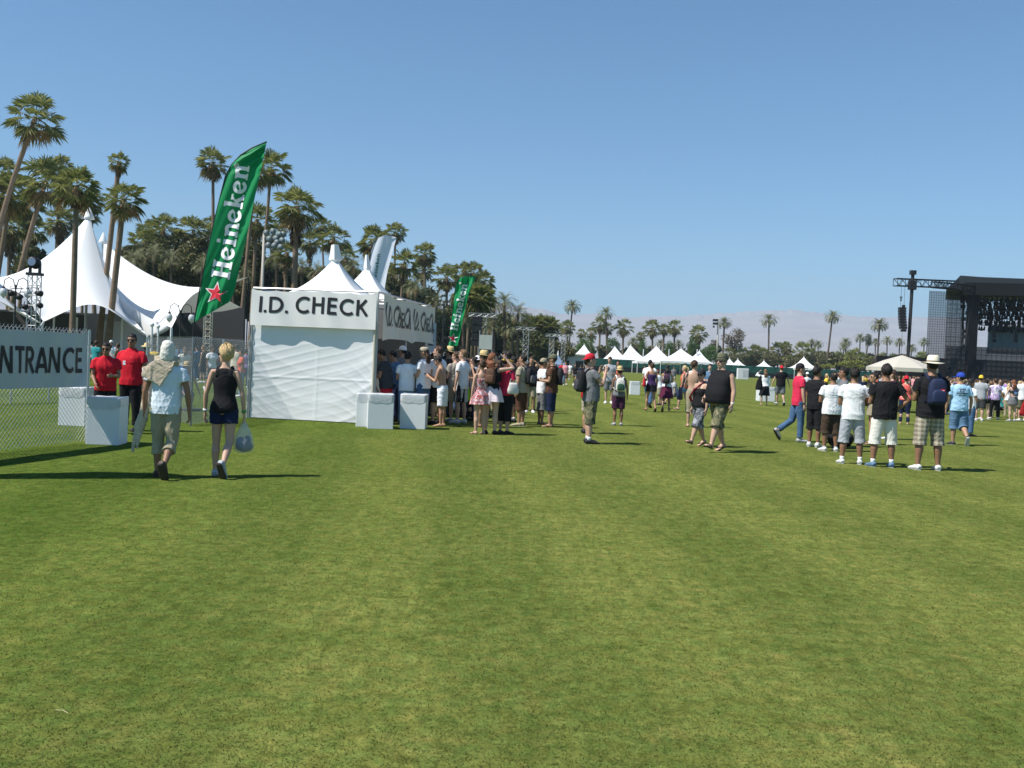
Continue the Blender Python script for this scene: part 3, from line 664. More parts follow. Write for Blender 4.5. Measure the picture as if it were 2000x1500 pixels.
# ------------------------------------------------------------------ world, sun
w = bpy.data.worlds.new("World"); scene.world = w; w.use_nodes = True
SUN_D = Vector((.92, .39, -1.376)).normalized()    # travel direction of the light
el = math.asin(-SUN_D.z); az = math.atan2(-SUN_D.x, -SUN_D.y)
nt = w.node_tree; sky = nt.nodes.new("ShaderNodeTexSky"); sky.sky_type = 'NISHITA'; sky.sun_disc = False
sky.sun_elevation = el; sky.sun_rotation = az; sky.air_density = 1.0; sky.dust_density = 0.15; sky.ozone_density = 2.2; sky.altitude = 0
tn = nt.nodes.new("ShaderNodeMix"); tn.data_type = 'RGBA'; tn.blend_type = 'MULTIPLY'; tn.inputs["Factor"].default_value = 1; tn.inputs["B"].default_value = (.66, 1.05, 1.28, 1); nt.links.new(sky.outputs[0], tn.inputs["A"]); nt.links.new(tn.outputs["Result"], nt.nodes["Background"].inputs[0]); nt.nodes["Background"].inputs[1].default_value = 0.070
sl = bpy.data.lights.new("sun", 'SUN'); sl.energy = 5.0; sl.angle = R(.5); sl.color = (1, .955, .88)
so = link("sun", sl); so.rotation_euler = SUN_D.to_track_quat('-Z', 'Y').to_euler(); so.location = (0, 0, 50)
vs = scene.view_settings; vs.view_transform = 'Standard'; vs.look = 'None'; vs.exposure = 0.5; vs.gamma = 1.0
cy = scene.cycles; cy.use_denoising = True; cy.denoiser = 'OPENIMAGEDENOISE'; cy.denoising_prefilter = 'ACCURATE'; cy.denoising_input_passes = 'RGB_ALBEDO_NORMAL'; cy.max_bounces = 6; cy.transparent_max_bounces = 24; cy.volume_bounces = 0; cy.use_adaptive_sampling = True; cy.adaptive_threshold = .01

# ------------------------------------------------------------------ lawn
gm, nt, b = newmat("mown grass"); L = nt.links.new
b.inputs["Roughness"].default_value = 1; b.inputs["Specular IOR Level"].default_value = 0
tc = nt.nodes.new("ShaderNodeTexCoord")
def nz(scale, det=4, dist=0.0, vec=None, rough=.55):
    n = nt.nodes.new("ShaderNodeTexNoise"); n.inputs["Scale"].default_value = scale; n.inputs["Detail"].default_value = det; n.inputs["Distortion"].default_value = dist; n.inputs["Roughness"].default_value = rough
    L((vec or tc.outputs["Object"]), n.inputs["Vector"]); return n
def mixc(fac, a, c, blend='MIX'):
    m = nt.nodes.new("ShaderNodeMix"); m.data_type = 'RGBA'; m.blend_type = blend
    if isinstance(fac, (int, float)): m.inputs["Factor"].default_value = fac
    else: L(fac, m.inputs["Factor"])
    for s, v in (("A", a), ("B", c)):
        if isinstance(v, tuple): m.inputs[s].default_value = (*v, 1)
        else: L(v, m.inputs[s])
    return m.outputs["Result"]
def math_(op, a, c=None):
    m = nt.nodes.new("ShaderNodeMath"); m.operation = op
    for i, v in enumerate((a, c)):
        if v is None: continue
        if isinstance(v, (int, float)): m.inputs[i].default_value = v
        else: L(v, m.inputs[i])
    return m.outputs[0]
def smooth(v, lo, hi):
    m = nt.nodes.new("ShaderNodeMapRange"); m.interpolation_type = 'SMOOTHSTEP'; m.inputs["From Min"].default_value = lo; m.inputs["From Max"].default_value = hi; L(v, m.inputs["Value"]); return m.outputs["Result"]
G1, G2, G3 = (.098, .113, .023), (.158, .158, .040), (.215, .175, .055)
c1 = mixc(smooth(nz(.8, 8, .6, rough=.7).outputs["Fac"], .28, .74), G1, G2)
c2 = mixc(math_('MULTIPLY', smooth(nz(3.2, 5, .5).outputs["Fac"], .50, .72), .35), c1, G3)
c3 = mixc(math_('MULTIPLY', smooth(nz(9, 4).outputs["Fac"], .3, .7), .8), c2, (.105, .145, .034))
# mowing bands: gentle stripes that run away from the viewer
mp = nt.nodes.new("ShaderNodeMapping"); mp.inputs["Rotation"].default_value = (0, 0, R(-6)); L(tc.outputs["Object"], mp.inputs["Vector"])
sx = nt.nodes.new("ShaderNodeSeparateXYZ"); L(mp.outputs[0], sx.inputs[0])
wob = math_('MULTIPLY', nz(.22, 3).outputs["Fac"], 1.6)
sn = math_('SINE', math_('MULTIPLY', math_('ADD', sx.outputs[0], wob), 2 * math.pi / 2.1))
c4 = mixc(math_('MULTIPLY', smooth(sn, -.5, .7), .8), c3, mixc(1.0, c3, (1.27, 1.19, 1.22), 'MULTIPLY'))
sn2 = math_('SINE', math_('MULTIPLY', math_('ADD', sx.outputs[1], math_('MULTIPLY', wob, 1.4)), 2 * math.pi / 1.1))
c5 = mixc(math_('MULTIPLY', smooth(sn2, -.2, .9), .22), c4, mixc(1.0, c4, (.80, .88, .8), 'MULTIPLY'))
sxx = nt.nodes.new("ShaderNodeSeparateXYZ"); L(tc.outputs["Object"], sxx.inputs[0])
# blade speckle, anisotropic clumps
f1 = nz(95, 3, 1.0, rough=.7).outputs["Fac"]; f2 = nz(260, 2, .6, rough=.7).outputs["Fac"]; f3 = nz(28, 4, 1.2, rough=.65).outputs["Fac"]
f4 = nz(7, 14, .3, rough=.86).outputs["Fac"]; mp2 = nt.nodes.new("ShaderNodeMapping"); mp2.inputs["Scale"].default_value = (1, .16, 1); L(tc.outputs["Object"], mp2.inputs["Vector"]); f5 = nz(11, 6, .3, vec=mp2.outputs[0], rough=.8).outputs["Fac"]
sp = math_('ADD', math_('ADD', math_('MULTIPLY', f1, .25), math_('MULTIPLY', f2, .25)), math_('MULTIPLY', f4, .5))
c6 = mixc(smooth(sp, .38, .60), mixc(1.0, c5, (.30, .40, .34), 'MULTIPLY'), mixc(1.0, c5, (1.62, 1.55, 1.8), 'MULTIPLY'))
lush = smooth(math_('ADD', math_('MULTIPLY', sxx.outputs[0], -.16), math_('MULTIPLY', nz(.12, 3).outputs["Fac"], 1.6)), .55, 1.75)
c6 = mixc(lush, c6, mixc(1.0, c6, (.66, .80, .62), 'MULTIPLY'))
c6 = mixc(math_('MULTIPLY', smooth(f5, .34, .66), .75), mixc(1.0, c6, (.84, .89, .86), 'MULTIPLY'), mixc(1.0, c6, (1.26, 1.18, 1.22), 'MULTIPLY'))
c7 = mixc(math_('MULTIPLY', smooth(f3, .38, .66), .5), mixc(1.0, c6, (.80, .86, .78), 'MULTIPLY'), mixc(1.0, c6, (1.22, 1.16, 1.15), 'MULTIPLY'))
L(c7, b.inputs["Base Color"])
bp = nt.nodes.new("ShaderNodeBump"); bp.inputs["Strength"].default_value = .55; bp.inputs["Distance"].default_value = .012; L(sp, bp.inputs["Height"]); L(bp.outputs[0], b.inputs["Normal"])
S = MB(); S.add([(-9000, -60, 0), (9000, -60, 0), (9000, 8600, 0), (-9000, 8600, 0)], [(0, 1, 2, 3)])
tag(S.build("ground", gm), "mown green polo field lawn with faint mowing bands", None, None, "structure")
# short standing blades on the near lawn: one uncountable mass
NB = 150000
yy = 3.4 + (rng.random(NB) ** 1.9) * 22; xx = (rng.random(NB) - .5) * (yy * 1.12 + .6); hh = rng.uniform(.006, .014, NB); aa = rng.uniform(0, 2 * math.pi, NB)
ln = rng.normal(0, .011, (NB, 2)); wd = rng.uniform(.0012, .0026, NB) * (1 + yy * .10)
V = np.empty((NB, 3, 3)); V[:, 0] = np.stack([xx - np.cos(aa) * wd, yy - np.sin(aa) * wd, np.zeros(NB)], 1); V[:, 1] = np.stack([xx + np.cos(aa) * wd, yy + np.sin(aa) * wd, np.zeros(NB)], 1)
V[:, 2] = np.stack([xx + ln[:, 0], yy + ln[:, 1], hh], 1)
me = bpy.data.meshes.new("grass"); me.vertices.add(NB * 3); me.vertices.foreach_set("co", V.ravel()); me.loops.add(NB * 3); me.loops.foreach_set("vertex_index", np.arange(NB * 3, dtype=np.int32))
me.polygons.add(NB); me.polygons.foreach_set("loop_start", np.arange(0, NB * 3, 3, dtype=np.int32)); me.update(calc_edges=True)
me.materials.append(leafmat("grass blade", (.10, .135, .022), (.20, .20, .055), .5, .9))
tag(link("grass", me), "short mown grass blades covering the near lawn", "grass", None, "stuff")

# ------------------------------------------------------------------ mountains
sil = [(-1500, 560), (-600, 545), (0, 560), (500, 575), (800, 585), (950, 592), (1035, 600), (1060, 603), (1085, 611), (1105, 615), (1130, 613), (1165, 612), (1200, 617), (1240, 620), (1290, 617), (1330, 618), (1370, 615), (1400, 612), (1440, 611), (1480, 606), (1510, 607), (1545, 604), (1575, 608), (1600, 611), (1640, 616), (1700, 619), (1750, 620), (1820, 619), (1900, 622), (2000, 628), (2400, 630), (3200, 625)]
xs = np.arange(-1400, 3100, 9.0); sy = np.interp(xs, [a for a, _ in sil], [c for _, c in sil]); sy = np.convolve(np.pad(sy, 4, 'edge'), np.ones(9) / 9, 'valid')*.5 + sy*.5
MV = []; rows = 46; g3 = np.random.default_rng(3)
def fb(x, y):
    v = 0
    for k, (a, q) in enumerate(((.7, 1.1), (1.7, 2.3), (3.9, 4.1), (8.3, 7.7), (17, 15))): v += math.sin(x * a + math.sin(y * q * 1.3 + k) * 1.7 + k * 2) * math.sin(y * q + math.sin(x * a * .8) * 1.4 + k) / (1.75 ** k)
    return v
for j in range(rows + 1):
    t = j / rows; d = 3600 + 2900 * t
    for i, px in enumerate(xs):
        top = P(px, sy[i] - (1.1 * math.sin(px * .31) + .9 * math.sin(px * .13 + 1)) * max(0, (t - .88) / .12), 6500.0); h = top.z - 8
        base = P(px, 700, d); x = base.x
        rdg = 1 - abs(math.sin(x / 230.0 + 1.3 * math.sin(d / 520.0) + .6 * math.sin(x / 77.0)))
        z = h * (t ** 1.25) * (1 + (fb(x / 420.0, d / 420.0) * .10 + rdg * .015) * (1 - t) * 1.6 * min(1, t * 3)) + (8 if t > 0 else -3)
        MV.append((x * (1 if t < 1 else top.x / x), d, z))
nx = len(xs); MF = [(j * nx + i, j * nx + i + 1, (j + 1) * nx + i + 1, (j + 1) * nx + i) for j in range(rows) for i in range(nx - 1)]
nb = len(MV); MV += [(MV[rows * nx + i][0], 7400, -3) for i in range(nx)]; MF += [(rows * nx + i, rows * nx + i + 1, nb + i + 1, nb + i) for i in range(nx - 1)]
mm = mat("desert rock", (.31, .27, .24), .95, .3, .004, .0, spec=.05)
me = mesh("mountains", MV, MF); me.materials.append(mm)
tag(link("mountains", me), "long bare desert mountain range fading blue on the horizon", None, None, "structure")
# haze
hz, nt, b = newmat("air"); nt.nodes.remove(b); v = nt.nodes.new("ShaderNodeVolumePrincipled"); v.inputs["Density"].default_value = 1.6e-4; v.inputs["Color"].default_value = (.66, .82, 1, 1); v.inputs["Anisotropy"].default_value = 0.0
nt.links.new(v.outputs[0], nt.nodes["Material Output"].inputs["Volume"])
B = MB(); B.box((0, 4200, 274), (19000, 9000, 552)); tag(B.build("haze", hz), "thin bluish desert air between the field and the mountains", "haze", None, "stuff")

# ------------------------------------------------------------------ palms
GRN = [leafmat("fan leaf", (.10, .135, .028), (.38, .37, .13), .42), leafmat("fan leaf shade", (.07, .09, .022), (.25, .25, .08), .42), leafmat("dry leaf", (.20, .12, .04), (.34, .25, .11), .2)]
DAT = [leafmat("date leaf", (.11, .13, .06), (.32, .32, .18), .3), leafmat("dry date leaf", (.22, .15, .06), (.32, .24, .12), .2)]
def fan_crown(n, seed, seg=15, droop=.55):
    g = random.Random(seed); B = MB(); D = MB()
    for i in range(n):
        fr = i / n; elv = R(lerp(86, -70, fr ** .82) + g.uniform(-15, 15)); a = i * 2.39996 + g.uniform(-.25, .25)
        v = Vector((math.cos(a) * math.cos(elv), math.sin(a) * math.cos(elv), math.sin(elv))); side = v.cross(Vector((0, 0, 1)));
        side = side.normalized() if side.length > .05 else Vector((1, 0, 0)); nrm = side.cross(v)
        rl = g.uniform(-.5, .5); side = (side * math.cos(rl) + nrm * math.sin(rl)).normalized(); nrm = side.cross(v)
        pl = g.uniform(.36, .62) * (.85 if fr < .2 else 1); c0 = v * .06; c = v * pl - Vector((0, 0, .07 * math.cos(elv)))
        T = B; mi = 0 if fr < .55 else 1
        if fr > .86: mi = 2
        T.add([c0 + side * .012, c0 - side * .012, c - side * .008, c + side * .008], [(0, 1, 2, 3)], mi)
        Ls = g.uniform(.40, .54); sp = R(g.uniform(88, 108))
        for k in range(seg):
            t = lerp(-1, 1, k / (seg - 1)); an = t * sp; dr = v * math.cos(an) + side * math.sin(an); l = Ls * (1 - .22 * abs(t) - .05 * g.random())
            hw2 = sp / seg * .80; wv = side * math.cos(an) - v * math.sin(an)
            fold = nrm * (.02 if k % 2 else -.02); mid = c + dr * l * .55 + fold - Vector((0, 0, .03)); tip = c + dr * l - Vector((0, 0, droop * l * (.35 + .4 * g.random())))
            ww = l * .55 * hw2
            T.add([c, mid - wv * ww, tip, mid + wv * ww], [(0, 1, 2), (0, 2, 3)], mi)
    return B
def mkdata(B, name, mats):
    me = mesh(name, B.V, B.F)
    for m in mats: me.materials.append(m)
    me.polygons.foreach_set("material_index", B.M); return me
FAN = [mkdata(fan_crown(n, s), "crown", GRN) for n, s in ((46, 1), (40, 2), (52, 3), (44, 4))]
FANL = [mkdata(fan_crown(n, s, 11), "crown", GRN) for n, s in ((40, 11), (46, 12), (36, 13))]
def date_crown(n, seed, leaf=22, dry=.12, lw=.010):
    g = random.Random(seed); B = MB()
    for i in range(n):
        fr = i / n; e0 = R(lerp(84, -28, fr ** .8) + g.uniform(-6, 6)); a = i * 2.39996 + g.uniform(-.2, .2); mi = 1 if fr > 1 - dry else 0
        h = Vector((math.cos(a), math.sin(a), 0)); side = Vector((-math.sin(a), math.cos(a), 0)); p = Vector((0, 0, 0)); e = e0; pts = [p.copy()]; st = 1.0 / 9 * g.uniform(.9, 1.08)
        for k in range(9): p = p + (h * math.cos(e) + Vector((0, 0, 1)) * math.sin(e)) * st; e -= R(5 + 3.5 * k * .5); pts.append(p.copy())
        for k in range(9): B.add([pts[k] + side * .008, pts[k] - side * .008, pts[k + 1] - side * .006, pts[k + 1] + side * .006], [(0, 1, 2, 3)], mi)
        for q in range(leaf):
            t = .16 + .84 * q / leaf; k = min(8, int(t * 9)); pp = pts[k].lerp(pts[k + 1], t * 9 - k); tg = (pts[k + 1] - pts[k]).normalized(); l = .24 * math.sin(math.pi * min(1, t * .8 + .18)) + .03
            for s in (-1, 1):
                dr = (tg * .75 + side * s * .75 + Vector((0, 0, .22 - .3 * g.random()))).normalized(); B.add([pp - tg * lw, pp + tg * lw, pp + dr * l], [(0, 1, 2)], mi)
    return B
DATE = [mkdata(date_crown(n, s), "crown", DAT) for n, s in ((38, 21), (46, 22), (34, 23))]
DATEL = [mkdata(date_crown(n, s, 16, .1, .024), "crown", DAT) for n, s in ((44, 31), (50, 32), (40, 33))]
TRK = mat("palm trunk", (.20, .145, .10), .9, .35, 5, .7, 12, spec=.1); TRK2 = mat("dark palm trunk", (.115, .085, .065), .9, .35, 5, .7, 12, spec=.1)
npalm = [0]
def palm(cx, cy_, r, bx, kind='fan', d=None, label=None, group=None, trunk=None, skirt=0.0, tm=None, tw=1.0, low=False, mid=None, sy=1.0):
    """crown centre at pixel (cx,cy_) with pixel radius r; trunk base below pixel column bx"""
    npalm[0] += 1; i = npalm[0]
    rad = {'fan': 2.35, 'date': 3.0}[kind]
    if d is None: d = rad * F / r
    rad = r * d / F * (1.07 if not low else 1.14)
    c = P(cx, cy_, d); bpx = P(bx, 700, d + random.uniform(-.5, .5)); base = Vector((bpx.x, bpx.y, 0))
    e = empty("palm_tree", base, 0, label, "palm tree", group)
    cd = (FAN if not low else FANL) if kind == 'fan' else (DATE if not low else DATEL)
    co = link("crown", cd[i % len(cd)], e, c - base); co.scale = (rad, rad, rad * (1.0 if kind == 'fan' else .9) * sy); co.rotation_euler = (random.uniform(-.12, .12), random.uniform(-.12, .12), random.uniform(0, 6.28))
    m0 = (mid or 0); B = MB(); n = 11; pts = []; rr = []; tr0 = (.28 if kind == 'fan' else .26) * tw
    for k in range(n + 1):
        t = k / n; q = Vector((0, 0, 0)).lerp(c - base, t); q.x += m0 * math.sin(t * math.pi) * (c.z) * .05; q.z = (c.z) * t - (.1 if k == 0 else 0); pts.append(q)
        rr.append(tr0 * (1.35 - .55 * min(1, t * 4)) * (1 - .25 * t) * (1 + .03 * (k % 2)))
    B.tube(pts, rr, 9); to = B.build("trunk", tm or (TRK if kind == 'fan' else TRK2), e, True)
    if skirt > 0:
        g = random.Random(i * 7); S = MB(); dirv = (c - base).normalized(); L0 = skirt * rad
        for k in range(int(110)):
            t = g.random(); a = g.uniform(0, 6.28); p = (c - base) - dirv * (t * L0 + .05 * rad); rw = rad * .30 * (1 - .45 * t); l = rad * g.uniform(.25, .45)
            p0 = p + Vector((math.cos(a), math.sin(a), 0)) * rw * .35; p1 = p + Vector((math.cos(a) * rw, math.sin(a) * rw, -l)); sd = Vector((-math.sin(a), math.cos(a), 0)) * rad * .06
            S.add([p0, p1 - sd, p1 + sd - Vector((0, 0, .1 * l))], [(0, 1, 2)])
        S.build("dead_fronds", leafmat("dead frond", (.10, .065, .035), (.27, .17, .08), .1, .8), e)
    return e
def foliage(n, c, rad, seed, leaf=.16, clumps=14, mi=2):
    g = np.random.default_rng(seed); cc = g.normal(0, 1, (clumps, 3)); cc /= np.linalg.norm(cc, axis=1)[:, None]; cc *= g.uniform(.35, .78, (clumps, 1)); cr_ = g.uniform(.28, .46, clumps)
    k = g.integers(0, clumps, n); dv = g.normal(0, 1, (n, 3)); dv /= np.linalg.norm(dv, axis=1)[:, None]; p = cc[k] + dv * (cr_[k] * g.uniform(.55, 1.05, n))[:, None]
    p = p * np.array(rad) + np.array(c); a = g.normal(0, 1, (n, 3)); a /= np.linalg.norm(a, axis=1)[:, None]; b2 = np.cross(a, g.normal(0, 1, (n, 3))); b2 /= np.linalg.norm(b2, axis=1)[:, None]; l = leaf * g.uniform(.6, 1.3, (n, 1))
    V = np.stack([p - a * l, p + b2 * l * .45, p + a * l, p - b2 * l * .45], 1).reshape(-1, 3)
    return V
LF = {'green': leafmat("green leaf", (.035, .085, .012), (.11, .19, .03), .3), 'dark': leafmat("dark leaf", (.04, .055, .018), (.15, .155, .055), .3), 'olive': leafmat("olive leaf", (.075, .085, .03), (.19, .175, .07), .25), 'brown': leafmat("brown leaf", (.11, .09, .06), (.20, .17, .12), .2), 'lime': leafmat("lime leaf", (.12, .15, .02), (.30, .28, .05), .3)}
def bush(cx, cy_, rx, ry, d, kind, label, cat="tree", name="leafy_tree", group=None, n=2600, leaf=None):
    c = P(cx, cy_, d); k = d / F; rad = (rx * k, rx * k, ry * k); base = Vector((c.x, c.y, 0)); e = empty(name, base, 0, label, cat, group)
    V = foliage(n, (0, 0, c.z), rad, int(cx * 7 + cy_), leaf or rx * k * .055 + .04)
    o = link("crown", mesh("crown", V, [(4 * i, 4 * i + 1, 4 * i + 2, 4 * i + 3) for i in range(n)]), e); o.data.materials.append(LF[kind])
    B = MB(); t = max(.08, rx * k * .06); B.tube([(0, 0, -.1), (.1, 0, c.z * .5), (0, 0, c.z)], [t * 1.4, t, t * .5], 7)
    g = random.Random(int(cx))
    for q in range(5):
        a = g.uniform(0, 6.28); B.tube([(0, 0, c.z * .55), (math.cos(a) * rad[0] * .4, math.sin(a) * rad[0] * .4, c.z), (math.cos(a) * rad[0] * .7, math.sin(a) * rad[0] * .7, c.z + rad[2] * .4)], [t * .6, t * .4, t * .1], 5)
    B.build("trunk", TRK2, e, True); return e
# ------------------------------------------------------------------ steel truss
STEEL = mat("galvanised steel", (.42, .43, .44), .4, .15, 8, metal=.7); DKST = mat("black steel", (.02, .02, .023), .5, .1); WHT = mat("white paint", (.75, .75, .74), .5, .05)
def truss(B, a, c, wd, step, r=.025, mi=0):
    a = Vector(a); c = Vector(c); ax = (c - a); L_ = ax.length; ax.normalize(); u = ax.orthogonal().normalized() if abs(ax.z) < .9 else Vector((1, 0, 0)); u = (u - ax * u.dot(ax)).normalized()
    if abs(ax.z) < .9: u = Vector((0, 0, 1))
    v = ax.cross(u); cor = [(u * i + v * j) * wd / 2 for i, j in ((1, 1), (1, -1), (-1, -1), (-1, 1))]
    for q in cor: B.tube([a + q, c + q], r, 5, mi=mi)
    n = max(1, int(L_ / step))
    for i in range(n):
        for k in range(4):
            p = a + ax * L_ * i / n + cor[k]; q2 = a + ax * L_ * (i + 1) / n + cor[(k + 1) % 4]; B.tube([p, q2], r * .6, 4, mi=mi); B.tube([p, a + ax * L_ * i / n + cor[(k + 1) % 4]], r * .6, 4, mi=mi)
CANV = mat("white canvas", (.82, .83, .83), .6, .03, 2, .08, 25, spec=.2, trans=.12)
VINYL = mat("banner vinyl", (.74, .73, .70), .45, .05, 1.5, .05, 8, spec=.35, trans=.12)
VINYL2 = mat("shaded banner vinyl", (.47, .50, .50), .5, .05, 1.5, .05, 8, spec=.3)  # white vinyl seen backlit; its shade is put into the grey
INK = mat("black lettering", (.018, .018, .02), .5, .05)
# ------------------------------------------------------------------ tensile canopy
def tensile(peak, anchors, raises, name, parent, pw=1.7, nr=18, ns=10, m=CANV, capr=.25, sag=0.0):
    """peak point, ring of anchors (points), edge between anchors arches by raises"""
    B = MB(); n = len(anchors); V = []; cols = n * ns
    for j in range(nr + 1):
        t = j / nr
        for i in range(cols):
            s, q = divmod(i, ns); q /= ns; a, c = anchors[s], anchors[(s + 1) % n]; e = a.lerp(c, q); bow = math.sin(math.pi * q)
            e = e + Vector((0, 0, raises[s] * bow)) + (Vector((peak.x, peak.y, 0)) - Vector((e.x, e.y, 0))) * .16 * bow
            tt = capr * (1 - t) ** 3 / (e - peak).length + t
            xy = peak.lerp(e, tt); z = e.z + (peak.z - e.z) * (1 - t) ** pw - sag * math.sin(math.pi * t) * (.4 + .6 * t)
            V.append((xy.x, xy.y, z))
    Fc = [(j * cols + i, j * cols + (i + 1) % cols, (j + 1) * cols + (i + 1) % cols, (j + 1) * cols + i) for j in range(nr) for i in range(cols)]
    B.add(V, Fc); o = B.build(name, m, parent, True); return o
D0 = 58.0
tp = empty("marquee_tent", G(150, 708), 0, "big white peaked tensile marquee behind the ENTRANCE sign", "marquee")
inv = -tp.location
def PT(px, py, d): return P(px, py, d) + inv
pk = PT(174, 428, D0 + 4)
anc = [PT(288, 655, D0 - 2), PT(85, 628, D0 - 5), PT(-70, 560, D0 - 3), PT(-30, 560, D0 + 16), PT(170, 590, D0 + 22), PT(262, 600, D0 + 14)]
tensile(pk, anc, [1.35, .7, .6, .5, .5, .3], "canopy", tp, 1.75, 22, 12)
B = MB(); B.tube([pk + Vector((0, 0, .0)), pk + Vector((0, 0, .15)), pk + Vector((-.05, 0, .85))], [.33, .28, .02], 12); B.build("peak_cap", CANV, tp, True)
B = MB(); B.tube([(pk.x, pk.y, 0), pk], .09, 8); B.build("mast", STEEL, tp)
for k in (0, 1):
    B = MB(); a = anc[k]; B.tube([Vector((a.x + (-.3 if k else .3), a.y - .4, 0)), a], .06, 8); B.build("leg", WHT, tp)
    B = MB(); B.tube([a, Vector((a.x + (-.9 if k else 1.1), a.y - 1.6, 0))], .03, 5); B.build("guy_rope", WHT, tp)
DGRY = mat("grey side wall", (.30, .31, .33), .8, .08)
B = MB(); B.box(PT(110, 655, D0 + 9) * 1.0, (13, .1, 5.2)); B.V = [(x, y, max(0, min(z, 3.6))) for x, y, z in B.V]; B.build("back_wall", DGRY, tp)
B = MB(); B.box(PT(246, 650, D0 + 3), (2.8, .08, 5)); B.V = [(x, y, max(0, min(z, 3.0))) for x, y, z in B.V]; B.build("side_wall", mat("pale side wall", (.5, .51, .54), .8, .06), tp)
for px in (28, 105, 150, 238): B = MB(); p = PT(px, 640, D0 + 1); B.tube([(p.x, p.y, 0), (p.x, p.y, 3.1)], .06, 8); B.build("pole", WHT, tp)
# second marquee to the right
t2 = empty("marquee_tent", G(340, 712), 0, "white sagging marquee canopy behind the lamp post and tall green flag", "marquee"); inv = -t2.location
pk2 = PT(201, 475, D0 + 12)
anc2 = [PT(335, 640, D0 - 2), PT(262, 602, D0 + 3), PT(190, 560, D0 + 16), PT(300, 610, D0 + 26), PT(470, 600, D0 + 22), PT(486, 541, D0 + 6)]
tensile(pk2, anc2, [.25, .3, .2, .0, .0, .35], "canopy", t2, 2.7, 26, 14, sag=1.15)
B = MB(); B.tube([pk2, pk2 + Vector((0, 0, .15)), pk2 + Vector((0, 0, .75))], [.3, .26, .02], 12); B.build("peak_cap", CANV, t2, True)
B = MB(); B.tube([(pk2.x, pk2.y, 0), pk2], .08, 8); B.build("mast", STEEL, t2)
for k in (0, 5): B = MB(); a = anc2[k]; B.tube([(a.x, a.y, 0), a], .07 if k == 0 else .04, 8); B.build("leg", WHT if k == 0 else DKST, t2)
B = MB(); B.box(PT(345, 655, D0 + 24), (11, .1, 5)); B.V = [(x, y, max(0, min(z, 5.2))) for x, y, z in B.V]; B.build("back_wall", mat("dark interior shade", (.06, .06, .06), .9, .1), t2)  # near-black sheet stands for the shade under the canopy
t3 = empty("marquee_tent", G(-40, 706), 0, "white marquee canopy corner at the far edge beside the floodlight tower", "marquee"); inv = -t3.location
pk3 = PT(-75, 440, D0 - 4); anc3 = [PT(82, 632, D0 - 6), PT(-60, 580, D0 - 9), PT(-260, 600, D0 - 8), PT(-240, 560, D0 + 12), PT(-20, 560, D0 + 10)]
tensile(pk3, anc3, [.5, .4, .3, .3, .3], "canopy", t3, 1.7, 18, 10)
B = MB(); B.tube([(pk3.x, pk3.y, 0), pk3], .09, 8); B.build("mast", STEEL, t3)
B = MB(); B.box(PT(-60, 655, D0 + 6), (15, .1, 5)); B.V = [(x, y, max(0, min(z, 3.4))) for x, y, z in B.V]; B.build("back_wall", mat("dark interior shade", (.06, .06, .06), .9, .1), t3)  # under-canopy shade painted as a near-black sheet here too

# ------------------------------------------------------------------ I.D. check tent
DB = 23.95; Bc = G(729, 829); al = R(8); fu = Vector((-math.cos(al), math.sin(al), 0)); fs = Vector((math.sin(al), math.cos(al), 0))
Wd = 3.08; HT = 3.12; DP = 5.6
idt = empty("check_tent", Bc, 0, "white square booth with ID check banners and two peaked roofs", "booth")
def q3(u, v, z): return fu * u + fs * v + Vector((0, 0, z))   # u leftwards along the front, v back
nrm_f = -fs; nrm_s = -fu
pst = MB()
for u, v in ((0, 0), (Wd, 0), (0, DP / 2), (Wd, DP / 2), (0, DP), (Wd, DP)):
    B = MB(); B.tube([q3(u, v, 0), q3(u, v, HT)], .028, 8); B.build("post", STEEL, idt)
B = MB()
for a, c in (((0, 0), (Wd, 0)), ((0, 0), (0, DP)), ((Wd, 0), (Wd, DP)), ((0, DP), (Wd, DP)), ((0, DP / 2), (Wd, DP / 2))):
    B.tube([q3(*a, HT), q3(*c, HT)], .024, 6)
B.build("top_rail", STEEL, idt)
def swag(u, v):   # height fraction 0..1, across 0..1 -> fold displacement
    s = 2 * u - 1; ph = v * 5.2 + .9 * (1 - s * s) * (1.2 - .4 * v) + .25 * math.sin(u * 3 + v * 4)
    r1 = 1 - abs(math.sin(math.pi * ph)); edge = abs(s) ** 2
    r2 = 1 - abs(math.sin(math.pi * (v * 9.3 - s * abs(s) * 2.6 + .5 * math.sin(4 * v))))
    r3 = math.sin(u * 19 + 3 * math.sin(v * 7)) * .12
    r4 = 1 - abs(math.sin(math.pi * (v * 13.7 + s * 2.2 + 1.4 * (1 - s * s) + .6 * math.sin(5 * u + 2)))); kb = .5 + .5 * math.sin(v * 5.3 + u * 2.1)
    return max(0, min(1, (.74 - v) / .3)) ** .7 * .6 * (.026 * r1 ** 2 * (.35 + .65 * edge) + .026 * r2 ** 2 * (.15 + .85 * edge) * kb + .018 * r4 ** 3 * (1 - kb * .7) + .012 * r3 + (.012 if abs(v - .36) < .006 or abs(v - .68) < .006 or abs(u - .47) < .006 else 0)) - .045 * (1 - s * s) * math.sin(v * math.pi)
B = MB(); B.sheet(lambda u, v: q3(.035 + u * (Wd - .07), -.03 - swag(u, v) + .02, .02 + v * (HT - .35)), 90, 110); o = B.build("front_wall", CANV, idt, True)
def wall(name, f, m=CANV, nu=30, nv=20): B = MB(); B.sheet(f, nu, nv); return B.build(name, m, idt, True)
wall("side_wall", lambda u, v: q3(Wd + .03, u * DP, .02 + v * (HT - .1)) + fu * (.03 * math.sin(u * 30) * (1 - v)), mat('shaded interior grey', (.16, .165, .17), .85, .1))  # inner walls coloured dark, the booth's interior shade put into the grey
wall("back_wall", lambda u, v: q3(u * Wd, DP + .03, .02 + v * (HT - .1)), mat('shaded interior grey', (.16, .165, .17), .85, .1))
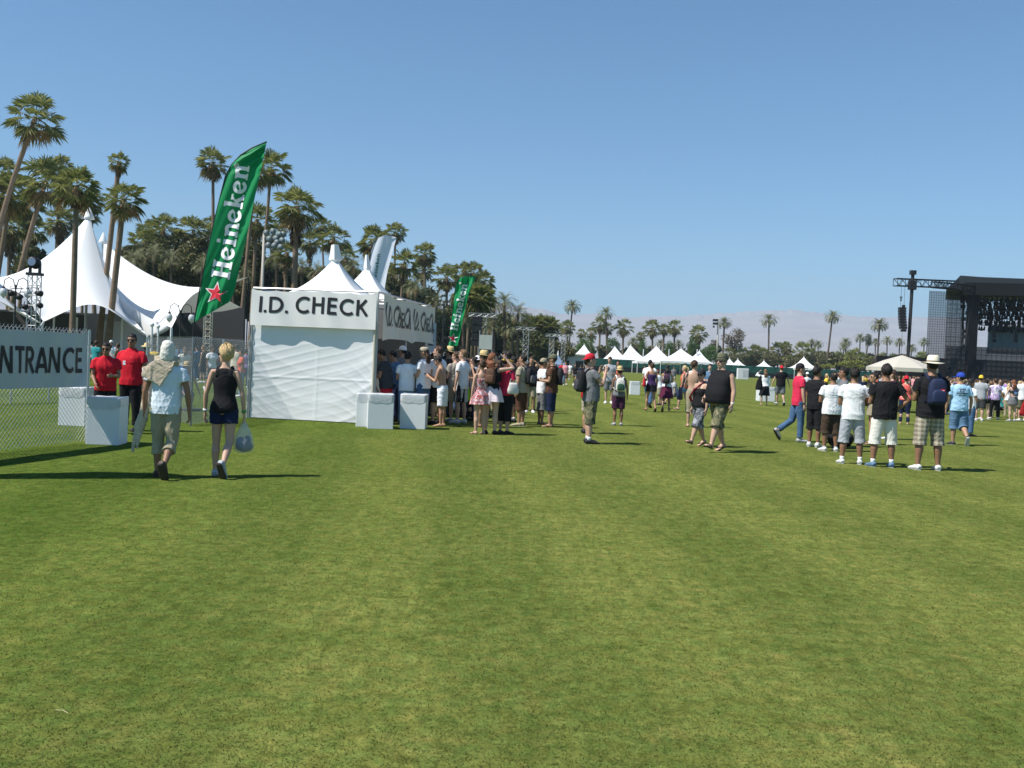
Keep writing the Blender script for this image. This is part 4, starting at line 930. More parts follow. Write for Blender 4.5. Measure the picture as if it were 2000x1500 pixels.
# seam and lacing at the front wall edge
B = MB(); B.tube([q3(.03, -.05, .03), q3(.03, -.05, HT - .75)], .035, 8); B.build("wall_edge", mat("tan hem", (.5, .46, .36), .8, .15, 20), idt)
BH = .86
def bfront(u, v): # u 0..1 left->right as seen, v 0..1 up
    s = 2 * u - 1; wv = .03 * math.sin(u * 13 + 1.5 * v) * (1 - v * .5) + .016 * math.sin(u * 31 + v * 3)
    return q3(Wd * (1 - u) + .0, -.085 - wv * .8 - .05 * (1 - v), HT - .03 - BH * (1 - v) - .02 * math.sin(u * 9) * v - (.03 if v > .95 else 0) * abs(math.sin(u * 16)))
B = MB(); B.sheet(bfront, 70, 16); bo = B.build("front_banner", VINYL, idt, True)
_, tot = strokes("I.D. CHECK", CAPS)
lh = .365; u0, u1 = .062, .942
def tf(u, v, off): uu = u0 + (u1 - u0) * u / tot; p = bfront(uu, .37 + v * .45); return p + nrm_f * (.008 + off)
lettering("I.D. CHECK", tf, "lettering", INK, bo, w=.175)
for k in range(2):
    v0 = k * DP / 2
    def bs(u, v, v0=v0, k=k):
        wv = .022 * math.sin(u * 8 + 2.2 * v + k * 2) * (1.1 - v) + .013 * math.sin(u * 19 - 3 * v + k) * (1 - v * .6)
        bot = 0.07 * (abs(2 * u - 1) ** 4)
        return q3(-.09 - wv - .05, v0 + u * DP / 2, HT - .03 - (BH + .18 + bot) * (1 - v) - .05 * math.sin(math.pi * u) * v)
    B = MB(); B.sheet(bs, 130, 34); so_ = B.build("side_banner", mat('warm-shade banner vinyl', (.78, .68, .56), .5, .06, 1.5, .05, 8), idt, True)  # white banner on the shaded side; warm bounce put into its colour
    def ts(u, v, off, bs=bs):
        uu = .07 + .88 * u / tot; vv = .30 + v * .46 + .08 * math.sin(uu * 17) * v; return bs(uu + .02 * math.sin(v * 5 + uu * 20), vv) + nrm_s * (.016 + off)
    lettering("I.D. CHECK", ts, "lettering", mat('warm-shade lettering', (.06, .035, .025), .5, .05), so_, w=.17)  # letters browned to carry the same painted-in warm shade
    # pagoda roof
    pkk = q3(Wd / 2, v0 + DP / 4, HT + .86 + .06 * k); B = MB(); ci = .30; cs = [(ci, v0 + ci), (Wd - ci, v0 + ci), (Wd - ci, v0 + DP / 2 - ci), (ci, v0 + DP / 2 - ci)]; V = []; nr, ns = 14, 8
    for j in range(nr + 1):
        t = j / nr
        for i in range(4 * ns):
            s, q = divmod(i, ns); a = q3(*cs[s], HT - .12); c = q3(*cs[(s + 1) % 4], HT - .12); e = a.lerp(c, q / ns); xy = pkk.lerp(e, .04 + .96 * t); V.append((xy.x, xy.y, e.z + (pkk.z - e.z) * (1 - t) ** 1.9))
    c4 = 4 * ns; B.add(V, [(j * c4 + i, j * c4 + (i + 1) % c4, (j + 1) * c4 + (i + 1) % c4, (j + 1) * c4 + i) for j in range(nr) for i in range(c4)])
    ro = B.build("roof", CANV, idt, True)
    B = MB(); pp = pkk - Vector((0, 0, .12)); B.tube([pp, pp + Vector((0, 0, .12)), pp + Vector((-.03, 0, .50))], [.03, .17 - .06 * k, .09 - .05 * k], 4); B.build("roof_finial", CANV, ro)
# hanging corner flap and rope
B = MB(); B.box(q3(.02, -.10, HT - .36), (.10, .02, .72), rz=-al); B.build("corner_flap", VINYL, idt)
B = MB(); pts = [q3(Wd + .03, -.06, HT - .6 - i * .12) + fu * .02 * math.sin(i * 2.3) for i in range(21)]; B.tube(pts, .012, 5); B.build("chain", STEEL, idt)
# small light notice board hanging beyond the tent
nb = G(840, 808); e = empty("hanging_sign", nb, 0, "pale blue vertical notice hanging just beyond the booth", "sign")
B = MB(); pz = P(841, 660, nb.y) - nb; B.box(pz, (.30, .03, .86)); B.build("panel", mat("pale sign", (.55, .63, .68), .5, .05), e)
B = MB(); B.tube([(.0, .05, 0), (.0, .05, pz.z + .5)], .02, 6); B.build("post", STEEL, e)
for k, (a, c) in enumerate(((.22, .05), (-.08, .06), (-.2, .04))): B = MB(); B.box(pz + Vector((.02, -.02, a)), (.16, .006, c)); B.build("print_line", mat("blue print", (.03, .06, .12), .6, .05), e)

# ------------------------------------------------------------------ chain link fences
WIRE = mat("fence wire", (.55, .57, .57), .35, .1, 8, metal=.55); PIPE = mat("fence pipe", (.48, .50, .50), .4, .1, 8, metal=.6)
def fence(p0, p1, h, label, sp=.105, posts=4, zig=True):
    p0, p1 = Vector((*p0[:2], 0)), Vector((*p1[:2], 0)); e = empty("chain_link_fence", p0, 0, label, "fence", None); d = (p1 - p0); Ln = d.length; d.normalize(); B = MB(); k = -h
    while k < Ln:
        for s in (1, -1):
            a, c = (k, k + h) ; za, zc = (0.03, h)
            lo, hi = max(a, 0), min(c, Ln)
            if hi > lo:
                f = lambda q: za + (zc - za) * (q - a) / (c - a)
                z0, z1 = f(lo), f(hi)
                if s < 0: z0, z1 = h + .03 - z0, h + .03 - z1
                B.tube([d * lo + Vector((0, 0, z0)), d * hi + Vector((0, 0, z1))], .0034, 3)
        k += sp
    B.build("wire_mesh", WIRE, e)
    if zig:
        B = MB(); q = 0
        while q < Ln: B.tube([d * q + Vector((0, 0, h - .01)), d * (q + sp * .5) + Vector((0, 0, h + .035))], .0035, 3); q += sp
        B.build("top_knuckles", WIRE, e)
    for i in range(posts): B = MB(); q = Ln * i / (posts - 1); B.tube([d * q, d * q + Vector((0, 0, h + .02))], .024, 8); B.build("post", PIPE, e)
    return e
fA = G(0, 884); fB = G(168, 864); dr = (fB - fA).normalized(); f0 = fA - dr * 2.5
fence(f0, fB, 1.83, "near chain-link fence carrying the ENTRANCE banner", .085, 3)
fC = G(300, 838); fD = q3(Wd + .05, 0, 0) + Bc
fm = G(372, 832)
fence(fm, fD, 1.83, "chain-link fence between the blonde woman and the ID booth", .085, 3)
fence(G(283, 806), fm, 1.83, "chain-link fence run behind the man with a draped head", .085, 3)
fence(G(-60, 790), G(163, 784), 1.4, "far low chain-link barrier seen through the entrance fence", .12, 4, False)
# ENTRANCE banner
sgn = empty("entrance_banner", fA, 0, "grey banner reading ENTRANCE tied on the near fence", "banner"); nS = Vector((dr.y, -dr.x, 0))
a0 = onplane(168, 700, fA, dr); uR = (Vector((a0.x, a0.y, 0)) - fA).dot(dr); zt = onplane(100, 648, fA, dr).z; zb = onplane(100, 757, fA, dr).z
uL = -2.45
def sg(u, v): # u metres along
    return dr * u + Vector((0, 0, zb + (zt - zb) * v)) + nS * (.035 + .014 * math.sin(u * 5 + 2 * v) + .008 * math.sin(u * 11 - v * 4)) 
B = MB(); B.sheet(lambda a, c: sg(uL + (uR - uL) * a, c), 80, 14); B.build("panel", VINYL2, sgn, True)
def U(px): q = onplane(px, 710, fA, dr); return (Vector((q.x, q.y, 0)) - fA).dot(dr)
_, tN = strokes("NTRANCE", CAPS); _, tE = strokes("ENTRANCE", CAPS); uN, uE = U(-7), U(161); sc_ = (uE - uN) / tN
zl0 = onplane(100, 728, fA, dr).z; zl1 = onplane(100, 678, fA, dr).z
def te(u, v, off): uu = uE - (tE - u) * sc_; return sg(uu, (zl0 + (zl1 - zl0) * v - zb) / (zt - zb)) + nS * (.006 + off)
lettering("ENTRANCE", te, "lettering", INK, sgn, w=.17)
for i in range(9): B = MB(); q = sg(uL + .1 + (uR - uL - .2) * i / 8, .98); B.tube([q, q + Vector((0, 0, .06)) - nS * .04], .006, 5); B.build("tie", WIRE, sgn)

# ------------------------------------------------------------------ bins
BOX = mat("white corrugated plastic", (.70, .72, .73), .45, .03, 3, spec=.4); LIN = mat("bin liner", (.72, .74, .75), .25, .06, 6, .5, 14, spec=.5, trans=.25)
def bin_(fx, fy, wpx, tpx, rz, label, lip=True, dp=None):
    g = G(fx, fy); wd = wpx * g.y / F; h = P(fx, tpx, g.y).z; dp = dp or wd; g = g + Vector((0, dp / 2, 0)); e = empty("rubbish_bin", g, R(rz), label, "bin", "white cardboard rubbish bins")
    B = MB(); B.box((0, 0, h / 2), (wd, dp, h)); o = B.build("box", BOX, e); bevel(o, .008)
    B = MB(); n = 48; V = []
    for z, k in ((h + .004, .93), (h + .010, 1.0), (h - .01, 1.014), (h - .10, 1.02), (h - .13, 1.016)):
        for i in range(n):
            t = 2 * math.pi * i / n; ca, sa = math.cos(t), math.sin(t); m_ = max(abs(ca), abs(sa)); dzz = (-.07 * max(0, -sa) ** 3 + .02 * math.sin(t * 7)) if z < h - .1 else 0
            V.append((ca / m_ * wd / 2 * k, sa / m_ * dp / 2 * k, z + dzz + .004 * math.sin(t * 9)))
    B.add(V, [(j * n + i, j * n + (i + 1) % n, (j + 1) * n + (i + 1) % n, (j + 1) * n + i) for j in range(4) for i in range(n)])
    B.add([(ca * wd * .44, sa * dp * .44, h - .03) for ca, sa in ((-1, -1), (1, -1), (1, 1), (-1, 1))], [(0, 1, 2, 3)])
    B.build("liner", LIN, e, True); return e
bin_(196, 869, 62, 777, 6, "white rubbish bin standing before the two red-shirted guards")
bin_(139, 832, 52, 757, 0, "white bin seen through the entrance fence beside the banner end")
bin_(711, 834, 38, 769, 8, "white bin half hidden, nearest the booth front wall")
bin_(738, 838, 50, 770, 10, "white bin below the booth's front right corner post")
bin_(805, 838, 50, 771, 0, "white bin standing alone in front of the white-shirted queue")
bin_(1240, 771, 19, 745, 0, "small distant white bin beside the red shoulder bag")
bin_(1498, 784, 30, 756, 0, "distant white bin behind the couple holding hands")
cb = G(1450, 741); e = tag(MB().box(Vector((0, 0, 1.0)) , (2.0, 1.0, 2.0)).build("equipment_cabinet", mat("white cabinet", (.68, .69, .70), .5, .05), loc=cb), "white cabinet standing against the far green fence", "cabinet")
bevel(e, .05); B = MB()
for k in range(5): B.box((.0 + .22 * k, -.51, 1.05), (.08, .02, 1.3))
B.build("louvre", mat("grey louvre", (.35, .36, .38), .5, .05), e)
# ------------------------------------------------------------------ feather flags
def curve_at(pts, t):
    L_ = [0]
    for a, c in zip(pts[:-1], pts[1:]): L_.append(L_[-1] + math.hypot(c[0] - a[0], c[1] - a[1]))
    s = t * L_[-1]
    for i in range(len(pts) - 1):
        if s <= L_[i + 1] + 1e-9: q = (s - L_[i]) / (L_[i + 1] - L_[i] + 1e-9); return (lerp(pts[i][0], pts[i + 1][0], q), lerp(pts[i][1], pts[i + 1][1], q))
    return pts[-1]
def flag(left, right, d, dep, col, pole, label, txt, tcol, B0, dirA, dirU, length, name="feather_flag", star=None, reg=None, polem=DKST):
    p0 = pole[0]; base = P(p0[0], p0[1], d); base = Vector((base.x, base.y, 0)); e = empty(name, base, 0, label, "flag")
    fm_ = lambda px, py, o=0.0: P(px, py, d + dep(px, py) - o) - base
    def sf(u, v):
        a, c = curve_at(left, v), curve_at(right, v); return fm_(lerp(a[0], c[0], u), lerp(a[1], c[1], u))
    B = MB(); B.sheet(sf, 26, 90); o = B.build("flag_cloth", mat("flag cloth " + label[:6], col, .55, .06, 3, .05, 20, spec=.3, trans=.3), e, True)
    B = MB(); pp = [P(x, y, d) - base for x, y in pole[1:]]; B.tube([Vector((0, 0, 0))] + pp, [.022] * 2 + [.018] * (len(pp) - 1), 8); B.build("pole", polem, e, True)
    B = MB(); B.tube([(0, 0, 0), (0, 0, .06)], .25, 14); B.build("base_plate", DKST, e)
    _, tl = strokes(txt, SL); s = length / tl
    la = math.hypot(*dirA); da = (dirA[0] / la, dirA[1] / la); lu = math.hypot(*dirU); hu = lu
    du = (dirU[0] / lu, dirU[1] / lu)
    lettering(txt, lambda u, v, off: fm_(B0[0] + da[0] * u * s + du[0] * v * hu, B0[1] + da[1] * u * s + du[1] * v * hu, .02 + off * 2), "lettering", mat("print " + label[:6], tcol, .5, .03), o, SL, step=.06)
    if star:
        cx, cy_, r, rt = star
        for k, (rr, cc, nm) in enumerate(((r, (.75, .75, .74), "star_outline"), (r * .80, (.62, .03, .05), "star"))):
            V = [fm_(cx, cy_, .03 + .012 * k)]
            for i in range(10): a = R(rt) + math.pi * i / 5; q = rr if i % 2 == 0 else rr * .42; V.append(fm_(cx + q * math.sin(a), cy_ - q * math.cos(a), .03 + .012 * k))
            MB().add(V, [(0, i + 1, (i + 1) % 10 + 1) for i in range(10)]).build(nm, mat(nm, cc, .5, .03), o)
    if reg:
        cx, cy_, r = reg; V = []; n = 16
        for i in range(n): a = 2 * math.pi * i / n; V.append(fm_(cx + r * math.cos(a), cy_ + r * math.sin(a), .03)); V.append(fm_(cx + r * .75 * math.cos(a), cy_ + r * .75 * math.sin(a), .03))
        Bm = MB().add(V, [(2 * i, 2 * ((i + 1) % n), 2 * ((i + 1) % n) + 1, 2 * i + 1) for i in range(n)])
        lt = [((-.3, -.5), (-.3, .5)), ((-.3, .5), (.25, .25)), ((.25, .25), (-.3, 0)), ((-.05, 0), (.3, -.5))]
        for (x1, y1), (x2, y2) in lt:
            q1 = (cx - y1 * r, cy_ - x1 * r); q2 = (cx - y2 * r, cy_ - x2 * r); w_ = r * .1; Bm.add([fm_(q1[0] - w_, q1[1] - w_, .032), fm_(q1[0] + w_, q1[1] + w_, .032), fm_(q2[0] + w_, q2[1] + w_, .032), fm_(q2[0] - w_, q2[1] - w_, .032)], [(0, 1, 2, 3)])
        Bm.build("registered_mark", mat("print " + label[:6], tcol, .5, .03), o)
    return e
GREEN = (.005, .27, .085)
def dep1(x, y):
    ax = (x - 380) * .16 - (y - 628) * -.0; s = (x - 400 + (y - 450) * .33)
    tq = max(0, (345 - y) / 70.0); bq = max(0, (y - 575) / 55.0)
    v = .05 * math.sin(s * .11 + y * .006) + .03 * math.sin((x + y * .42) * .25) * max(0, (s + 5) / 60)
    v += .10 * tq * math.sin((y + x * .62) * .33) + .09 * bq * math.sin((x * .9 + y * .25) * .42)
    return v
flag([(380, 628), (390, 574), (404, 500), (418, 436), (430, 386), (440, 346), (452, 322), (470, 303), (492, 289), (521, 277)],
     [(381, 628), (420, 606), (448, 590), (457, 572), (466, 530), (478, 482), (489, 430), (498, 384), (509, 335), (521, 277)], 25.5, dep1, GREEN,
     [(373, 800), (373, 720), (379, 630), (391, 560), (418, 434), (440, 345), (452, 322), (470, 303), (492, 289), (521, 277)], "tall green feather flag leaning over the chain-link fence", "Heineken", (.80, .80, .82), (448, 547), (40, -222), (-36.5, -6.5), 227, star=(422, 573, 24, 8), reg=(462, 324, 5))
flag([(876, 675), (880, 640), (884, 600), (890, 556), (894, 547), (902, 541), (914, 539), (929, 541)], [(893, 676), (897, 662), (903, 630), (909, 600), (914, 580), (919, 565), (924, 553), (930, 541)], 52.0,
     lambda x, y: .08 * math.sin((x - (y - 600) * -.2) * .35) + .06 * math.sin((x + y) * .16), GREEN,
     [(875, 738), (876, 690), (876, 675), (880, 640), (884, 600), (890, 556), (894, 547), (902, 541), (914, 539), (929, 541)], "small distant green feather flag above the queue", "Heineken", (.80, .80, .82), (893, 647), (20, -90), (-14, -3), 94, star=(885, 661, 10.5, 6), reg=(899, 553, 2.2))
flag([(712, 600), (714, 570), (719, 525), (724, 492), (729, 476), (738, 465), (752, 459), (764, 459), (775, 463)], [(740, 600), (749, 582), (753, 552), (757, 530), (762, 510), (766, 495), (770, 480), (773, 470), (775, 463)], 33.0,
     lambda x, y: .05 * math.sin((x + (y - 500) * .3) * .16), (.74, .78, .88),
     [(700, 790), (706, 650), (712, 600), (714, 570), (719, 525), (724, 492), (729, 476), (738, 465), (752, 459), (764, 459), (775, 463)], "pale white feather flag rising behind the booth roofs", "Heineken", (.01, .16, .12), (735, 551), (7, -54), (-6.5, -.8), 56)
# one more flag stands outside the frame; its shadow crosses the grass
tipg = G(345, 933); bs_ = tipg - Vector((.92, .39, 0)) * (4.5 / 1.376); e = empty("feather_flag", bs_, 0, "green feather flag beside the fence beyond the frame", "flag")
B = MB(); B.sheet(lambda u, v: Vector((.28 * v * v + (.25 * u) * math.sin(math.pi * min(1, .12 + v * .88)) ** .6, .8 * u * math.sin(math.pi * min(1, .12 + v * .88)) ** .6 + .03 * math.sin(v * 20 + u * 6), 1.0 + 3.5 * v)), 10, 40); B.build("flag_cloth", mat("flag cloth off", GREEN, .55, .06), e, True)
B = MB(); B.tube([(0, 0, 0), (0, 0, 1), (.07, 0, 2.75), (.28, 0, 4.5)], .022, 8); B.build("pole", DKST, e)

# ------------------------------------------------------------------ lamps and towers on the left
GLOBE = mat("lamp globe", (.72, .74, .74), .3, .03, spec=.5, trans=.3)
def lamp(px, topy, d, label, s=1.0, arms_=2):
    b0 = P(px, topy, d); e = empty("street_lamp", (b0.x, b0.y, 0), 0, label, "lamp"); h = b0.z
    B = MB(); B.tube([(0, 0, 0), (0, 0, .4), (0, 0, h)], [.09, .06, .03], 8); B.build("post", DKST, e)
    for q in ((-1, 1) if arms_ == 2 else ()):
        B = MB(); B.tube([(0, 0, h - .25 * s), (q * .12 * s, 0, h + .22 * s), (q * .33 * s, 0, h + .33 * s), (q * .52 * s, 0, h + .2 * s), (q * .56 * s, 0, h - .12 * s)], .022, 6); B.tube([(0, 0, h - .5 * s), (q * .2 * s, 0, h - .35 * s), (q * .28 * s, 0, h - .15 * s), (q * .18 * s, 0, h - .05 * s)], .014, 5)
        a = B.build("arm", DKST, e, True); B = MB(); B.tube([(q * .56 * s, 0, h - .10 * s), (q * .56 * s, 0, h - .2 * s)], [.05, .09], 8); B.build("collar", DKST, a)
        B = MB(); B.ball((q * .56 * s, 0, h - .38 * s), (.17 * s, .17 * s, .22 * s)); B.tube([(q * .56 * s, 0, h - .55 * s), (q * .56 * s, 0, h - .66 * s)], [.07 * s, .01], 8); B.build("globe", GLOBE, a, True)
    return e
lamp(31, 556, 46, "double lamp post with white globes near the floodlight tower", 1.0)
lamp(353, 606, 50, "double lamp post with two white globes before the sagging canopy", 1.0)
lamp(862, 668, 60, "small double globe lamp beyond the booth near the queue", .9)
for px, py, d, lb in ((297, 637, 40, "white round-topped post by the fence opening"), (309, 640, 47, "second white ball-topped post behind the fence")):
    b0 = P(px, py, d); e = empty("bollard_post", (b0.x, b0.y, 0), 0, lb, "post"); B = MB(); B.tube([(0, 0, 0), (0, 0, b0.z)], .045, 10); B.build("shaft", WHT, e); B = MB(); B.ball((0, 0, b0.z + .06), .09); B.build("ball_top", WHT, e, True)
def tower(px, py, pyb, d, wd, label, m=STEEL, step=None, cat="tower", head=0.0):
    t = P(px, py, d); e = empty("truss_tower", (t.x, t.y, 0), 0, label, cat); B = MB(); truss(B, (0, 0, 0), (0, 0, t.z), wd, step or wd * 1.1, wd * .055); B.build("frame", m, e)
    B = MB(); B.box((0, 0, .05), (wd * 2, wd * 2, .1)); B.build("base", DKST, e)
    if head: B = MB(); truss(B, (-head, 0, t.z), (head, 0, t.z), wd * .55, wd, wd * .05); B.build("cross_arm", m, e)
    return e, t.z
e, h = tower(68, 538, 700, 46, .42, "steel truss floodlight tower above the ENTRANCE banner")
fl = empty("searchlight", (e.location.x, e.location.y, h), 0, "black moving searchlight on top of the truss tower", "searchlight"); B = MB(); B.box((0, 0, .06), (.62, .5, .12)); B.build("base", DKST, fl); 
for q in (-1, 1): B = MB(); B.box((q * .22, 0, .32), (.06, .2, .44)); B.build("yoke_arm", DKST, fl)
B = MB(); B.tube([(-.02, .2, .55), (-.02, .1, .56), (-.02, -.28, .6)], [.2, .27, .24], 14); B.build("lamp_head", DKST, fl, True); B = MB(); B.tube([(-.02, -.28, .6), (-.02, -.31, .604)], .19, 14); B.build("lens", mat("lens glass", (.3, .32, .34), .1, .05, metal=.6), fl)
for k, (dx, dz) in enumerate(((-.55, -1.0), (-.95, -.85), (.35, -1.35), (-.35, -1.45), (.3, -.8))):
    q = empty("spot_lamp", (e.location.x + dx, e.location.y - .2, h + dz), R(20 * k), "black spot lamp clamped to the floodlight tower", "spot lamp", "spot lamps on the floodlight tower"); B = MB(); B.tube([(0, .15, 0), (0, -.15, -.04)], [.09, .14], 10); B.build("can", DKST, q, True); B = MB(); B.tube([(0, 0, .05), (0, 0, .2), (-dx * .5, .2, .22)], .02, 5); B.build("clamp", DKST, q)
tower(409, 560, 700, 52, .34, "slim ladder-like scaffold tower beneath the tall green flag", mat("worn alloy", (.5, .48, .4), .5, .2, 5, metal=.5), .35)
tower(944, 616, 720, 62, .42, "truss tower with loudspeaker right of the small green flag", head=.9)
sp = P(930, 648, 61.5); e = empty("loudspeaker", sp - Vector((0, 0, .9)), 0, "black loudspeaker stack hung beside the truss tower", "loudspeaker"); B = MB()
for k in range(4): B.box((.02 * k, -.04 * k, .23 + .46 * k), (.62, .5, .42))
B.build("cabinet", DKST, e); B = MB(); B.tube([(0, 0, 1.8), (.1, 0, 2.3)], .02, 5); B.build("rigging", DKST, e)
tower(1028, 642, 720, 78, .42, "truss tower with short arm before the brown palm trunks", head=.8)
tower(1078, 655, 720, 95, .42, "thin distant truss tower right of the brown palm trunks", head=.6)
tower(1101, 655, 720, 118, .45, "distant H-shaped truss mast near the first palm pair", head=1.3)
sg_ = empty("notice_stand", G(944, 776), 0, "pale framed notice stand behind the queue under the loudspeaker", "sign"); gz = P(944, 668, sg_.location.y).z
B = MB(); B.box((0, 0, gz), (.55, .04, .62)); B.build("panel", mat("pale notice", (.45, .47, .44), .6, .15, 4), sg_)
for q in (-1, 1): B = MB(); B.tube([(q * .27, 0, 0), (q * .27, 0, gz + .5)], .02, 6); B.build("leg", STEEL, sg_)
# disc cluster light mast
dm = P(516, 455, 84); e = empty("sports_light", (dm.x, dm.y, 0), 0, "field light mast with cluster of round dish lamps among palms", "light mast"); B = MB(); B.tube([(0, 0, 0), (0, 0, dm.z)], [.16, .11], 9); B.build("mast", mat("pale mast", (.4, .37, .32), .7, .1), e, True)
B = MB()
for pz in (463, 480): a = P(520, pz, 84); B.tube([(-.2, 0, a.z), (1.4, 0, a.z)], .04, 5)
B.build("cross_arm", STEEL, e)
for x, y in ((520, 455), (533, 452), (546, 458), (526, 467), (539, 466), (551, 470), (524, 479), (536, 480), (548, 483), (553, 458), (541, 474)):
    a = P(x, y, 83.6) - Vector((dm.x, dm.y, 0)); B = MB(); B.tube([a + Vector((0, .35, .1)), a + Vector((0, .1, .03)), a], [.08, .22, .27], 14); B.build("dish_lamp", mat("lamp dish", (.15, .19, .20), .5, .2), e, True)
dm = P(868, 585, 130); e = empty("sports_light", (dm.x, dm.y, 0), 0, "far field light mast beside the small green flag", "light mast"); B = MB(); B.tube([(0, 0, 0), (0, 0, dm.z)], [.16, .11], 7); B.build("mast", DKST, e)
for x, y in ((862, 578), (868, 576), (860, 586), (868, 588), (864, 594)): a = P(x, y, 129.7) - Vector((dm.x, dm.y, 0)); B = MB(); B.tube([a + Vector((0, .3, 0)), a], [.15, .26], 10); B.build("dish_lamp", mat("lamp dish", (.15, .19, .20), .5, .2), e, True)
dm = P(1403, 622, 262); e = empty("sports_light", (dm.x, dm.y, 0), 0, "tall pale field light pole above the big man's hat", "light mast"); zt_ = dm.z; b0 = P(1400, 712, 262); B = MB(); B.tube([(b0.x - dm.x, 0, 0), (0, 0, zt_)], [.32, .2], 8); B.build("mast", mat("pale mast", (.4, .37, .32), .7, .1), e, True)
for r_ in range(3):
    for k in range(3 if r_ < 2 else 1): a = P(1394 + k * 3.6, 625 + r_ * 6.5, 261.5) - Vector((dm.x, dm.y, 0)); B = MB(); B.box(a, (.42, .4, .5)); B.build("floodlight", DKST, e)
B = MB()
for r_ in range(2): a = P(1397, 625 + r_ * 6.5, 262) - Vector((dm.x, dm.y, 0)); B.tube([a + Vector((-.8, 0, -.3)), a + Vector((.9, 0, -.3))], .07, 5)
B.build("cross_arm", DKST, e)

# ------------------------------------------------------------------ right side: far green fence, tents
gf = empty("green_fence", G(1300, 731), 0, "long dark green windscreen fence closing off the far field", "fence"); gi = -gf.location
def gfp(px): return Vector((P(px, 720, 240 if px > 1122 else 240).x, 236 + (px - 1122) * .012, 0)) + gi
B = MB(); V = []; N = 90
for i in range(N + 1):
    px = 1122 + (1800 - 1122) * i / N; p = gfp(px); hgt = 3.05 - .5 * (px - 1122) / 678
    for z, o in ((0, .0), (hgt * .38, .03 * (i % 2)), (hgt * .40, .0), (hgt * .97, .06 * math.sin(i * 2.1)), (hgt, 0)): V.append(p + Vector((0, -o, z)))
B.add(V, [(i * 5 + k, (i + 1) * 5 + k, (i + 1) * 5 + k + 1, i * 5 + k + 1) for i in range(N) for k in range(4)])
B.build("windscreen", mat("green windscreen", (.010, .085, .062), .7, .15, .6), gf)
B = MB(); V = []
for i in range(N + 1): p = gfp(1122 + 678 * i / N); V += [p + Vector((0, -.12, 0)), p + Vector((0, -.12, 1.2))]
B.add(V, [(2 * i, 2 * i + 2, 2 * i + 3, 2 * i + 1) for i in range(N)]); B.build("dark_skirt", mat("black windscreen", (.010, .018, .016), .8, .2, .8), gf)
for i in range(24): B = MB(); p = gfp(1122 + 678 * i / 23); B.tube([p + Vector((0, .08, 0)), p + Vector((0, .08, 3.0))], .06, 6); B.build("post", DKST, gf)
def ptent(px, py, l, r, by, d, label, group=None, val=True, peaks=None):
    c = P((l + r) / 2, by, d); wd = (r - l) * d / F; ez = c.z; base = Vector((c.x, c.y, 0)); e = empty("party_tent", base, 0, label, "tent", group); pk = P(px, py, d) - base; hw = wd / 2; dd = min(hw, 5)
    pk.y = 0; nr, ns = 14, 8; cs = [(-hw, -dd), (hw, -dd), (hw, dd), (-hw, dd)]; B = MB(); V = []
    for j in range(nr + 1):
        t = j / nr
        for i in range(4 * ns):
            s, q = divmod(i, ns); a, b2 = cs[s], cs[(s + 1) % 4]; q /= ns; ex, ey = lerp(a[0], b2[0], q), lerp(a[1], b2[1], q); V.append((lerp(pk.x, ex, .03 + .97 * t), lerp(0, ey, .03 + .97 * t), ez + (pk.z - ez) * (1 - t) ** 1.7))
    m4 = 4 * ns; B.add(V, [(j * m4 + i, j * m4 + (i + 1) % m4, (j + 1) * m4 + (i + 1) % m4, (j + 1) * m4 + i) for j in range(nr) for i in range(m4)]); B.build("roof", CANV, e, True)
    if val:
        B = MB(); n = 24
        for k in range(4):
            a, b2 = cs[k], cs[(k + 1) % 4]; V = []
            for i in range(n + 1): q = i / n; x, y = lerp(a[0], b2[0], q), lerp(a[1], b2[1], q); V += [(x, y, ez + .01), (x * 1.002, y * 1.002, ez - .35 - .18 * abs(math.sin(q * math.pi * 6)))]
            B.add(V, [(2 * i, 2 * i + 2, 2 * i + 3, 2 * i + 1) for i in range(n)])
        B.build("valance", CANV, e)
    for a in cs: B = MB(); B.tube([(a[0], a[1], 0), (a[0], a[1], ez)], .06, 6); B.build("pole", WHT, e)
    B = MB(); B.tube([pk - Vector((0, 0, .1)), pk + Vector((0, 0, .45))], [.12, .02], 6); B.build("finial", CANV, e)
    return e
ptent(1141, 674, 1106, 1172, 703, 246, "white peaked tent leftmost behind the far green fence")
ptent(1201, 678, 1170, 1236, 706, 246, "white peaked tent above the camera man's hands")
ptent(1231, 675, 1204, 1274, 706, 252, "tall white peaked tent next to the flat-topped pair")
ptent(1282, 677, 1240, 1322, 707, 225, "wide white peaked tent with scalloped valance behind the purple-top woman")
ptent(1330, 682, 1284, 1378, 706, 222, "broad low white tent with arched window openings")
ptent(1366, 686, 1330, 1394, 711, 244, "steep white peaked tent beside the broad tent")
ptent(1425, 701, 1408, 1440, 714, 246, "small white peaked tent just right of the light pole")
ptent(1441, 702, 1428, 1456, 714, 249, "small white peaked tent above the lawn cabinet")
ptent(1492, 705, 1478, 1506, 716, 247, "small lone white peaked tent above the white-topped woman")
ptent(1570, 698, 1545, 1594, 719, 243, "white peaked tent behind the black cap of the red-shirted man")
for k, (px, lb) in enumerate(((1257, "thin white mast between far tent roofs"), (1307, "second thin white mast on the far tents"), (1362, "thin white mast by the steep far tent"))):
    t = P(px, 682, 243); B = MB(); B.tube([(0, 0, 0), (0, 0, t.z)], .12, 6); o = B.build("tent_mast", WHT, loc=(t.x, t.y, 0)); tag(o, lb, "mast")
bt = ptent(1090, 692, 1072, 1106, 712, 112, "blue-grey peaked tent at the far end of the queue"); 
for c_ in bt.children:
    if c_.name.startswith(("roof", "valance")): c_.data.materials[0] = mat("blue canvas", (.16, .23, .33), .7, .1)
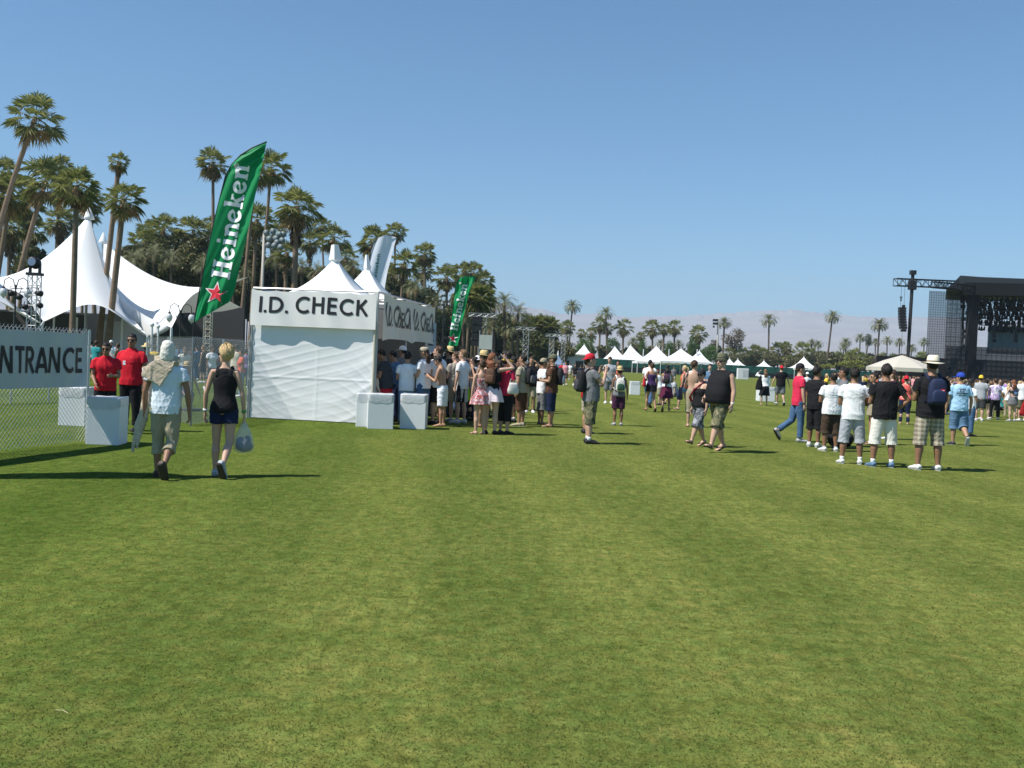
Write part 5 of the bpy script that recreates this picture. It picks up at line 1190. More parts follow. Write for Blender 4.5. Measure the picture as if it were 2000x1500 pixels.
lw = empty("site_office", P(1090, 715, 150) * 1, 0, "long low white service building beyond the queue's end", "building"); lw.location.z = 0; B = MB(); B.box((0, 0, 1.4), (9, 3, 2.8)); B.build("wall", mat("white panel", (.6, .6, .58), .7, .06), lw); B = MB(); B.box((0, 0, 2.9), (9.6, 3.6, .2)); B.build("roof", mat("pale roof", (.5, .46, .36), .7, .1), lw)
for k in range(4): B = MB(); B.box((-3.2 + 2.1 * k, -1.52, 1.5), (1.1, .06, 1.0)); B.build("window", mat("dark lens", (.01, .01, .012), .12, 0.05), lw)
# umbrella
ub = P(1762, 694, 47); e = empty("market_umbrella", (ub.x, ub.y, 0), 0, "large cream market umbrella before the stage's black mesh", "umbrella"); B = MB(); n = 8; V = [(0, 0, ub.z)]; rim = P(1762, 719, 47).z; RR = 1.62
for t in (.5, 1):
    for i in range(n): a = 2 * math.pi * (i + .3) / n; V.append((RR * t * math.cos(a), RR * t * math.sin(a), lerp(ub.z, rim, t) + (.04 if t == .5 else 0)))
B.add(V, [(0, 1 + i, 1 + (i + 1) % n) for i in range(n)] + [(1 + i, 9 + i, 9 + (i + 1) % n, 1 + (i + 1) % n) for i in range(n)]); o = B.build("canopy", mat("cream canvas", (.62, .58, .50), .75, .05, trans=.25), e); solid(o, .02)
B = MB(); V = []
for i in range(n): a = 2 * math.pi * (i + .3) / n; V += [(RR * math.cos(a), RR * math.sin(a), rim), (RR * math.cos(a), RR * math.sin(a), rim - .16)]
B.add(V, [(2 * i, 2 * ((i + 1) % n), 2 * ((i + 1) % n) + 1, 2 * i + 1) for i in range(n)]); B.build("valance", mat("cream canvas", (.62, .58, .50), .75, .05, trans=.25), e)
B = MB(); B.tube([(0, 0, 0), (0, 0, ub.z)], .045, 8); B.build("pole", mat("brown wood", (.10, .06, .035), .6, .15), e)
for i in range(n): a = 2 * math.pi * (i + .3) / n; B = MB(); B.tube([(0, 0, ub.z - .75), (RR * .55 * math.cos(a), RR * .55 * math.sin(a), lerp(ub.z, rim, .55) - .02)], .018, 4); B.build("rib", mat("brown wood", (.10, .06, .035), .6, .15), e)
B = MB(); B.box((0, 0, .08), (.6, .6, .16)); B.build("base", DKST, e)
tr_ = G(1782, 772); e = empty("table_stall", tr_, 0, "low counter stall with striped front beneath the cream umbrella", "stall"); B = MB(); B.box((0, 0, .9), (1.5, .7, .06)); B.build("counter", WHT, e); B = MB()
for k in range(5): B.box((.2, -.3, .15 + k * .16), (1.0, .03, .05))
B.build("slats", STEEL, e)
for q in (-.7, .7): B = MB(); B.box((q, 0, .44), (.06, .6, .88)); B.build("leg", DKST, e)

# ------------------------------------------------------------------ stage
SD = 125.0
scr = lambda px, py, d=SD: P(px, py, d)
stg = empty("concert_stage", (scr(1930, 740).x, SD, 0), 0, "huge open black concert stage with roof and lighting rig", "stage"); si = -stg.location
def SP(px, py, d=SD): return P(px, py, d) + si
BLK = mat("black cloth", (.012, .012, .014), .85, .2, .5); ROOF = mat("dark roof fabric", (.045, .048, .055), .6, .15, .3)
B = MB(); f = [SP(1866, 566), SP(1916, 540), SP(2090, 548), SP(2150, 570), SP(1915, 567)]
fr = [(1848, 566), (1876, 538), (1918, 541), (2120, 549), (2120, 569), (1890, 568)]
a = [SP(x, y, SD - 3) for x, y in fr]; c = [SP(x, y, SD - 3) + Vector((6.4, 15, 0)) for x, y in fr]; n = len(fr)
B.add(a + c, [tuple(range(n)), tuple(range(2 * n - 1, n - 1, -1))] + [(i, i + n, (i + 1) % n + n, (i + 1) % n) for i in range(n)]); B.build("roof", ROOF, stg)
B = MB(); g0, g1 = SP(1884, 566, SD - 3.2), SP(2110, 571, SD - 3.2); B.add([g0 + Vector((0, 0, .9)), g1 + Vector((0, 0, .9)), g1 + Vector((0, 0, -.6)), g0 + Vector((0, 0, -.6))], [(0, 1, 2, 3)]); o = B.build("roof_fascia", BLK, stg); solid(o, .2)
for px, wd, d in ((1902, 16, SD - 2), (1884, 3, SD + 4), (2080, 16, SD - 2)):
    t = SP(px, 567, d); w_ = wd * SD / F; B = MB(); B.box((t.x, t.y, t.z / 2), (w_, w_, t.z)); B.build("roof_column", BLK, stg)
DK = SP(1990, 735); B = MB(); B.box((DK.x - .5, 6, .9), (16, 12, 1.8)); B.build("stage_deck", BLK, stg)
# rear screens and cloths
B = MB(); a = SP(1931, 636, SD + 9); c = SP(2100, 698, SD + 9); B.box(((a.x + c.x) / 2, a.y, (a.z + c.z) / 2), (c.x - a.x, .2, a.z - c.z)); B.build("rear_screen", mat("blue grey screen", (.17, .215, .25), .7, .1, .4), stg)
B = MB()
for k in range(12): x = a.x + 1.0 * k; B.box((x, a.y - .15, (a.z + c.z) / 2), (.05, .05, a.z - c.z))
B.build("screen_mullions", mat("pale bar", (.3, .34, .36), .5, .1), stg)
def scrim(name, p, q, z0, z1, alpha, dens=.5, th=.05):
    m, nt, b = newmat("scrim"); b.inputs["Base Color"].default_value = (.03, .032, .036, 1); b.inputs["Roughness"].default_value = .9
    tr2 = nt.nodes.new("ShaderNodeBsdfTransparent"); ms = nt.nodes.new("ShaderNodeMixShader"); ms.inputs[0].default_value = alpha; nt.links.new(tr2.outputs[0], ms.inputs[1]); nt.links.new(b.outputs[0], ms.inputs[2]); nt.links.new(ms.outputs[0], nt.nodes["Material Output"].inputs["Surface"])
    B = MB(); B.add([Vector((p.x, p.y, z0)), Vector((q.x, q.y, z0)), Vector((q.x, q.y, z1)), Vector((p.x, p.y, z1))], [(0, 1, 2, 3)]); o = B.build(name, m, stg)
    B = MB(); Lh = (Vector((q.x, q.y, 0)) - Vector((p.x, p.y, 0))); n = int(Lh.length / dens)
    for i in range(n + 1): g = p + Lh * i / n; B.tube([(g.x, g.y - .05, z0), (g.x, g.y - .05, z1)], th * .5, 4)
    z = z0
    while z <= z1: B.tube([(p.x, p.y - .05, z), (q.x, q.y - .05, z)], th * .5, 4); z += dens
    B.build("scrim_grid", BLK, o); return o
p, q = SP(1806, 740, SD - 1), SP(1872, 740, SD - 1); scrim("wing_scrim", p, q, 0, SP(1806, 567, SD - 1).z, .52, .30, .035)
p2 = SP(1842, 740, SD + 5); q2 = SP(1880, 740, SD + 5); scrim("inner_wing_scrim", p2, q2, 0, SP(1840, 572, SD + 5).z, .45, .6, .05)
p, q = SP(1845, 740, SD - 2.2), SP(2120, 740, SD - 2.2); scrim("front_cloth", p, q, 0, SP(1900, 678, SD).z, .86, .6, .05)
B = MB(); a = SP(1806, 700, SD + 3); B.box((a.x + 8, a.y + 6, 2.2), (24, .4, 4.4)); B.build("back_cloth", BLK, stg)
# rig trusses with lamps
g = random.Random(5)
for r_, (py, d, m_) in enumerate(((574, SD - 1, 12), (582, SD + 1, 14), (590, SD + 2, 14), (600, SD + 5, 15), (609, SD + 6, 15), (619, SD + 7, 15), (632, SD + 8, 14))):
    a = SP(1912 if r_ else 1874, py, d); c = SP(2060, py + 4, d); B = MB(); truss(B, a, c, .42, .7, .035); B.build("lighting_truss", DKST, stg)
    for k in range(m_ * 2):
        t = (k + g.random() * .7) / (m_ * 2); pp = a.lerp(c, t); B = MB(); s = g.uniform(.26, .46); tl = g.uniform(-.6, .6)
        B.tube([pp, pp - Vector((0, 0, .4))], .03, 4); B.tube([pp - Vector((0, 0, .4)), pp - Vector((-tl * s, .1, .4 + s * 1.7))], [s * .35, s * .62], 8); B.build("stage_lamp", DKST, stg)
for x, y0, y1 in ((1880, 575, 655), (1889, 590, 660), (1940, 640, 668), (1985, 640, 668), (1882, 640, 700)):
    B = MB(); a = SP(x, y0, SD + 2); c = SP(x + g.uniform(-4, 4), y1, SD + 2); B.tube([a, c], .05, 5)
    for k in range(3): B.box(a.lerp(c, .3 + .3 * k), (.5, .4, .45))
    B.build("hanging_lamp_bar", DKST, stg)
# mast, outrigger truss, speaker array
mt = P(1783, 534, SD - 6); mb = G(1779, 757); e = empty("speaker_mast", (mt.x - .1, mt.y, 0), 0, "tall black mast left of the stage carrying the delay truss", "mast"); B = MB(); B.tube([(0, 0, 0), (.1, 0, mt.z)], .21, 4); B.build("column", DKST, e); B = MB(); B.box((.1, 0, mt.z + .1), (.62, .62, .5)); B.box((.1, 0, mt.z - 1.4), (.8, .7, 1.1)); B.build("head_block", DKST, e)
B = MB(); a = P(1749, 551, SD - 6) - e.location; c = P(1868, 556, SD - 4) - e.location; truss(B, a, c, .85, 1.0, .06); B.build("outrigger_truss", DKST, e)
B = MB(); truss(B, P(1822, 556, SD - 5) - e.location, P(1900, 563, SD - 3) - e.location, .7, .5, .05); B.build("service_truss", DKST, e)
sa = P(1763, 600, SD - 6); e = empty("speaker_array", (sa.x, sa.y, P(1763, 644, SD - 6).z), 0, "curved black line array of speakers hanging off the mast", "speaker array"); z1 = sa.z - e.location.z
for k in range(9): B = MB(); B.box((.0 + .012 * k * k * .3 - .05, -.02 * k, z1 - .17 - k * .325), (.78 if k < 8 else .5, .6, .29)); B.build("speaker_cabinet", DKST, e)
B = MB(); B.box((.1, 0, z1 + .12), (.3, .3, .3)); B.box((-.25, 0, z1 + .95), (.12, .12, .5)); B.box((-.25, 0, z1 + 1.2), (.3, .12, .1)); B.build("hoist", DKST, e); B = MB(); zz = P(1763, 558, SD - 6).z - e.location.z
for q in (-.25, .15): B.tube([(q, 0, z1), (q, 0, zz)], .018, 4)
B.tube([(.1, 0, 0), (.1, 0, -3.2)], .018, 4); B.build("cable", DKST, e)

# ------------------------------------------------------------------ palms and trees
PG = "palms beyond the fence"
pal = [ # cx, cy, r, base x, label
 (70, 228, 60, -38, "tallest fan palm with big crown high over the marquee", dict(mid=-.9)),
 (22, 372, 56, -30, "fan palm cut by the frame edge, dark crowded crown", dict()),
 (90, 352, 58, 0, "fan palm with leaning trunk left of the marquee peak", dict(mid=-.3)),
 (150, 362, 52, 140, "fan palm whose straight trunk crosses the marquee canopy", dict(d=52, tw=.75, skirt=.4)),
 (233, 315, 24, 188, "narrow wind-cropped fan palm above its neighbour", dict(d=60, tw=.8, skirt=.9, sy=1.1)),
 (242, 388, 46, 206, "fan palm with yellowing fronds right of the marquee peak", dict(d=57, tw=.9)),
 (416, 316, 38, 417, "fan palm standing just left of the tall flag's tip", dict(skirt=.5)),
 (498, 338, 36, 463, "slender leaning fan palm hidden partly by the green flag", dict(tw=.8, d=90)),
 (530, 326, 44, 497, "slender fan palm right beside the green flag's tip", dict(tw=.8, d=98, skirt=.3)),
 (580, 402, 54, 570, "stout full-crowned fan palm above the booth's banner", dict(skirt=1.0, tw=1.3)),
 (502, 428, 42, 486, "dark fan palm crown low behind the twin slender trunks", dict(skirt=.5)),
 (560, 492, 30, 553, "small fan palm with brown skirt beside the stout palm", dict(skirt=1.2, d=100)),
 (320, 446, 38, 318, "bushy fan palm left of the pair behind the canopy", dict(skirt=1.2)),
 (378, 448, 38, 375, "bushy fan palm right of the pair behind the canopy", dict(skirt=1.3)),
 (282, 470, 36, 290, "fan palm low behind the marquee's right slope", dict(skirt=1.0)),
 (350, 470, 30, 348, "small fan palm wedged between two bushy palms", dict(skirt=1.4)),
 (63, 445, 38, 62, "dark fan palm low behind the marquee's left slope", dict(skirt=1.5)),
 (118, 430, 36, 112, "fan palm crown close beside the crossing trunk", dict(skirt=1.0)),
 (20, 440, 44, 12, "dark fan palm low at the frame's edge", dict(skirt=1.0)),
 (176, 392, 34, 188, "fan palm behind the tip of the marquee peak", dict(skirt=.8, d=95)),
 (652, 462, 36, 676, "fan palm left of the booth's front finial", dict(skirt=.5)),
 (628, 440, 24, 640, "smaller fan palm close to the stout palm", dict(skirt=.5)),
 (732, 470, 40, 742, "full fan palm just behind the pale flag", dict(skirt=.7)),
 (772, 452, 26, 768, "fan palm peeking over the pale flag's tip", dict(skirt=.5)),
 (790, 512, 34, 772, "fan palm with brown trunk right of the pale flag", dict(skirt=.8)),
 (768, 540, 28, 778, "low fan palm directly above the booth side banners", dict(skirt=1.2)),
 (830, 494, 28, 828, "fan palm rising highest right of the pale flag", dict(skirt=.5)),
 (826, 525, 26, 836, "lower fan palm in front of the highest one", dict(skirt=.8)),
 (872, 540, 32, 874, "fan palm with paired trunk left of the small flag", dict(skirt=.4)),
 (906, 530, 28, 905, "fan palm just above the small green flag", dict(skirt=.4)),
 (925, 530, 26, 922, "second fan palm above the small green flag", dict(skirt=.4)),
 (944, 548, 28, 936, "outer fan palm ending the tall row on the right", dict(skirt=.4)),
 (936, 575, 22, 930, "low fan palm under the outer palm of the row", dict(skirt=.8)),
]
for cx, cy_, r, bx, lb, kw in pal: palm(cx, cy_, r, bx, 'fan', label=lb, group=None, **kw)
for cx, cy_, r, bx, lb, kw in [(8, 335, 40, -14, 'dark fan palm crown cut off highest at the frame edge', dict(skirt=.5)), (118, 330, 36, 100, 'fan palm crown overlapping two taller neighbours', dict(skirt=.6)), (55, 400, 42, 30, 'fan palm crown filling the gap under the leaning trunk', dict(skirt=1.0)), (165, 415, 32, 158, 'small fan palm touching the marquee cap', dict(skirt=1.2)), (425, 440, 34, 425, 'fan palm behind the middle of the tall green flag', dict(skirt=1.2)), (470, 455, 34, 468, 'fan palm left of the slender leaning trunk', dict(skirt=1.2)), (298, 452, 32, 300, 'fan palm crown left of the bushy pair', dict(skirt=1.2)), (535, 455, 30, 532, 'fan palm behind the dish lamp mast', dict(skirt=1.2)), (605, 470, 28, 606, 'fan palm right of the stout palm trunk', dict(skirt=1.2)), (675, 500, 30, 676, 'fan palm between the booth finials', dict(skirt=1.0))]: palm(cx, cy_, r, bx, 'fan', label=lb, group=None, **kw)
dat = [(300, 498, 34, "date palm with pale midribs behind the sagging canopy"), (335, 505, 30, "small date palm among the canopy's bushy palms"), (430, 500, 34, "date palm hidden behind the tall green flag"), (455, 545, 30, "low date palm right of the tall green flag"), (395, 520, 30, "date palm low beside the flag's left edge"), (590, 520, 26, "date palm at the foot of the stout palm"), (740, 560, 28, "dark date palm directly behind the booth's rear roof"), (1025, 625, 26, "outermost feathery date palm next to the mountains"), (265, 510, 42, "grey green date palm behind the marquee's right edge"), (240, 535, 30, "ragged date palm touching the marquee canopy"), (540, 505, 34, "date palm behind the dish lamp cluster"), (478, 540, 30, "date palm beneath the slender leaning trunks"),
       (620, 530, 30, "date palm left of the booth's front roof"), (690, 520, 30, "date palm between the two booth roofs"), (812, 560, 34, "date palm above the side banners"), (850, 590, 30, "dark date palm between booth and small flag"),
       (965, 595, 28, "feathery date palm right of the palm row"), (985, 590, 34, "tall feathery date palm with spiky top"), (1012, 612, 34, "arching date palm at the end of the grove"), (1000, 640, 30, "low spreading date palm behind the truss tower"), (955, 640, 32, "dark date palm behind the notice stand"), (905, 620, 30, "date palm hidden behind the small green flag")]
for cx, cy_, r, lb in dat: palm(cx, cy_, r, cx + random.uniform(-4, 4), 'date', label=lb, d=105 if cx < 700 else 125)
# far right row
fr_ = [(1058, 648, 27, "fan", "golden green fan palm cluster at the grove's corner"), (1078, 645, 24, "fan", "fan palm beside the golden corner cluster"), (1042, 655, 20, "fan", "small fan palm against the dark grove edge"), (1118, 599, 20, "date", "tall date palm above the blue-grey tent"), (1108, 638, 18, "fan", "fan palm directly under the tall date palm"),
       (1183, 612, 20, "date", "date palm rising over the camera man's fan palm"), (1172, 632, 18, "fan", "fan palm above the camera man"), (1186, 640, 15, "fan", "fan palm close behind the date palm's trunk"), (1218, 637, 20, "fan", "round fan palm above the straw-hatted girl"), (1274, 639, 20, "fan", "round fan palm above the purple-top woman"),
       (1297, 642, 14, "fan", "slim fan palm second of the middle trio"), (1317, 638, 18, "fan", "full fan palm right of the slim one"), (1364, 650, 21, "fan", "stocky fan palm above the shirtless man"), (1415, 630, 17, "date", "date palm beside the pale light pole"), (1502, 625, 20, "date", "lone tall date palm over the hand-holding couple"),
       (1626, 618, 19, "date", "lone tall date palm over the buzz-cut man"), (1718, 634, 20, "date", "tall date palm left of the hanging speakers"), (1135, 650, 11, "fan", "tiny fan palm over the leftmost far tent"), (1155, 650, 15, "fan", "dark fan palm over the leafy green tree"), (1252, 656, 12, "fan", "small dark fan palm beside the leafy tree")]
for cx, cy_, r, k, lb in fr_: palm(cx, cy_, r, cx + {1118: -10, 1183: 5, 1626: -13, 1718: -5, 1415: -4, 1502: 0}.get(cx, random.uniform(-2, 2)), k, label=lb, d=(262 + (cx % 7) * 5) if cx > 1105 else 150, low=True, tw=1.35, skirt=.6 if k == 'fan' else 0)
lowp = [(1425, 690, 15), (1450, 692, 16), (1475, 686, 17), (1490, 690, 14), (1520, 684, 19), (1535, 676, 12), (1566, 684, 20), (1585, 690, 14), (1606, 696, 13), (1638, 700, 17), (1668, 694, 17), (1682, 700, 15), (1700, 706, 13), (1722, 700, 14), (1745, 700, 13), (1800, 698, 15), (1815, 705, 12)]
for k, (cx, cy_, r) in enumerate(lowp): palm(cx, cy_ + 1, r * 1.2, cx, 'fan', label="low golden-green fan palm in the hedge row behind the far fence", group="low palms behind the far fence", d=266 + (k % 5) * 5, low=True, skirt=.6)
for k, (cx, cy_, r) in enumerate([(1237, 668, 15), (1290, 672, 15), (1325, 672, 14), (1652, 668, 14), (1680, 660, 13), (1648, 678, 12), (1710, 668, 12), (1733, 665, 13), (1757, 668, 13), (1780, 680, 13), (1805, 668, 13), (1598, 672, 12), (1586, 670, 12)]): palm(cx, cy_, r, cx, 'date', label="distant small date palm in the plantation below the mountains", group="plantation date palms", d=285 + (k % 4) * 8, low=True)
tr = [(1142, 676, 24, 20, 258, 'green', "bright green leafy tree behind the leftmost far tent"), (1196, 674, 16, 18, 258, 'green', "round green leafy tree between two far tents"), (1256, 678, 13, 16, 258, 'green', "small green leafy tree above the tall far tent"), (1310, 680, 16, 15, 260, 'green', "green leafy shrub tree behind the broad tent"), (1352, 676, 14, 20, 262, 'green', "green bushy tree under the stocky palm"), (1388, 690, 24, 22, 258, 'green', "dense green tree left of the pale light pole"),
      (1436, 666, 26, 32, 275, 'brown', "big greyish brown dry tree right of the light pole"), (1395, 672, 10, 10, 280, 'brown', "small brown dry tree at the pole's foot"), (1110, 676, 16, 20, 200, 'dark', "dark rounded tree behind the H-shaped mast"), (1505, 700, 26, 14, 262, 'olive', "olive scrub tree behind the lone small tent"), (1552, 704, 26, 14, 262, 'olive', "olive scrub tree behind the black-cap tent"), (1600, 702, 22, 20, 270, 'olive', "thin olive tree right of the black-cap tent"), (1660, 712, 34, 10, 262, 'lime', "yellow-green shrub bank behind the buzz-cut man"), (1720, 708, 26, 14, 270, 'brown', "brown dry scrub before the tall date palm"), (1614, 716, 16, 8, 258, 'lime', "yellow-green bush by the fence corner"), (1445, 702, 26, 14, 262, 'olive', "olive bush below the big dry tree"), (1694, 664, 10, 14, 290, 'dark', "dark slim tree between distant date palms")]
for cx, cy_, rx, ry, d, k, lb in tr: bush(cx, cy_, rx, ry, d, k, lb, n=2200)
for k in range(26):
    x_ = 1412 + k * 17 + random.uniform(-5, 5); bush(x_, 708 + random.uniform(-6, 5), random.uniform(15, 24), random.uniform(11, 17), 278 + (k % 3) * 5, ['olive', 'olive', 'dark', 'lime'][k % 4], ['olive green scrub tree in the hedge row behind the far fence', 'olive green scrub tree in the hedge row behind the far fence', 'dark scrub tree in the hedge row behind the far fence', 'yellow green scrub tree in the hedge row behind the far fence'][k % 4], group='hedge row ' + ['olive', 'olive', 'dark', 'lime'][k % 4], n=1100, leaf=.5)
for k in range(14):
    x_ = 1112 + k * 22; bush(x_, 690 + random.uniform(-5, 5), random.uniform(14, 20), random.uniform(9, 15), 272 + (k % 3) * 4, ['olive', 'dark', 'green'][k % 3], ['olive shrub behind the far white tents', 'dark shrub behind the far white tents', 'fresh green shrub behind the far white tents'][k % 3], group='tent row shrubs ' + ['olive', 'dark', 'green'][k % 3], n=900, leaf=.5)
# dark undergrowth beneath the grove
un = [(262, 520, 44, 44, 'olive'), (300, 510, 40, 40, 'dark'), (345, 515, 40, 44, 'dark'), (395, 510, 44, 46, 'olive'), (440, 520, 44, 50, 'dark'), (480, 500, 34, 44, 'dark'), (505, 520, 40, 44, 'olive'), (600, 545, 44, 30, 'olive'), (650, 550, 40, 28, 'dark'), (730, 555, 40, 40, 'dark'), (300, 560, 70, 50, 'dark'), (400, 560, 60, 55, 'dark'), (350, 535, 50, 30, 'olive'), (430, 630, 50, 26, 'lime'), (450, 600, 46, 40, 'dark'), (545, 545, 50, 42, 'dark'), (500, 590, 50, 50, 'dark'), (620, 570, 50, 36, 'dark'), (690, 560, 40, 36, 'olive'), (790, 580, 44, 40, 'dark'), (830, 620, 50, 60, 'dark'), (880, 640, 60, 60, 'dark'), (930, 650, 60, 55, 'dark'), (985, 660, 50, 50, 'dark'), (1030, 680, 46, 36, 'dark'), (1080, 690, 40, 26, 'olive'), (905, 600, 40, 34, 'olive'), (470, 560, 36, 30, 'olive'), (60, 520, 60, 40, 'dark')]
for k, (cx, cy_, rx, ry, kd) in enumerate(un):
    bush(cx, cy_, rx, ry, (112 if cx < 700 else 140) + (k % 3) * 4, kd, ["dark undergrowth tree filling the palm grove", "olive undergrowth tree filling the palm grove", "yellow-green undergrowth shrub in the palm grove"][['dark', 'olive', 'lime'].index(kd)] , group="undergrowth " + kd + " trees of the palm grove", n=5200, leaf=.32)
for k, (px, w_) in enumerate(((1035, 11), (1042, 9), (1052, 12), (1062, 10), (1072, 12), (925, 5), (932, 5), (938, 5), (916, 5))):
    t = P(px, 640 if px > 1000 else 590, 148 if px > 1000 else 100); B = MB(); r_ = w_ * t.y / F / 2; g = random.Random(k)
    e = empty("palm_tree", (t.x, t.y, 0), 0, "brown shaggy palm trunk standing in the grove's corner group" if px > 1000 else "thin pale palm trunk behind the loudspeaker tower", "palm tree", "shaggy palms of the grove corner" if px > 1000 else "thin pale palms by the tower")
    B.tube([(0, 0, 0), (0, 0, t.z * .5), (.05, 0, t.z)], [r_, r_ * .95, r_ * 1.05], 9); B.build("trunk", TRK, e, True); co = link("crown", FANL[k % 3], e, (0, 0, t.z + .5)); s_ = 2.2; co.scale = (s_, s_, s_)
# ------------------------------------------------------------------ people in the photo
pp = person
# left: guards and walkers
g1 = pp(203, 846, 668, 200, "guard in red polo and sunglasses, shorter one behind the bin", w=1.08, skin='brown', top=('polo', 'red'), bot=('pants', 'black'), shoe=('sneaker', 'black'), arms=('bent', 'low'), glasses=True, lean=6, head=(-12, -4))
g2 = pp(252, 841, 652, 172, "taller guard in red polo with badge, black trousers", w=1.1, skin='brown', top=('polo', 'red'), bot=('pants', 'black'), shoe=('sneaker', 'black'), arms=('loose', 'loose'), legs='casual', glasses=True, badge=True, head=(10, 0))
tw = pp(320, 932, 676, 4, "man walking away with pale cloth over head and tan scarf", w=1.02, skin='brown', hair=('short', 'black'), top=('tee', (lambda: mat("pale blue tee", (.62, .70, .78), .85, .06, 6, .2, 50))()), bot=('capri', 'khaki'), shoe=('sneaker', 'brown'), arms=('loose', 'loose'), legs='kickr', hgt=1.70)
H = tw['H']; B = MB()
B.tube([tw['hd'](0, -.004, 1.012), tw['hd'](0, -.004, .99), tw['hd'](0, -.006, .95), tw['hd'](0, -.012, .905), tw['hd'](0, -.012, .872), tw['tr'](0, -.012, .85)], [(.02 * H, .024 * H), (.045 * H, .052 * H), (.056 * H, .066 * H), (.057 * H, .064 * H), (.062 * H, .062 * H), (.07 * H, .05 * H)], 16, ref=(1, 0, 0)); o = B.build("head_cloth", mat("pale head cloth", (.62, .61, .56), .9, .08, 8, .3, 40), tw['root'], True); queue(o, .009, 2, .006, 5, 14)
B = MB(); B.tube([tw['tr'](.085, -.01, .845), tw['tr'](.0, -.03, .858), tw['tr'](-.085, -.02, .845)], [(.035 * H, .05 * H), (.03 * H, .06 * H), (.035 * H, .05 * H)], 14)
V = [tw['tr'](.075, -.066, .86), tw['tr'](-.07, -.07, .87), tw['tr'](-.17, -.055, .80), tw['tr'](-.165, -.085, .735), tw['tr'](-.06, -.095, .69), tw['tr'](-.03, -.1, .665), tw['tr'](.05, -.085, .79)]
V2 = [v + Vector((0, .035, 0)) for v in V]; n = len(V); B.add(V + V2, [tuple(range(n)), tuple(range(2 * n - 1, n - 1, -1))] + [(i, i + n, (i + 1) % n + n, (i + 1) % n) for i in range(n)]); o = B.build("scarf", mat("tan scarf", (.42, .36, .27), .9, .08, 8, .3, 40), tw['root'], True); queue(o, .010, 3, .008, 6, 12)
# knitted sweater carried in his left hand
hnd = W2(tw, tw['A'][-1][2] + tw['A'][-1][4] * .08); e = empty("knitted_sweater", hnd, 0, "beige knitted sweater hanging from the draped man's hand", "sweater"); B = MB(); B.tube([(0, 0, .28), (0, 0, .05), (-.05, 0, -.12), (-.09, .0, -.3)], [(.035, .03), (.07, .04), (.08, .05), (.05, .03)], 10); B.tube([(-.05, 0, -.1), (-.11, 0, -.30), (-.14, .02, -.46)], [(.05, .03), (.04, .025), (.03, .02)], 8); B.tube([(-.02, 0, -.1), (-.05, -.03, -.3), (-.07, -.03, -.42)], [(.04, .03), (.03, .025), (.02, .02)], 8); o = B.build("knit_body", mat("beige knit", (.55, .47, .36), .95, .12, 25, .8, 60), e, True); queue(o, .010, 2, .008, 3, 16)
bl = pp(433, 930, 663, 3, "blonde woman in black tank top walking away with plastic bag", sex='f', w=1.0, skin='fair', hair=('pixie', 'blonde'), top=('tank', 'black'), bot=('short', 'navy'), shoe=('sneaker', 'lgrey'), arms=('loose', 'loose'), legs='kickr', glasses=True, head=(52, 0), wrist=[(-1, 'white'), (1, 'green')], hgt=1.68)
hp = bl['A'][1][2] + bl['A'][1][4] * .07; hnd = W2(bl, hp); e = empty("plastic_bag", hnd - Vector((0, 0, .46)), 0, "translucent white plastic bag held by the blonde woman", "bag")
m_, nt_, b_ = newmat("thin plastic"); b_.inputs["Base Color"].default_value = (.62, .66, .72, 1); b_.inputs["Roughness"].default_value = .25; tr9 = nt_.nodes.new("ShaderNodeBsdfTransparent"); ms9 = nt_.nodes.new("ShaderNodeMixShader"); ms9.inputs[0].default_value = .36; nt_.links.new(tr9.outputs[0], ms9.inputs[1]); nt_.links.new(b_.outputs[0], ms9.inputs[2]); nt_.links.new(ms9.outputs[0], nt_.nodes["Material Output"].inputs["Surface"])
B = MB(); n = 22; V = []; zs = [(.01, .3), (.03, .8), (.10, 1.0), (.20, .92), (.30, .6), (.38, .28), (.44, .10), (.48, .07)]
for z, k in zs:
    for i in range(n): a = 2 * math.pi * i / n; V.append((.135 * k * math.cos(a) * (1 + .06 * math.sin(5 * a + z * 20)), .10 * k * math.sin(a) * (1 + .08 * math.sin(4 * a)), z))
B.add(V, [(i * n + k, i * n + (k + 1) % n, (i + 1) * n + (k + 1) % n, (i + 1) * n + k) for i in range(len(zs) - 1) for k in range(n)] + [tuple(range(n - 1, -1, -1))]); B.build("bag_skin", m_, e, True)
B = MB(); B.ball((.01, 0, .10), (.115, .075, .075)); B.ball((-.04, 0, .14), (.06, .05, .08)); B.ball((.05, 0, .17), (.045, .04, .07)); B.build("contents", mat("dark cloth", (.05, .06, .09), .9, .3, 12), e, True)
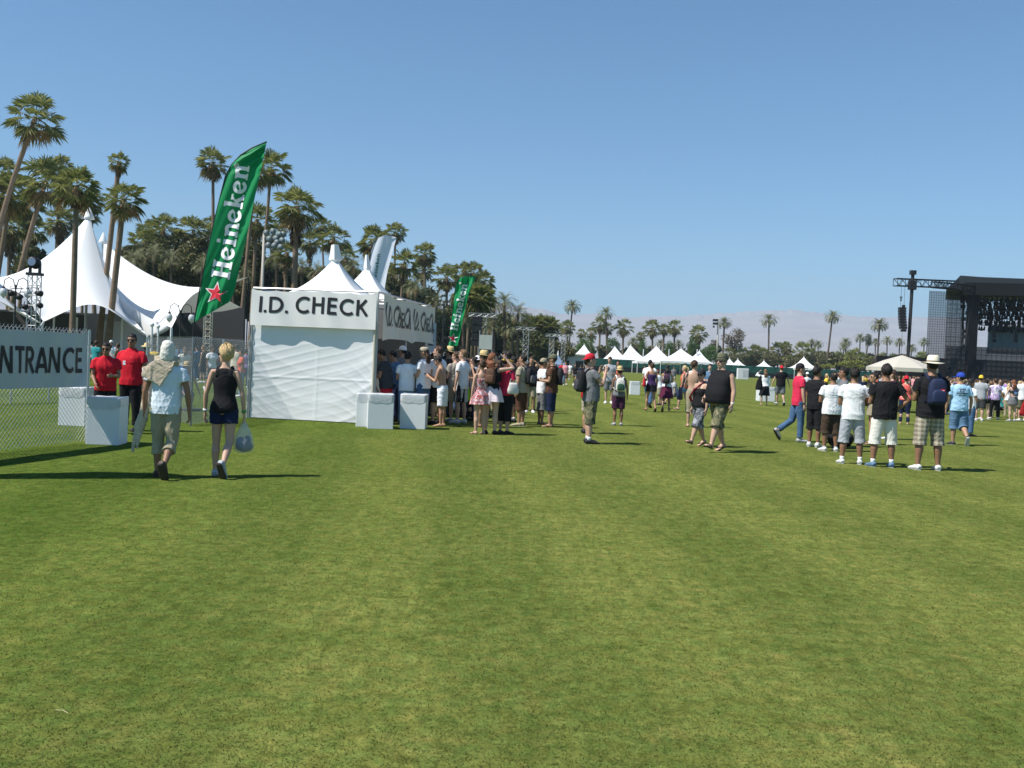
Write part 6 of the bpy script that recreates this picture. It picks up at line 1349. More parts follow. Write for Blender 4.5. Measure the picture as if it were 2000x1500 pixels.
# behind the fence, seated and standing
pp(284, 792, 668, 10, "bare-backed woman in wide straw hat beyond the guards", sex='f', skin='fair', hair=('long', 'brown'), top=('bikini', 'lgrey'), bot=('short', 'white'), shoe=('flip', 'brown'), arms=('down', 'bent'), hat=('sunhat', 'straw'), hgt=1.70)
pp(362, 801, 735, 20, "sunhatted bather sitting on grass behind the fence", sex='f', skin='pale', hair=('long', 'brown'), top=('bikini', 'black'), bot=('short', 'blue'), shoe=('bare', ''), arms=('back', 'out'), legs='sit', hat=('straw', 'straw'), hgt=1.62)
back = [(92, 718, 'tee', 'teal', 'grey', 'white cap'), (137, 716, 'tee', 'lgrey', 'jeans', ''), (186, 742, 'tee', 'teal', 'khaki', ''), (176, 735, 'tee', 'offwhite', 'camo', ''), (215, 738, 'tee', 'white', 'jeans', 'white cap'), (228, 742, 'none', 'pink', 'navy', ''), (307, 728, 'tee', 'char', 'navy', ''), (320, 732, 'tee', 'plum', 'grey', ''), (345, 736, 'tee', 'sky', 'jeans', ''), (331, 742, 'tee', 'maroon', 'khaki', ''), (358, 760, 'tee', 'offwhite', 'char', ''), (372, 735, 'none', 'pink', 'khaki', ''), (383, 742, 'tee', 'slate', 'jeans', ''), (395, 748, 'tank', 'black', 'char', ''), (459, 772, 'tee', 'cream', 'khaki', ''), (469, 775, 'tee', 'coral', 'ljeans', ''), (402, 730, 'tee', 'chestnut', 'black', ''), (412, 765, 'tee', 'white', 'grey', ''), (446, 750, 'tee', 'lgrey', 'jeans', ''), (60, 745, 'tee', 'brown', 'black', ''), (300, 756, 'tank', 'yellow', 'jeans', ''), (478, 758, 'tee', 'lilac', 'jeans', '')]
LBK = ["teal tee and white cap above the ENTRANCE banner", "pale grey tee peeking over the ENTRANCE banner", "teal tee beside the banner's end post", "off-white tee and camouflage shorts at the banner's end", "white tee and white cap behind the short guard", "bare chest and navy shorts behind the short guard", "charcoal tee near the white ball-topped posts", "plum tee near the white ball-topped posts", "sky blue tee seen through the mesh", "maroon tee seen through the mesh", "cream white tee and charcoal shorts above the seated bather", "bare back and khaki shorts under the lamp post", "slate blue tee under the tall flag's tip", "black tank top under the tall flag's tip", "cream tee just left of the booth", "coral tee and pale jeans just left of the booth", "chestnut brown tee by the scaffold tower", "white tee and grey shorts by the scaffold tower", "pale grey tee and jeans behind the blonde woman", "brown tee low behind the ENTRANCE fence", "yellow tank top behind the cloth-headed man", "lilac tee against the booth's left edge"]
for k, ((x, y, tk, tcx, bc, cap_), lb) in enumerate(zip(back, LBK)):
    pp(x, y, 0, random.uniform(0, 360), "distant person in " + lb, sex='mf'[k % 2], skin=['tan', 'fair', 'brown'][k % 3], hair=(['short', 'long', 'messy'][k % 3], ['black', 'brown', 'light'][(k * 5) % 3]), top=(tk, tcx), bot=('shorts' if k % 3 else 'pants', bc), shoe=('sneaker', 'white'), arms=[('down', 'bent'), ('loose', 'down'), ('phone', 'down')][k % 3], legs=['stand', 'casual', 'walkl'][k % 3], hat=('cap', 'white') if cap_ else None, hgt=1.62 + .04 * (k % 5), vox=.024)

# the queue at the booth
pp(752, 828, 682, 78, "dark-shirted man with red striped shorts inside the booth opening", w=1.12, skin='brown', hair=('short', 'black'), top=('tee', 'char'), bot=('shorts', 'red'), shoe=('sneaker', 'black'), arms=('bent', 'bent'), lean=8, head=(0, -18))
pp(774, 824, 685, 70, "man in shaded blue tee leaning in at the booth", skin='tan', top=('tee', 'slate'), bot=('pants', 'navy'), shoe=('sneaker', 'black'), arms=('bent', 'bent'), lean=10, head=(0, -10))
pp(781, 818, 676, 60, "white-capped person inside the booth shade", skin='tan', top=('tee', 'grey'), bot=('pants', 'char'), shoe=('sneaker', 'black'), hat=('cap', 'white'), arms=('bent', 'down'))
pp(791, 829, 688, 8, "dark-haired man in plain white tee and pale jeans, back turned", w=1.05, skin='tan', hair=('messy', 'black'), top=('tee', 'white'), bot=('pants', 'ljeans'), shoe=('sneaker', 'brown'), arms=('bent', 'bent'), head=(-10, -12))
pp(824, 830, 677, 62, "long-haired man in tan flat cap and white tee", w=1.0, skin='tan', hair=('long', 'brown'), top=('tee', 'white'), bot=('pants', 'jeans'), shoe=('sneaker', 'brown'), hat=('flatcap', 'tanc'), arms=('bent', 'bent'), head=(10, -4))
pp(850, 829, 676, 55, "man in white polo and black shorts behind the flat cap", w=1.1, skin='fair', hair=('short', 'brown'), top=('polo', 'white'), bot=('shorts', 'black'), shoe=('sneaker', 'black'), arms=('bent', 'bent'), head=(20, 0))
q1 = pp(862, 833, 694, 75, "shirtless barefoot man in white board shorts reading his phone", w=.98, skin='tan', hair=('messy', 'black'), top=('none', ''), bot=('shorts', 'print'), shoe=('bare', ''), arms=('phone', 'phone'), lean=8, head=(0, -28))
e = empty("mobile_phone", W2(q1, q1['A'][-1][2] + q1['A'][-1][4] * .09) , R(75), "dark mobile phone in the shirtless man's hands", "phone"); B = MB(); B.box((.03, .02, .02), (.06, .11, .012)); o = B.build("case", DKST, e); bevel(o, .004)
pp(886, 823, 687, 40, "brown-haired man in grey-pink shirt behind the shirtless man", w=1.1, skin='fair', hair=('short', 'brown'), top=('tee', 'greige'), bot=('shorts', 'khaki'), shoe=('sneaker', 'lgrey'), arms=('bent', 'bent'), head=(25, -5))
pp(872, 815, 679, 60, "person in tilted straw hat between two white shirts", skin='tan', top=('tee', 'brown'), bot=('pants', 'char'), shoe=('sneaker', 'black'), hat=('straw', 'straw'), head=(0, 8))
q2 = pp(899, 826, 683, 62, "young man in white tee, plaid dark shorts and white sneakers", w=1.0, skin='fair', hair=('short', 'light'), top=('tee', 'white'), bot=('shorts', 'bstripe'), shoe=('sneaker', 'white'), arms=('down', 'back'), legs='casual', head=(15, 0))
q3_ = pp(920, 822, 697, 58, "woman in black dress and sunglasses carrying the lime bag", sex='f', skin='fair', hair=('bun', 'black'), top=('tank', 'black'), bot=('pants', 'black'), shoe=('sneaker', 'black'), arms=('down', 'bent'), glasses=True, head=(20, 0))
lb_ = G(909, 823); e = empty("drawstring_bag", (lb_.x, lb_.y - .05, P(909, 783, lb_.y).z), 0, "lime green drawstring bag hanging at the black dress", "bag"); B = MB(); B.tube([(0, 0, 0), (0, 0, .05), (0, 0, .25), (.03, 0, .38)], [(.10, .04), (.12, .07), (.10, .06), (.03, .02)], 12); o = B.build("bag_body", cloth('lime'), e, True); queue(o, .012, 1, .008, 4, 12)
pp(928, 822, 695, 30, "person in white cap and grey tee deeper in the queue", skin='tan', top=('tee', 'lgrey'), bot=('pants', 'navy'), shoe=('sneaker', 'black'), hat=('backcap', 'white'), arms=('bent', 'down'))
pp(939, 834, 687, 65, "tanned woman in small straw hat, hand at her face", sex='f', skin='tan', hair=('long', 'brown'), top=('cami', 'lgrey'), bot=('skirt', 'grey'), shoe=('flip', 'brown'), hat=('fedora', 'straw'), arms=('mouth', 'bent'))
pp(936, 848, 704, 30, "woman in red and grey floral dress beside the white skirt", sex='f', w=1.08, skin='fair', hair=('bun', 'brown'), top=('tube', 'floral'), bot=('skirt', 'floral'), shoe=('flip', 'brown'), arms=('down', 'down'))
q4 = pp(957, 848, 690, -12, "red-haired woman in black tank and flared white skirt", sex='f', w=1.12, skin='pale', hair=('long', 'red'), top=('tank', 'black'), bot=('skirt', 'palepink'), shoe=('sneaker', 'black'), arms=('bent', 'head'), head=(-60, 5))
backpack(q4, "brown leather backpack on the white-skirted woman", 'chestnut', None, .78, z=.72)
q5 = pp(984, 848, 697, -40, "woman in red top and black leggings with yellow visor", sex='f', w=1.1, skin='fair', hair=('pony', 'black'), top=('tee', 'crimson'), bot=('capri', 'black'), shoe=('sneaker', 'black'), arms=('bent', 'bent'), hat=('visor', 'yellow'), head=(-20, 0))
shoulderbag(q5, "white patterned bag at the red-topped woman's hip", 'offwhite', 1, .60)
pp(986, 828, 686, 40, "tall dark-haired man behind the yellow visor", w=1.05, skin='fair', hair=('messy', 'black'), top=('tee', 'char'), bot=('pants', 'char'), shoe=('sneaker', 'black'), arms=('bent', 'down'), head=(20, -5))
pp(1000, 825, 697, 72, "man in olive green tee and black shorts looking down", skin='tan', hair=('messy', 'black'), top=('tee', 'olive'), bot=('shorts', 'black'), shoe=('sneaker', 'black'), sock='white', arms=('bent', 'bent'), head=(0, -20))
q6 = pp(1016, 832, 692, 66, "man with white head wrap, tan tee and brown shorts", w=1.1, skin='tan', hair=('short', 'black'), top=('tee', 'tanc'), bot=('long', 'chestnut'), shoe=('sneaker', 'khaki'), arms=('down', 'low'), hat=('wrap', 'white'))
backpack(q6, "black and grey backpack on the head-wrapped man", 'black', 'grey', .95)
q7 = pp(1034, 806, 697, 178, "man in black tee shading his eyes, khaki shorts", skin='tan', hair=('short', 'brown'), top=('tee', 'black'), bot=('shorts', 'khaki'), shoe=('sneaker', 'white'), arms=('brow', 'bent'))
shoulderbag(q7, "dark blue pack slung before the eye-shading man", 'navy', -1, .60, x=.1, y=.12)
pp(1056, 829, 700, -70, "man in white and blue tee with dark grey shorts", skin='brown', hair=('short', 'black'), top=('tee', 'white'), bot=('long', 'grey'), shoe=('flip', 'black'), arms=('bent', 'bent'), hat=('cap', 'khaki'), head=(0, -5))
q8 = pp(1074, 834, 692, 78, "bearded man in brown tee, dark cap and navy shorts", w=1.08, skin='tan', hair=('short', 'brown'), top=('tee', 'chestnut'), bot=('long', 'navy'), shoe=('flip', 'brown'), arms=('bent', 'bent'), hat=('cap', 'olive'))
backpack(q8, "large black backpack with grey stripe on the brown-shirted man", 'black', 'lgrey', 1.0)
for k, (x, y, ty, yaw, sx, tp_, bt_, lb) in enumerate([(905, 816, 702, 50, 'm', 'plum', 'navy', "plum tee"), (911, 812, 700, 90, 'm', 'maroon', 'black', "maroon tee and shaved head"), (948, 812, 706, 20, 'f', 'black', 'black', "black top"), (970, 815, 704, 60, 'f', 'orange', 'jeans', "orange top"), (964, 808, 696, 110, 'm', 'navy', 'khaki', "navy tee"), (1008, 812, 703, 200, 'f', 'grey', 'black', "grey top"), (1046, 803, 708, 140, 'f', 'offwhite', 'khaki', "off-white top"), (1024, 800, 706, 10, 'm', 'slate', 'grey', "slate tee"), (893, 806, 700, 150, 'f', 'teal', 'jeans', "teal top"), (840, 812, 690, 40, 'm', 'black', 'black', "black tee under the booth banner"), (866, 808, 694, 250, 'f', 'maroon', 'navy', "maroon top under the booth banner"), (1066, 800, 706, 200, 'm', 'greige', 'navy', "beige tee")]):
    pp(x, y, ty, yaw, "person in %s deep inside the waiting queue" % lb, sex=sx, skin=['tan', 'fair', 'brown'][k % 3], hair=(['short', 'buzz', 'long', 'pony'][k % 4] if sx == 'm' else 'long', ['black', 'brown'][k % 2]), top=('tee', tp_), bot=('pants', bt_), shoe=('sneaker', 'black'), arms=('bent', 'down'), vox=.02)
for k, (x, y, ty, yaw, sx, tp_, bt_, lb) in enumerate([(1103, 753, 708, 180, 'm', 'pink', 'brown', "man in pink tank walking over from the far tents"), (1096, 745, 709, 175, 'm', 'red', 'char', "man in bright red tee near the blue-grey tent"), (1122, 753, 712, 175, 'f', 'black', 'grey', "woman in black top walking past the fence corner"), (1133, 748, 714, 10, 'm', 'navy', 'jeans', "man in navy tee beside the fence corner"), (1139, 747, 714, 30, 'f', 'char', 'char', "woman in charcoal dress behind the camera man"), (1112, 742, 710, 150, 'm', 'white', 'khaki', "small white-shirted man by the far low building"), (1085, 744, 712, 0, 'f', 'plum', 'black', "woman in plum top near the blue-grey tent")]):
    pp(x, y, ty, yaw, lb, sex=sx, skin='tan', hair=('short' if sx == 'm' else 'long', 'brown'), top=('tank' if k == 0 else 'tee', tp_), bot=('short' if sx == 'f' else 'shorts', bt_), shoe=('sneaker', 'white'), arms=('bent', 'down'), legs='walkl', vox=.03)

# centre
cm = pp(1150, 866, 691, -78, "photographer in grey tee and backwards red cap raising camera", w=1.1, belly=.012, skin='fair', hair=('short', 'brown'), top=('tee', 'grey'), bot=('long', 'camo'), shoe=('sneaker', 'black'), sock='white', arms=('camera', 'camera'), hat=('backcap', 'red'), lean=-3, head=(0, 2), legs='casual')
backpack(cm, "big plain black backpack on the photographer", 'black', 'char', 1.05)
c0 = (cm['A'][-1][2] + cm['A'][1][2]) / 2 + Vector((0, .06, .07)); e = empty("camera_body", W2(cm, c0), cm['yaw'], "small black camera held up by the red-capped man", "camera"); B = MB(); B.box((0, 0, 0), (.12, .05, .08)); o = B.build("housing", DKST, e); bevel(o, .008); B = MB(); B.tube([(0, .02, 0), (0, .08, 0)], .032, 12); B.build("lens", DKST, e)
pp(1143, 846, 698, -85, "man in plaid shorts standing behind the photographer", w=1.0, skin='tan', hair=('short', 'black'), top=('tee', 'dkred'), bot=('shorts', 'plaid'), shoe=('high', 'black'), arms=('down', 'bent'))
pp(1188, 788, 697, 176, "man in striped white tee and grey shorts facing this way", w=1.0, skin='fair', hair=('short', 'brown'), top=('tee', 'lgrey'), bot=('shorts', 'grey'), shoe=('sneaker', 'white'), arms=('bent', 'bent'), head=(-20, -10))
pp(1204, 786, 705, 160, "woman in coral top and sunglasses behind the straw hat", sex='f', skin='tan', hair=('bun', 'brown'), top=('tank', 'coral'), bot=('short', 'khaki'), shoe=('sneaker', 'white'), arms=('bent', 'bent'), glasses=True)
st_ = pp(1206, 831, 717, 4, "girl in straw fedora, grey tank and purple shorts", sex='f', w=1.05, skin='brown', hair=('short', 'black'), top=('tank', 'grey'), bot=('shorts', 'plum'), shoe=('sneaker', 'lgrey'), arms=('bent', 'loose'), hat=('fedora', 'straw'), legs='stand')
backpack(st_, "green and white backpack on the straw-fedora girl", 'offwhite', 'dgreen', .82, z=.70)
r1 = pp(1270, 804, 712, 12, "woman in purple strapless top and black shorts walking away", sex='f', w=1.0, skin='tan', hair=('short', 'brown'), top=('tube', 'purple'), bot=('mini', 'black'), shoe=('flip', 'brown'), arms=('bent', 'down'), legs='walkl')
shoulderbag(r1, "bright red shoulder bag on the purple-topped woman", 'red', -1, .60, (.42, .14, .36), x=.17)
pp(1266, 796, 706, -20, "man in white tee and jeans behind the red shoulder bag", w=1.05, skin='fair', hair=('short', 'black'), top=('tee', 'white'), bot=('pants', 'jeans'), shoe=('sneaker', 'black'), arms=('bent', 'bent'), legs='stride')
r2 = pp(1300, 804, 716, -15, "woman in white tank and long maroon skirt walking", sex='f', w=1.02, skin='tan', hair=('long', 'black'), top=('tank', 'white'), bot=('midi', 'maroon'), shoe=('flip', 'brown'), arms=('bent', 'bent'), legs='walkr')
backpack(r2, "dark floral backpack on the maroon-skirted woman", 'plum', 'black', .85, z=.70)
pp(1288, 791, 722, 60, "man in white tee stooping beside the maroon skirt", w=1.1, skin='fair', hair=('short', 'red'), top=('tee', 'white'), bot=('shorts', 'khaki'), shoe=('sneaker', 'black'), arms=('bent', 'bent'), lean=15)
pp(1334, 803, 717, 60, "blonde woman in coral tank and blue denim shorts", sex='f', w=1.02, skin='fair', hair=('pony', 'blonde'), top=('tank', 'coral'), bot=('short', 'ljeans'), shoe=('flip', 'brown'), arms=('down', 'out'), legs='walkl', head=(10, -5))
pp(1320, 790, 735, 100, "crouching person in white and grey by the blonde woman", skin='fair', hair=('short', 'grey'), top=('tee', 'lgrey'), bot=('shorts', 'grey'), shoe=('sneaker', 'black'), legs='sit', lean=20, hgt=1.7)
s1 = pp(1351, 834, 705, -8, "shirtless man in khaki shorts seen from behind", w=1.0, skin='fair', hair=('messy', 'brown'), top=('none', ''), bot=('long', 'khaki'), shoe=('flip', 'brown'), arms=('bent', 'bent'), head=(-55, 0))
shoulderbag(s1, "black and blue sling bag beside the shirtless man", 'navy', -1, .50, (.34, .14, .36), x=.2)
pp(1352, 782, 713, 0, "person in white shirt and yellow-white sunhat beyond the shirtless man", skin='fair', top=('tee', 'white'), bot=('pants', 'slate'), hat=('sunhat', 'cream'), arms=('bent', 'bent'))
pp(1383, 800, 711, 170, "dark-haired man in slate tee peeping over the black cap", skin='fair', hair=('short', 'black'), top=('tee', 'slate'), bot=('pants', 'jeans'), shoe=('sneaker', 'black'), arms=('mouth', 'bent'))
b1 = pp(1364, 872, 727, 122, "woman in black camisole, black cap and grey camouflage capris", sex='f', w=1.18, belly=.018, skin='fair', hair=('short', 'black'), top=('cami', 'black'), bot=('long', 'gcamo'), shoe=('flip', 'black'), arms=('down', 'down'), legs='stride', hat=('cap', 'black'), glasses=True, head=(12, 0))
B = MB(); T_ = b1['tr']; B.tube([T_(-.05, -.05, .80), T_(-.05, 0, .85), T_(-.035, .06, .80), T_(.02, .115, .72), T_(.08, .12, .64), T_(.12, .05, .58)], [(.026, .006)] * 6, 8, ref=(0, 1, 0)); B.build("red_strap", cloth('crimson'), b1['root'], True)
b2 = pp(1402, 882, 699, 128, "big man in black sleeveless shirt, brown hat and camouflage shorts", w=1.24, belly=.05, skin='fair', hair=('short', 'grey'), top=('tank', 'black'), bot=('long', 'camo'), shoe=('flip', 'black'), arms=('loose', 'low'), legs='stride', hat=('trilby', 'olive'), glasses=True, head=(0, 0), wrist=[(-1, 'white')])
pp(1492, 792, 721, 0, "long-haired woman in white top and black skirt, hands raised", sex='f', w=.98, skin='fair', hair=('long', 'light'), top=('long', 'white'), bot=('midi', 'black'), shoe=('bare', ''), arms=('head', 'down'), legs='casual')
wb = pp(1523, 792, 717, 4, "man in black tee and red cap holding his partner's hand", w=1.08, skin='fair', hair=('short', 'brown'), top=('tee', 'black'), bot=('shorts', 'grey'), shoe=('sneaker', 'lgrey'), arms=('out', 'out'), hat=('backcap', 'red'), legs='walkl')
lbw = G(1481, 792); e = empty("tote_bag", (lbw.x, lbw.y, P(1481, 762, lbw.y).z), 0, "black tote bag hanging beside the long-haired woman", "bag"); B = MB(); B.tube([(0, 0, 0), (0, 0, .1), (0, 0, .4), (.06, 0, .75)], [(.16, .06), (.2, .08), (.15, .05), (.03, .02)], 12); o = B.build("bag_body", cloth('black'), e, True); queue(o, .02, 1, .01, 4, 12)
rj = pp(1556, 863, 710, -84, "man in red tee, blue jeans and black cap striding past", w=1.0, skin='fair', hair=('short', 'brown'), top=('tee', 'crimson'), bot=('pants', 'jeans'), shoe=('sneaker', 'lgrey'), arms=('down', 'down'), hat=('cap', 'black'), legs='kickl', wrist=[(-1, 'black'), (1, 'black')])
pp(1574, 790, 727, 10, "woman in white tee and white cap behind the red tee", sex='f', skin='fair', hair=('short', 'black'), top=('tee', 'white'), bot=('shorts', 'black'), shoe=('sneaker', 'white'), hat=('cap', 'white'), arms=('bent', 'bent'))
bs1 = pp(1589, 873, 716, -48, "dark-haired man all in black with white sneakers", w=1.05, skin='brown', hair=('messy', 'black'), top=('tee', 'black'), bot=('long', 'black'), shoe=('high', 'white'), arms=('bent', 'bent'), head=(-25, 0))
pp(1621, 881, 727, 6, "buzz-cut man in white tee and dark brown shorts", w=1.22, skin='brown', hair=('buzz', 'black'), top=('tee', 'white'), bot=('long', 'brown'), shoe=('sneaker', 'white'), sock='white', arms=('fold', 'fold'), legs='casual')
pp(1641, 872, 718, 80, "young man in profile hidden behind the grey shorts", skin='brown', hair=('messy', 'black'), top=('tee', 'grey'), bot=('long', 'char'), shoe=('sneaker', 'black'), arms=('bent', 'bent'))
pp(1661, 906, 719, -8, "man in white tee and light grey shorts nearest the centre group", w=1.1, skin='brown', hair=('messy', 'black'), top=('tee', 'white'), bot=('long', 'lgrey'), shoe=('sneaker', 'white'), sock='white', arms=('bent', 'bent'), legs='wide', head=(-5, 0))
yg = pp(1701, 868, 727, 82, "girl in white top, sunglasses and khaki mini skirt", sex='f', w=.95, skin='tan', hair=('bun', 'black'), top=('crop', 'white'), bot=('mini', 'khaki'), shoe=('flip', 'brown'), arms=('bent', 'bent'), glasses=True)
pp(1722, 912, 712, 0, "man in black tee and white cargo shorts, back turned", w=1.14, skin='brown', hair=('messy', 'black'), top=('tee', 'black'), bot=('long', 'offwhite'), shoe=('sneaker', 'slate'), sock='white', arms=('bent', 'hip'), legs='wide')
pp(1737, 858, 722, 60, "brown-haired person half hidden behind the white cargo shorts", sex='f', skin='fair', hair=('long', 'brown'), top=('tee', 'plum'), bot=('pants', 'navy'), shoe=('sneaker', 'white'), arms=('bent', 'bent'))
og = pp(1766, 829, 734, -20, "woman in orange patterned top and dark jeans", sex='f', w=1.15, skin='fair', hair=('short', 'black'), top=('tank', 'blotch'), bot=('pants', 'navy'), shoe=('flip', 'khaki'), arms=('bent', 'bent'), hat=('backcap', 'red'), legs='casual')
pp(1748, 800, 732, 200, "long brown-haired woman left of the orange top", sex='f', skin='fair', hair=('long', 'brown'), top=('tee', 'brown'), bot=('pants', 'navy'), arms=('bent', 'down'))
hm_ = pp(1811, 918, 698, 2, "man in white panama hat, black tee and plaid shorts", w=1.18, skin='brown', hair=('short', 'black'), top=('tee', 'black'), bot=('long', 'plaid'), shoe=('sneaker', 'white'), arms=('bent', 'bent'), hat=('panama', 'cream'), legs='wide')
backpack(hm_, "dark blue backpack with red patch on the panama-hat man", 'navy', None, 1.08, logo=True)
bt1 = pp(1869, 869, 728, 2, "man in light blue printed tee and royal blue cap walking away", w=1.2, skin='tan', hair=('short', 'black'), top=('jersey', 'sky'), bot=('long', 'slate'), shoe=('sneaker', 'char'), arms=('loose', 'loose'), hat=('cap', 'royal'), legs='kickr', head=(38, 0))
pp(1892, 852, 740, -75, "young man in white tee and jeans beside the blue tee", w=.98, skin='brown', hair=('flat', 'black'), top=('tee', 'white'), bot=('pants', 'jeans'), shoe=('sneaker', 'black'), arms=('bent', 'bent'), legs='casual')
pp(1912, 822, 733, -30, "man in grey-blue shirt and yellow cap", w=1.1, skin='fair', top=('tee', 'lgrey'), bot=('shorts', 'char'), shoe=('sneaker', 'white'), arms=('bent', 'down'), hat=('backcap', 'yellow'))
pp(1923, 819, 741, 2, "woman in lilac camisole and black shorts", sex='f', w=1.05, skin='pale', hair=('bun', 'black'), top=('cami', 'lilac'), bot=('short', 'black'), shoe=('sneaker', 'white'), arms=('down', 'bent'), legs='wide')
pp(1941, 819, 739, -10, "man in purple tie-dye shirt and black trousers", w=1.0, skin='fair', hair=('short', 'brown'), top=('tee', 'tie'), bot=('pants', 'black'), shoe=('sneaker', 'white'), arms=('bent', 'down'), legs='wide')
gw = pp(1976, 823, 742, 0, "strawberry-blonde woman in short grey skirt", sex='f', w=1.05, skin='pale', hair=('long', 'red'), top=('bikini', 'char'), bot=('mini', 'grey'), shoe=('sneaker', 'lgrey'), arms=('out', 'bent'))
backpack(gw, "small navy backpack on the grey-skirted woman", 'navy', 'slate', .62, z=.70)
pp(1995, 822, 736, 0, "man in white tee at the frame's far right", w=1.05, skin='fair', hair=('short', 'black'), top=('tee', 'white'), bot=('shorts', 'olive'), shoe=('sneaker', 'white'), arms=('down', 'down'))
rb = G(1994, 822); e = empty("carrier_bag", (rb.x, rb.y - .3, P(1994, 812, rb.y).z), 0, "dark red carrier bag hanging at the right frame edge", "bag"); B = MB(); B.tube([(0, 0, 0), (0, 0, .1), (0, 0, .5), (.03, 0, .85)], [(.2, .05), (.26, .08), (.16, .06), (.03, .02)], 12); o = B.build("bag_body", cloth('dkred'), e, True); queue(o, .02, 1, .01, 4, 12)
bb = G(1640, 876); e = empty("duffel_bag", bb, R(20), "black duffel bag lying on the grass behind the grey shorts", "bag"); B = MB(); B.tube([(-.28, 0, .17), (-.24, 0, .2), (0, 0, .22), (.24, 0, .2), (.3, 0, .16)], [.12, .18, .2, .18, .10], 12); o = B.build("bag_body", cloth('black'), e, True); queue(o, .014, 2, .015, 4, 8); B = MB(); B.tube([(-.12, 0, .38), (0, 0, .46), (.12, 0, .38)], .012, 6); B.build("handle", cloth('black'), e)
for k, (x, y, ty, tp_, lb) in enumerate([(1683, 790, 735, 'navy', "blonde woman in navy top far behind the sunglasses girl"), (1634, 795, 727, 'white', "person in white top whose face shows beside the buzz cut"), (1612, 785, 730, 'yellow', "blonde woman in yellow top between two dark-haired men"), (1727, 800, 730, 'coral', "person in coral top behind the black tee"), (1845, 808, 737, 'brown', "man in brown tee right of the panama hat"), (1878, 800, 738, 'plum', "person in plum top right of the royal blue cap"), (1905, 800, 741, 'white', "person in white top behind the yellow cap"), (1962, 800, 741, 'lilac', "person in lilac top left of the grey skirt"), (1957, 798, 742, 'white', "white-shirted person beside the tie-dye shirt"), (1688, 775, 731, 'yellow', "person in yellow shirt near the far fence")]):
    pp(x, y, ty, 40 * k, lb, sex='mf'[k % 2], skin='fair' if k % 2 else 'tan', hair=('long' if 'blonde' in lb else 'short', 'blonde' if 'blonde' in lb else 'brown'), top=('tee', tp_), bot=('pants', 'navy'), arms=('bent', 'bent'), vox=.022)
# print on the light blue tee, laid on the cloth after it is baked
PRINT = bt1
# scattered far walkers on the open field
for k, (x, y, sx, tp_, lb) in enumerate([(1395, 752, 'm', 'navy', "man in navy tee far behind the big man"), (1372, 755, 'f', 'white', "woman in white tee far behind the black cap"), (1258, 752, 'f', 'coral', "tiny woman in coral by the far tents"), (1315, 752, 'm', 'grey', "tiny man in grey by the broad tent")]):
    pp(x, y, 0, 60 * k, lb, sex=sx, top=('tee', tp_), bot=('shorts', 'khaki'), arms=('bent', 'down'), legs='walkl', hgt=1.7, vox=.04)
# ------------------------------------------------------------------ the crowd before the stage
def crowd_proto(k, legs, arms, sex, hs):
    V = person(0, 0, 0, 0, None, sex=sex, hair=(hs, 'brown'), top=('tee', 'white'), bot=('shorts' if k % 2 else 'pants', 'navy'), shoe=('bare', ''), arms=arms, legs=legs, hgt=1.72 if sex == 'm' else 1.62, pos=(0, 90, 0), vox=.035)
    return V['root']
protos = [crowd_proto(0, 'stand', ('down', 'bent'), 'm', 'short'), crowd_proto(1, 'casual', ('fold', 'fold'), 'm', 'messy'), crowd_proto(2, 'stand', ('hip', 'down'), 'f', 'long'), crowd_proto(3, 'walkl', ('swingb', 'swingf'), 'f', 'pony'), crowd_proto(4, 'sit', ('bent', 'back'), 'm', 'short'), crowd_proto(5, 'sit', ('back', 'back'), 'f', 'long')]
bake()
# text on the tee
dgp = bpy.context.evaluated_depsgraph_get(); me_ = PRINT['top'].data; bv = BVHTree.FromPolygons([v.co.copy() for v in me_.vertices], [tuple(p.vertices) for p in me_.polygons])
H = PRINT['H']; z0 = PRINT['tr'](0, 0, .785).z
for i, (t, wd) in enumerate((("SAME", .17), ("BULL", .15), ("DIFFERENT", .30), ("NAME", .17))):
    _, tt = strokes(t, CAPS); zb_ = z0 - .035 - i * .052
    def fm(u, v, off, wd=wd, tt=tt, zb_=zb_):
        x = (u / tt - .5) * wd; z = zb_ + v * .034; hit = bv.ray_cast(Vector((x, -1, z)), Vector((0, 1, 0))); y = hit[0].y if hit[0] is not None else -.15; return Vector((x, y - .006 - off, z))
    lettering(t, fm, "print", INK, PRINT['top'], w=.2, step=.15)
gC = random.Random(11); tops = ['white', 'black', 'navy', 'red', 'grey', 'sky', 'lilac', 'coral', 'offwhite', 'teal', 'white', 'char', 'yellow', 'khaki', 'pink', 'green', 'white', 'plum']; nm_ = {'offwhite': 'off-white', 'char': 'charcoal', 'sky': 'sky blue'}
bots = ['navy', 'black', 'khaki', 'jeans', 'grey', 'white', 'olive']; spots = []
for k in range(165):
    u = gC.random(); d = 42 + 68 * gC.random() ** .75; px = gC.uniform(1834, 2030) if k % 5 else gC.uniform(1700, 1835)
    if px < 1835: d = gC.uniform(75, 112)
    spots.append((px, d))
spots.sort(key=lambda s: -s[1])
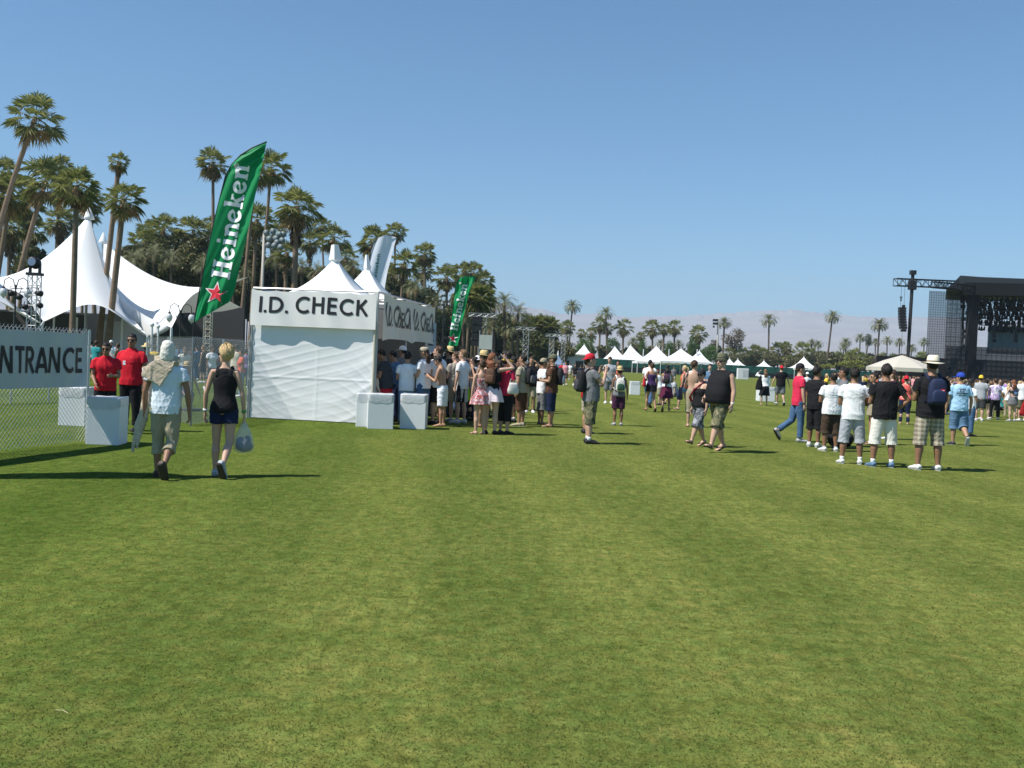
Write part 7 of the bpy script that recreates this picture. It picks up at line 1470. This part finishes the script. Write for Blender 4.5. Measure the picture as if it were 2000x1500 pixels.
for k, (px, d) in enumerate(spots):
    pr = protos[gC.randrange(6)] if d < 100 else protos[gC.randrange(4)]; x = P(px, 740, d).x
    tc1 = gC.choice(tops); bc1 = gC.choice(bots); hc1 = gC.choice(['black', 'brown', 'brown', 'light', 'blonde']); sk1 = gC.choice(['fair', 'tan', 'brown', 'pale']); sit = pr in protos[4:]
    def cp(o, m, par=None):
        c = o.copy(); COL.objects.link(c); c.parent = par; c.material_slots[0].link = 'OBJECT'; c.material_slots[0].material = m; return c
    r = cp(pr, skinm(sk1)); r.location = (x, d, 0); r.rotation_euler = (0, 0, gC.gauss(-.5, .9)); s_ = gC.uniform(.93, 1.06); r.scale = (s_, s_, s_)
    tag(r, "%s festival goer in %s top and %s bottoms, crowd before the stage" % ("sitting" if sit else "standing", nm_.get(tc1, tc1), bc1), "person", "crowd %s %s %s" % ("sitting" if sit else "standing", nm_.get(tc1, tc1), bc1))
    for ch in pr.children:
        nmn = ch.name.split('.')[0]
        if nmn == 'eye' or nmn == 'lips': continue
        cp(ch, cloth(tc1) if nmn == 'tee_shirt' else (mat(hc1 + " hair", HC[hc1], .55, .35, 30, .6, 90, spec=.3) if nmn == 'hair' else cloth(bc1)), r)
for pr in protos:
    for ch in list(pr.children): bpy.data.objects.remove(ch)
    bpy.data.objects.remove(pr)
# the rest of the far audience reads as one mass
gM = random.Random(4); B = MB(); cl = ['white', 'black', 'navy', 'grey', 'red', 'lgrey', 'sky', 'char', 'lilac', 'coral', 'offwhite', 'khaki']
for k in range(620):
    px = gM.uniform(1836, 2040) if k % 4 else gM.uniform(1690, 1840); d = gM.uniform(58, 118) if px > 1850 else gM.uniform(92, 118); x = P(px, 740, d).x; h = gM.uniform(1.5, 1.82) * (.55 if gM.random() < .35 and d < 90 else 1); o = Vector((x, d, 0)); a = gM.uniform(0, 6.28); ca, sa = math.cos(a), math.sin(a)
    t_, b_i, s_i, h_i = gM.randrange(12), gM.randrange(12), 12 + gM.randrange(2), 14 + gM.randrange(3)
    for s in (-1, 1):
        q = o + Vector((ca, sa, 0)) * .09 * s; B.tube([q, q + Vector((0, 0, h * .25))], [.045, .055], 5, mi=s_i); B.tube([q + Vector((0, 0, h * .22)), q + Vector((0, 0, h * .5))], [.075, .09], 5, mi=b_i)
        q = o + Vector((ca, sa, 0)) * .2 * s; B.tube([q + Vector((0, 0, h * .81)), q + Vector((ca * .06 * s, sa * .06 * s, h * .62)), q + Vector((-sa * .15, ca * .15, h * .55))], [.055, .045, .035], 5, mi=s_i)
    B.tube([o + Vector((0, 0, h * .47)), o + Vector((0, 0, h * .62)), o + Vector((0, 0, h * .76)), o + Vector((0, 0, h * .84))], [(.16, .11), (.14, .10), (.19, .12), (.08, .07)], 8, ref=(ca, sa, 0), mi=t_)
    B.tube([o + Vector((0, 0, h * .83)), o + Vector((0, 0, h * .9))], .055, 5, mi=s_i); B.ball(o + Vector((0, 0, h * .93)), (.075, .085, .11), 7, 5, mi=s_i); B.ball(o + Vector((sa * .02, -ca * .02, h * .95)), (.082, .09, .10), 7, 5, mi=h_i)
tag(B.build("crowd", [cloth(c) for c in cl] + [skinm('fair'), skinm('tan')] + [mat(c + " hair", HC[c], .55, .35, 30, .6, 90, spec=.3) for c in ('black', 'brown', 'light')], None, True), "dense far audience mass packed before the stage", "crowd", None, "stuff")
# bits of litter and a dry stalk on the grass
for k, (px, py, ln_, lb) in enumerate(((122, 1396, .035, "dry straw stalk lying on the near lawn"),)):
    g0 = G(px, py); B = MB(); B.tube([(-ln_, .0, .018), (0, .002, .020), (ln_, -.012, .016)], .0012, 5); tag(B.build("straw_stalk", mat("dry straw", (.6, .5, .3), .8, .1), loc=g0, rz=-.2), lb, "stalk")
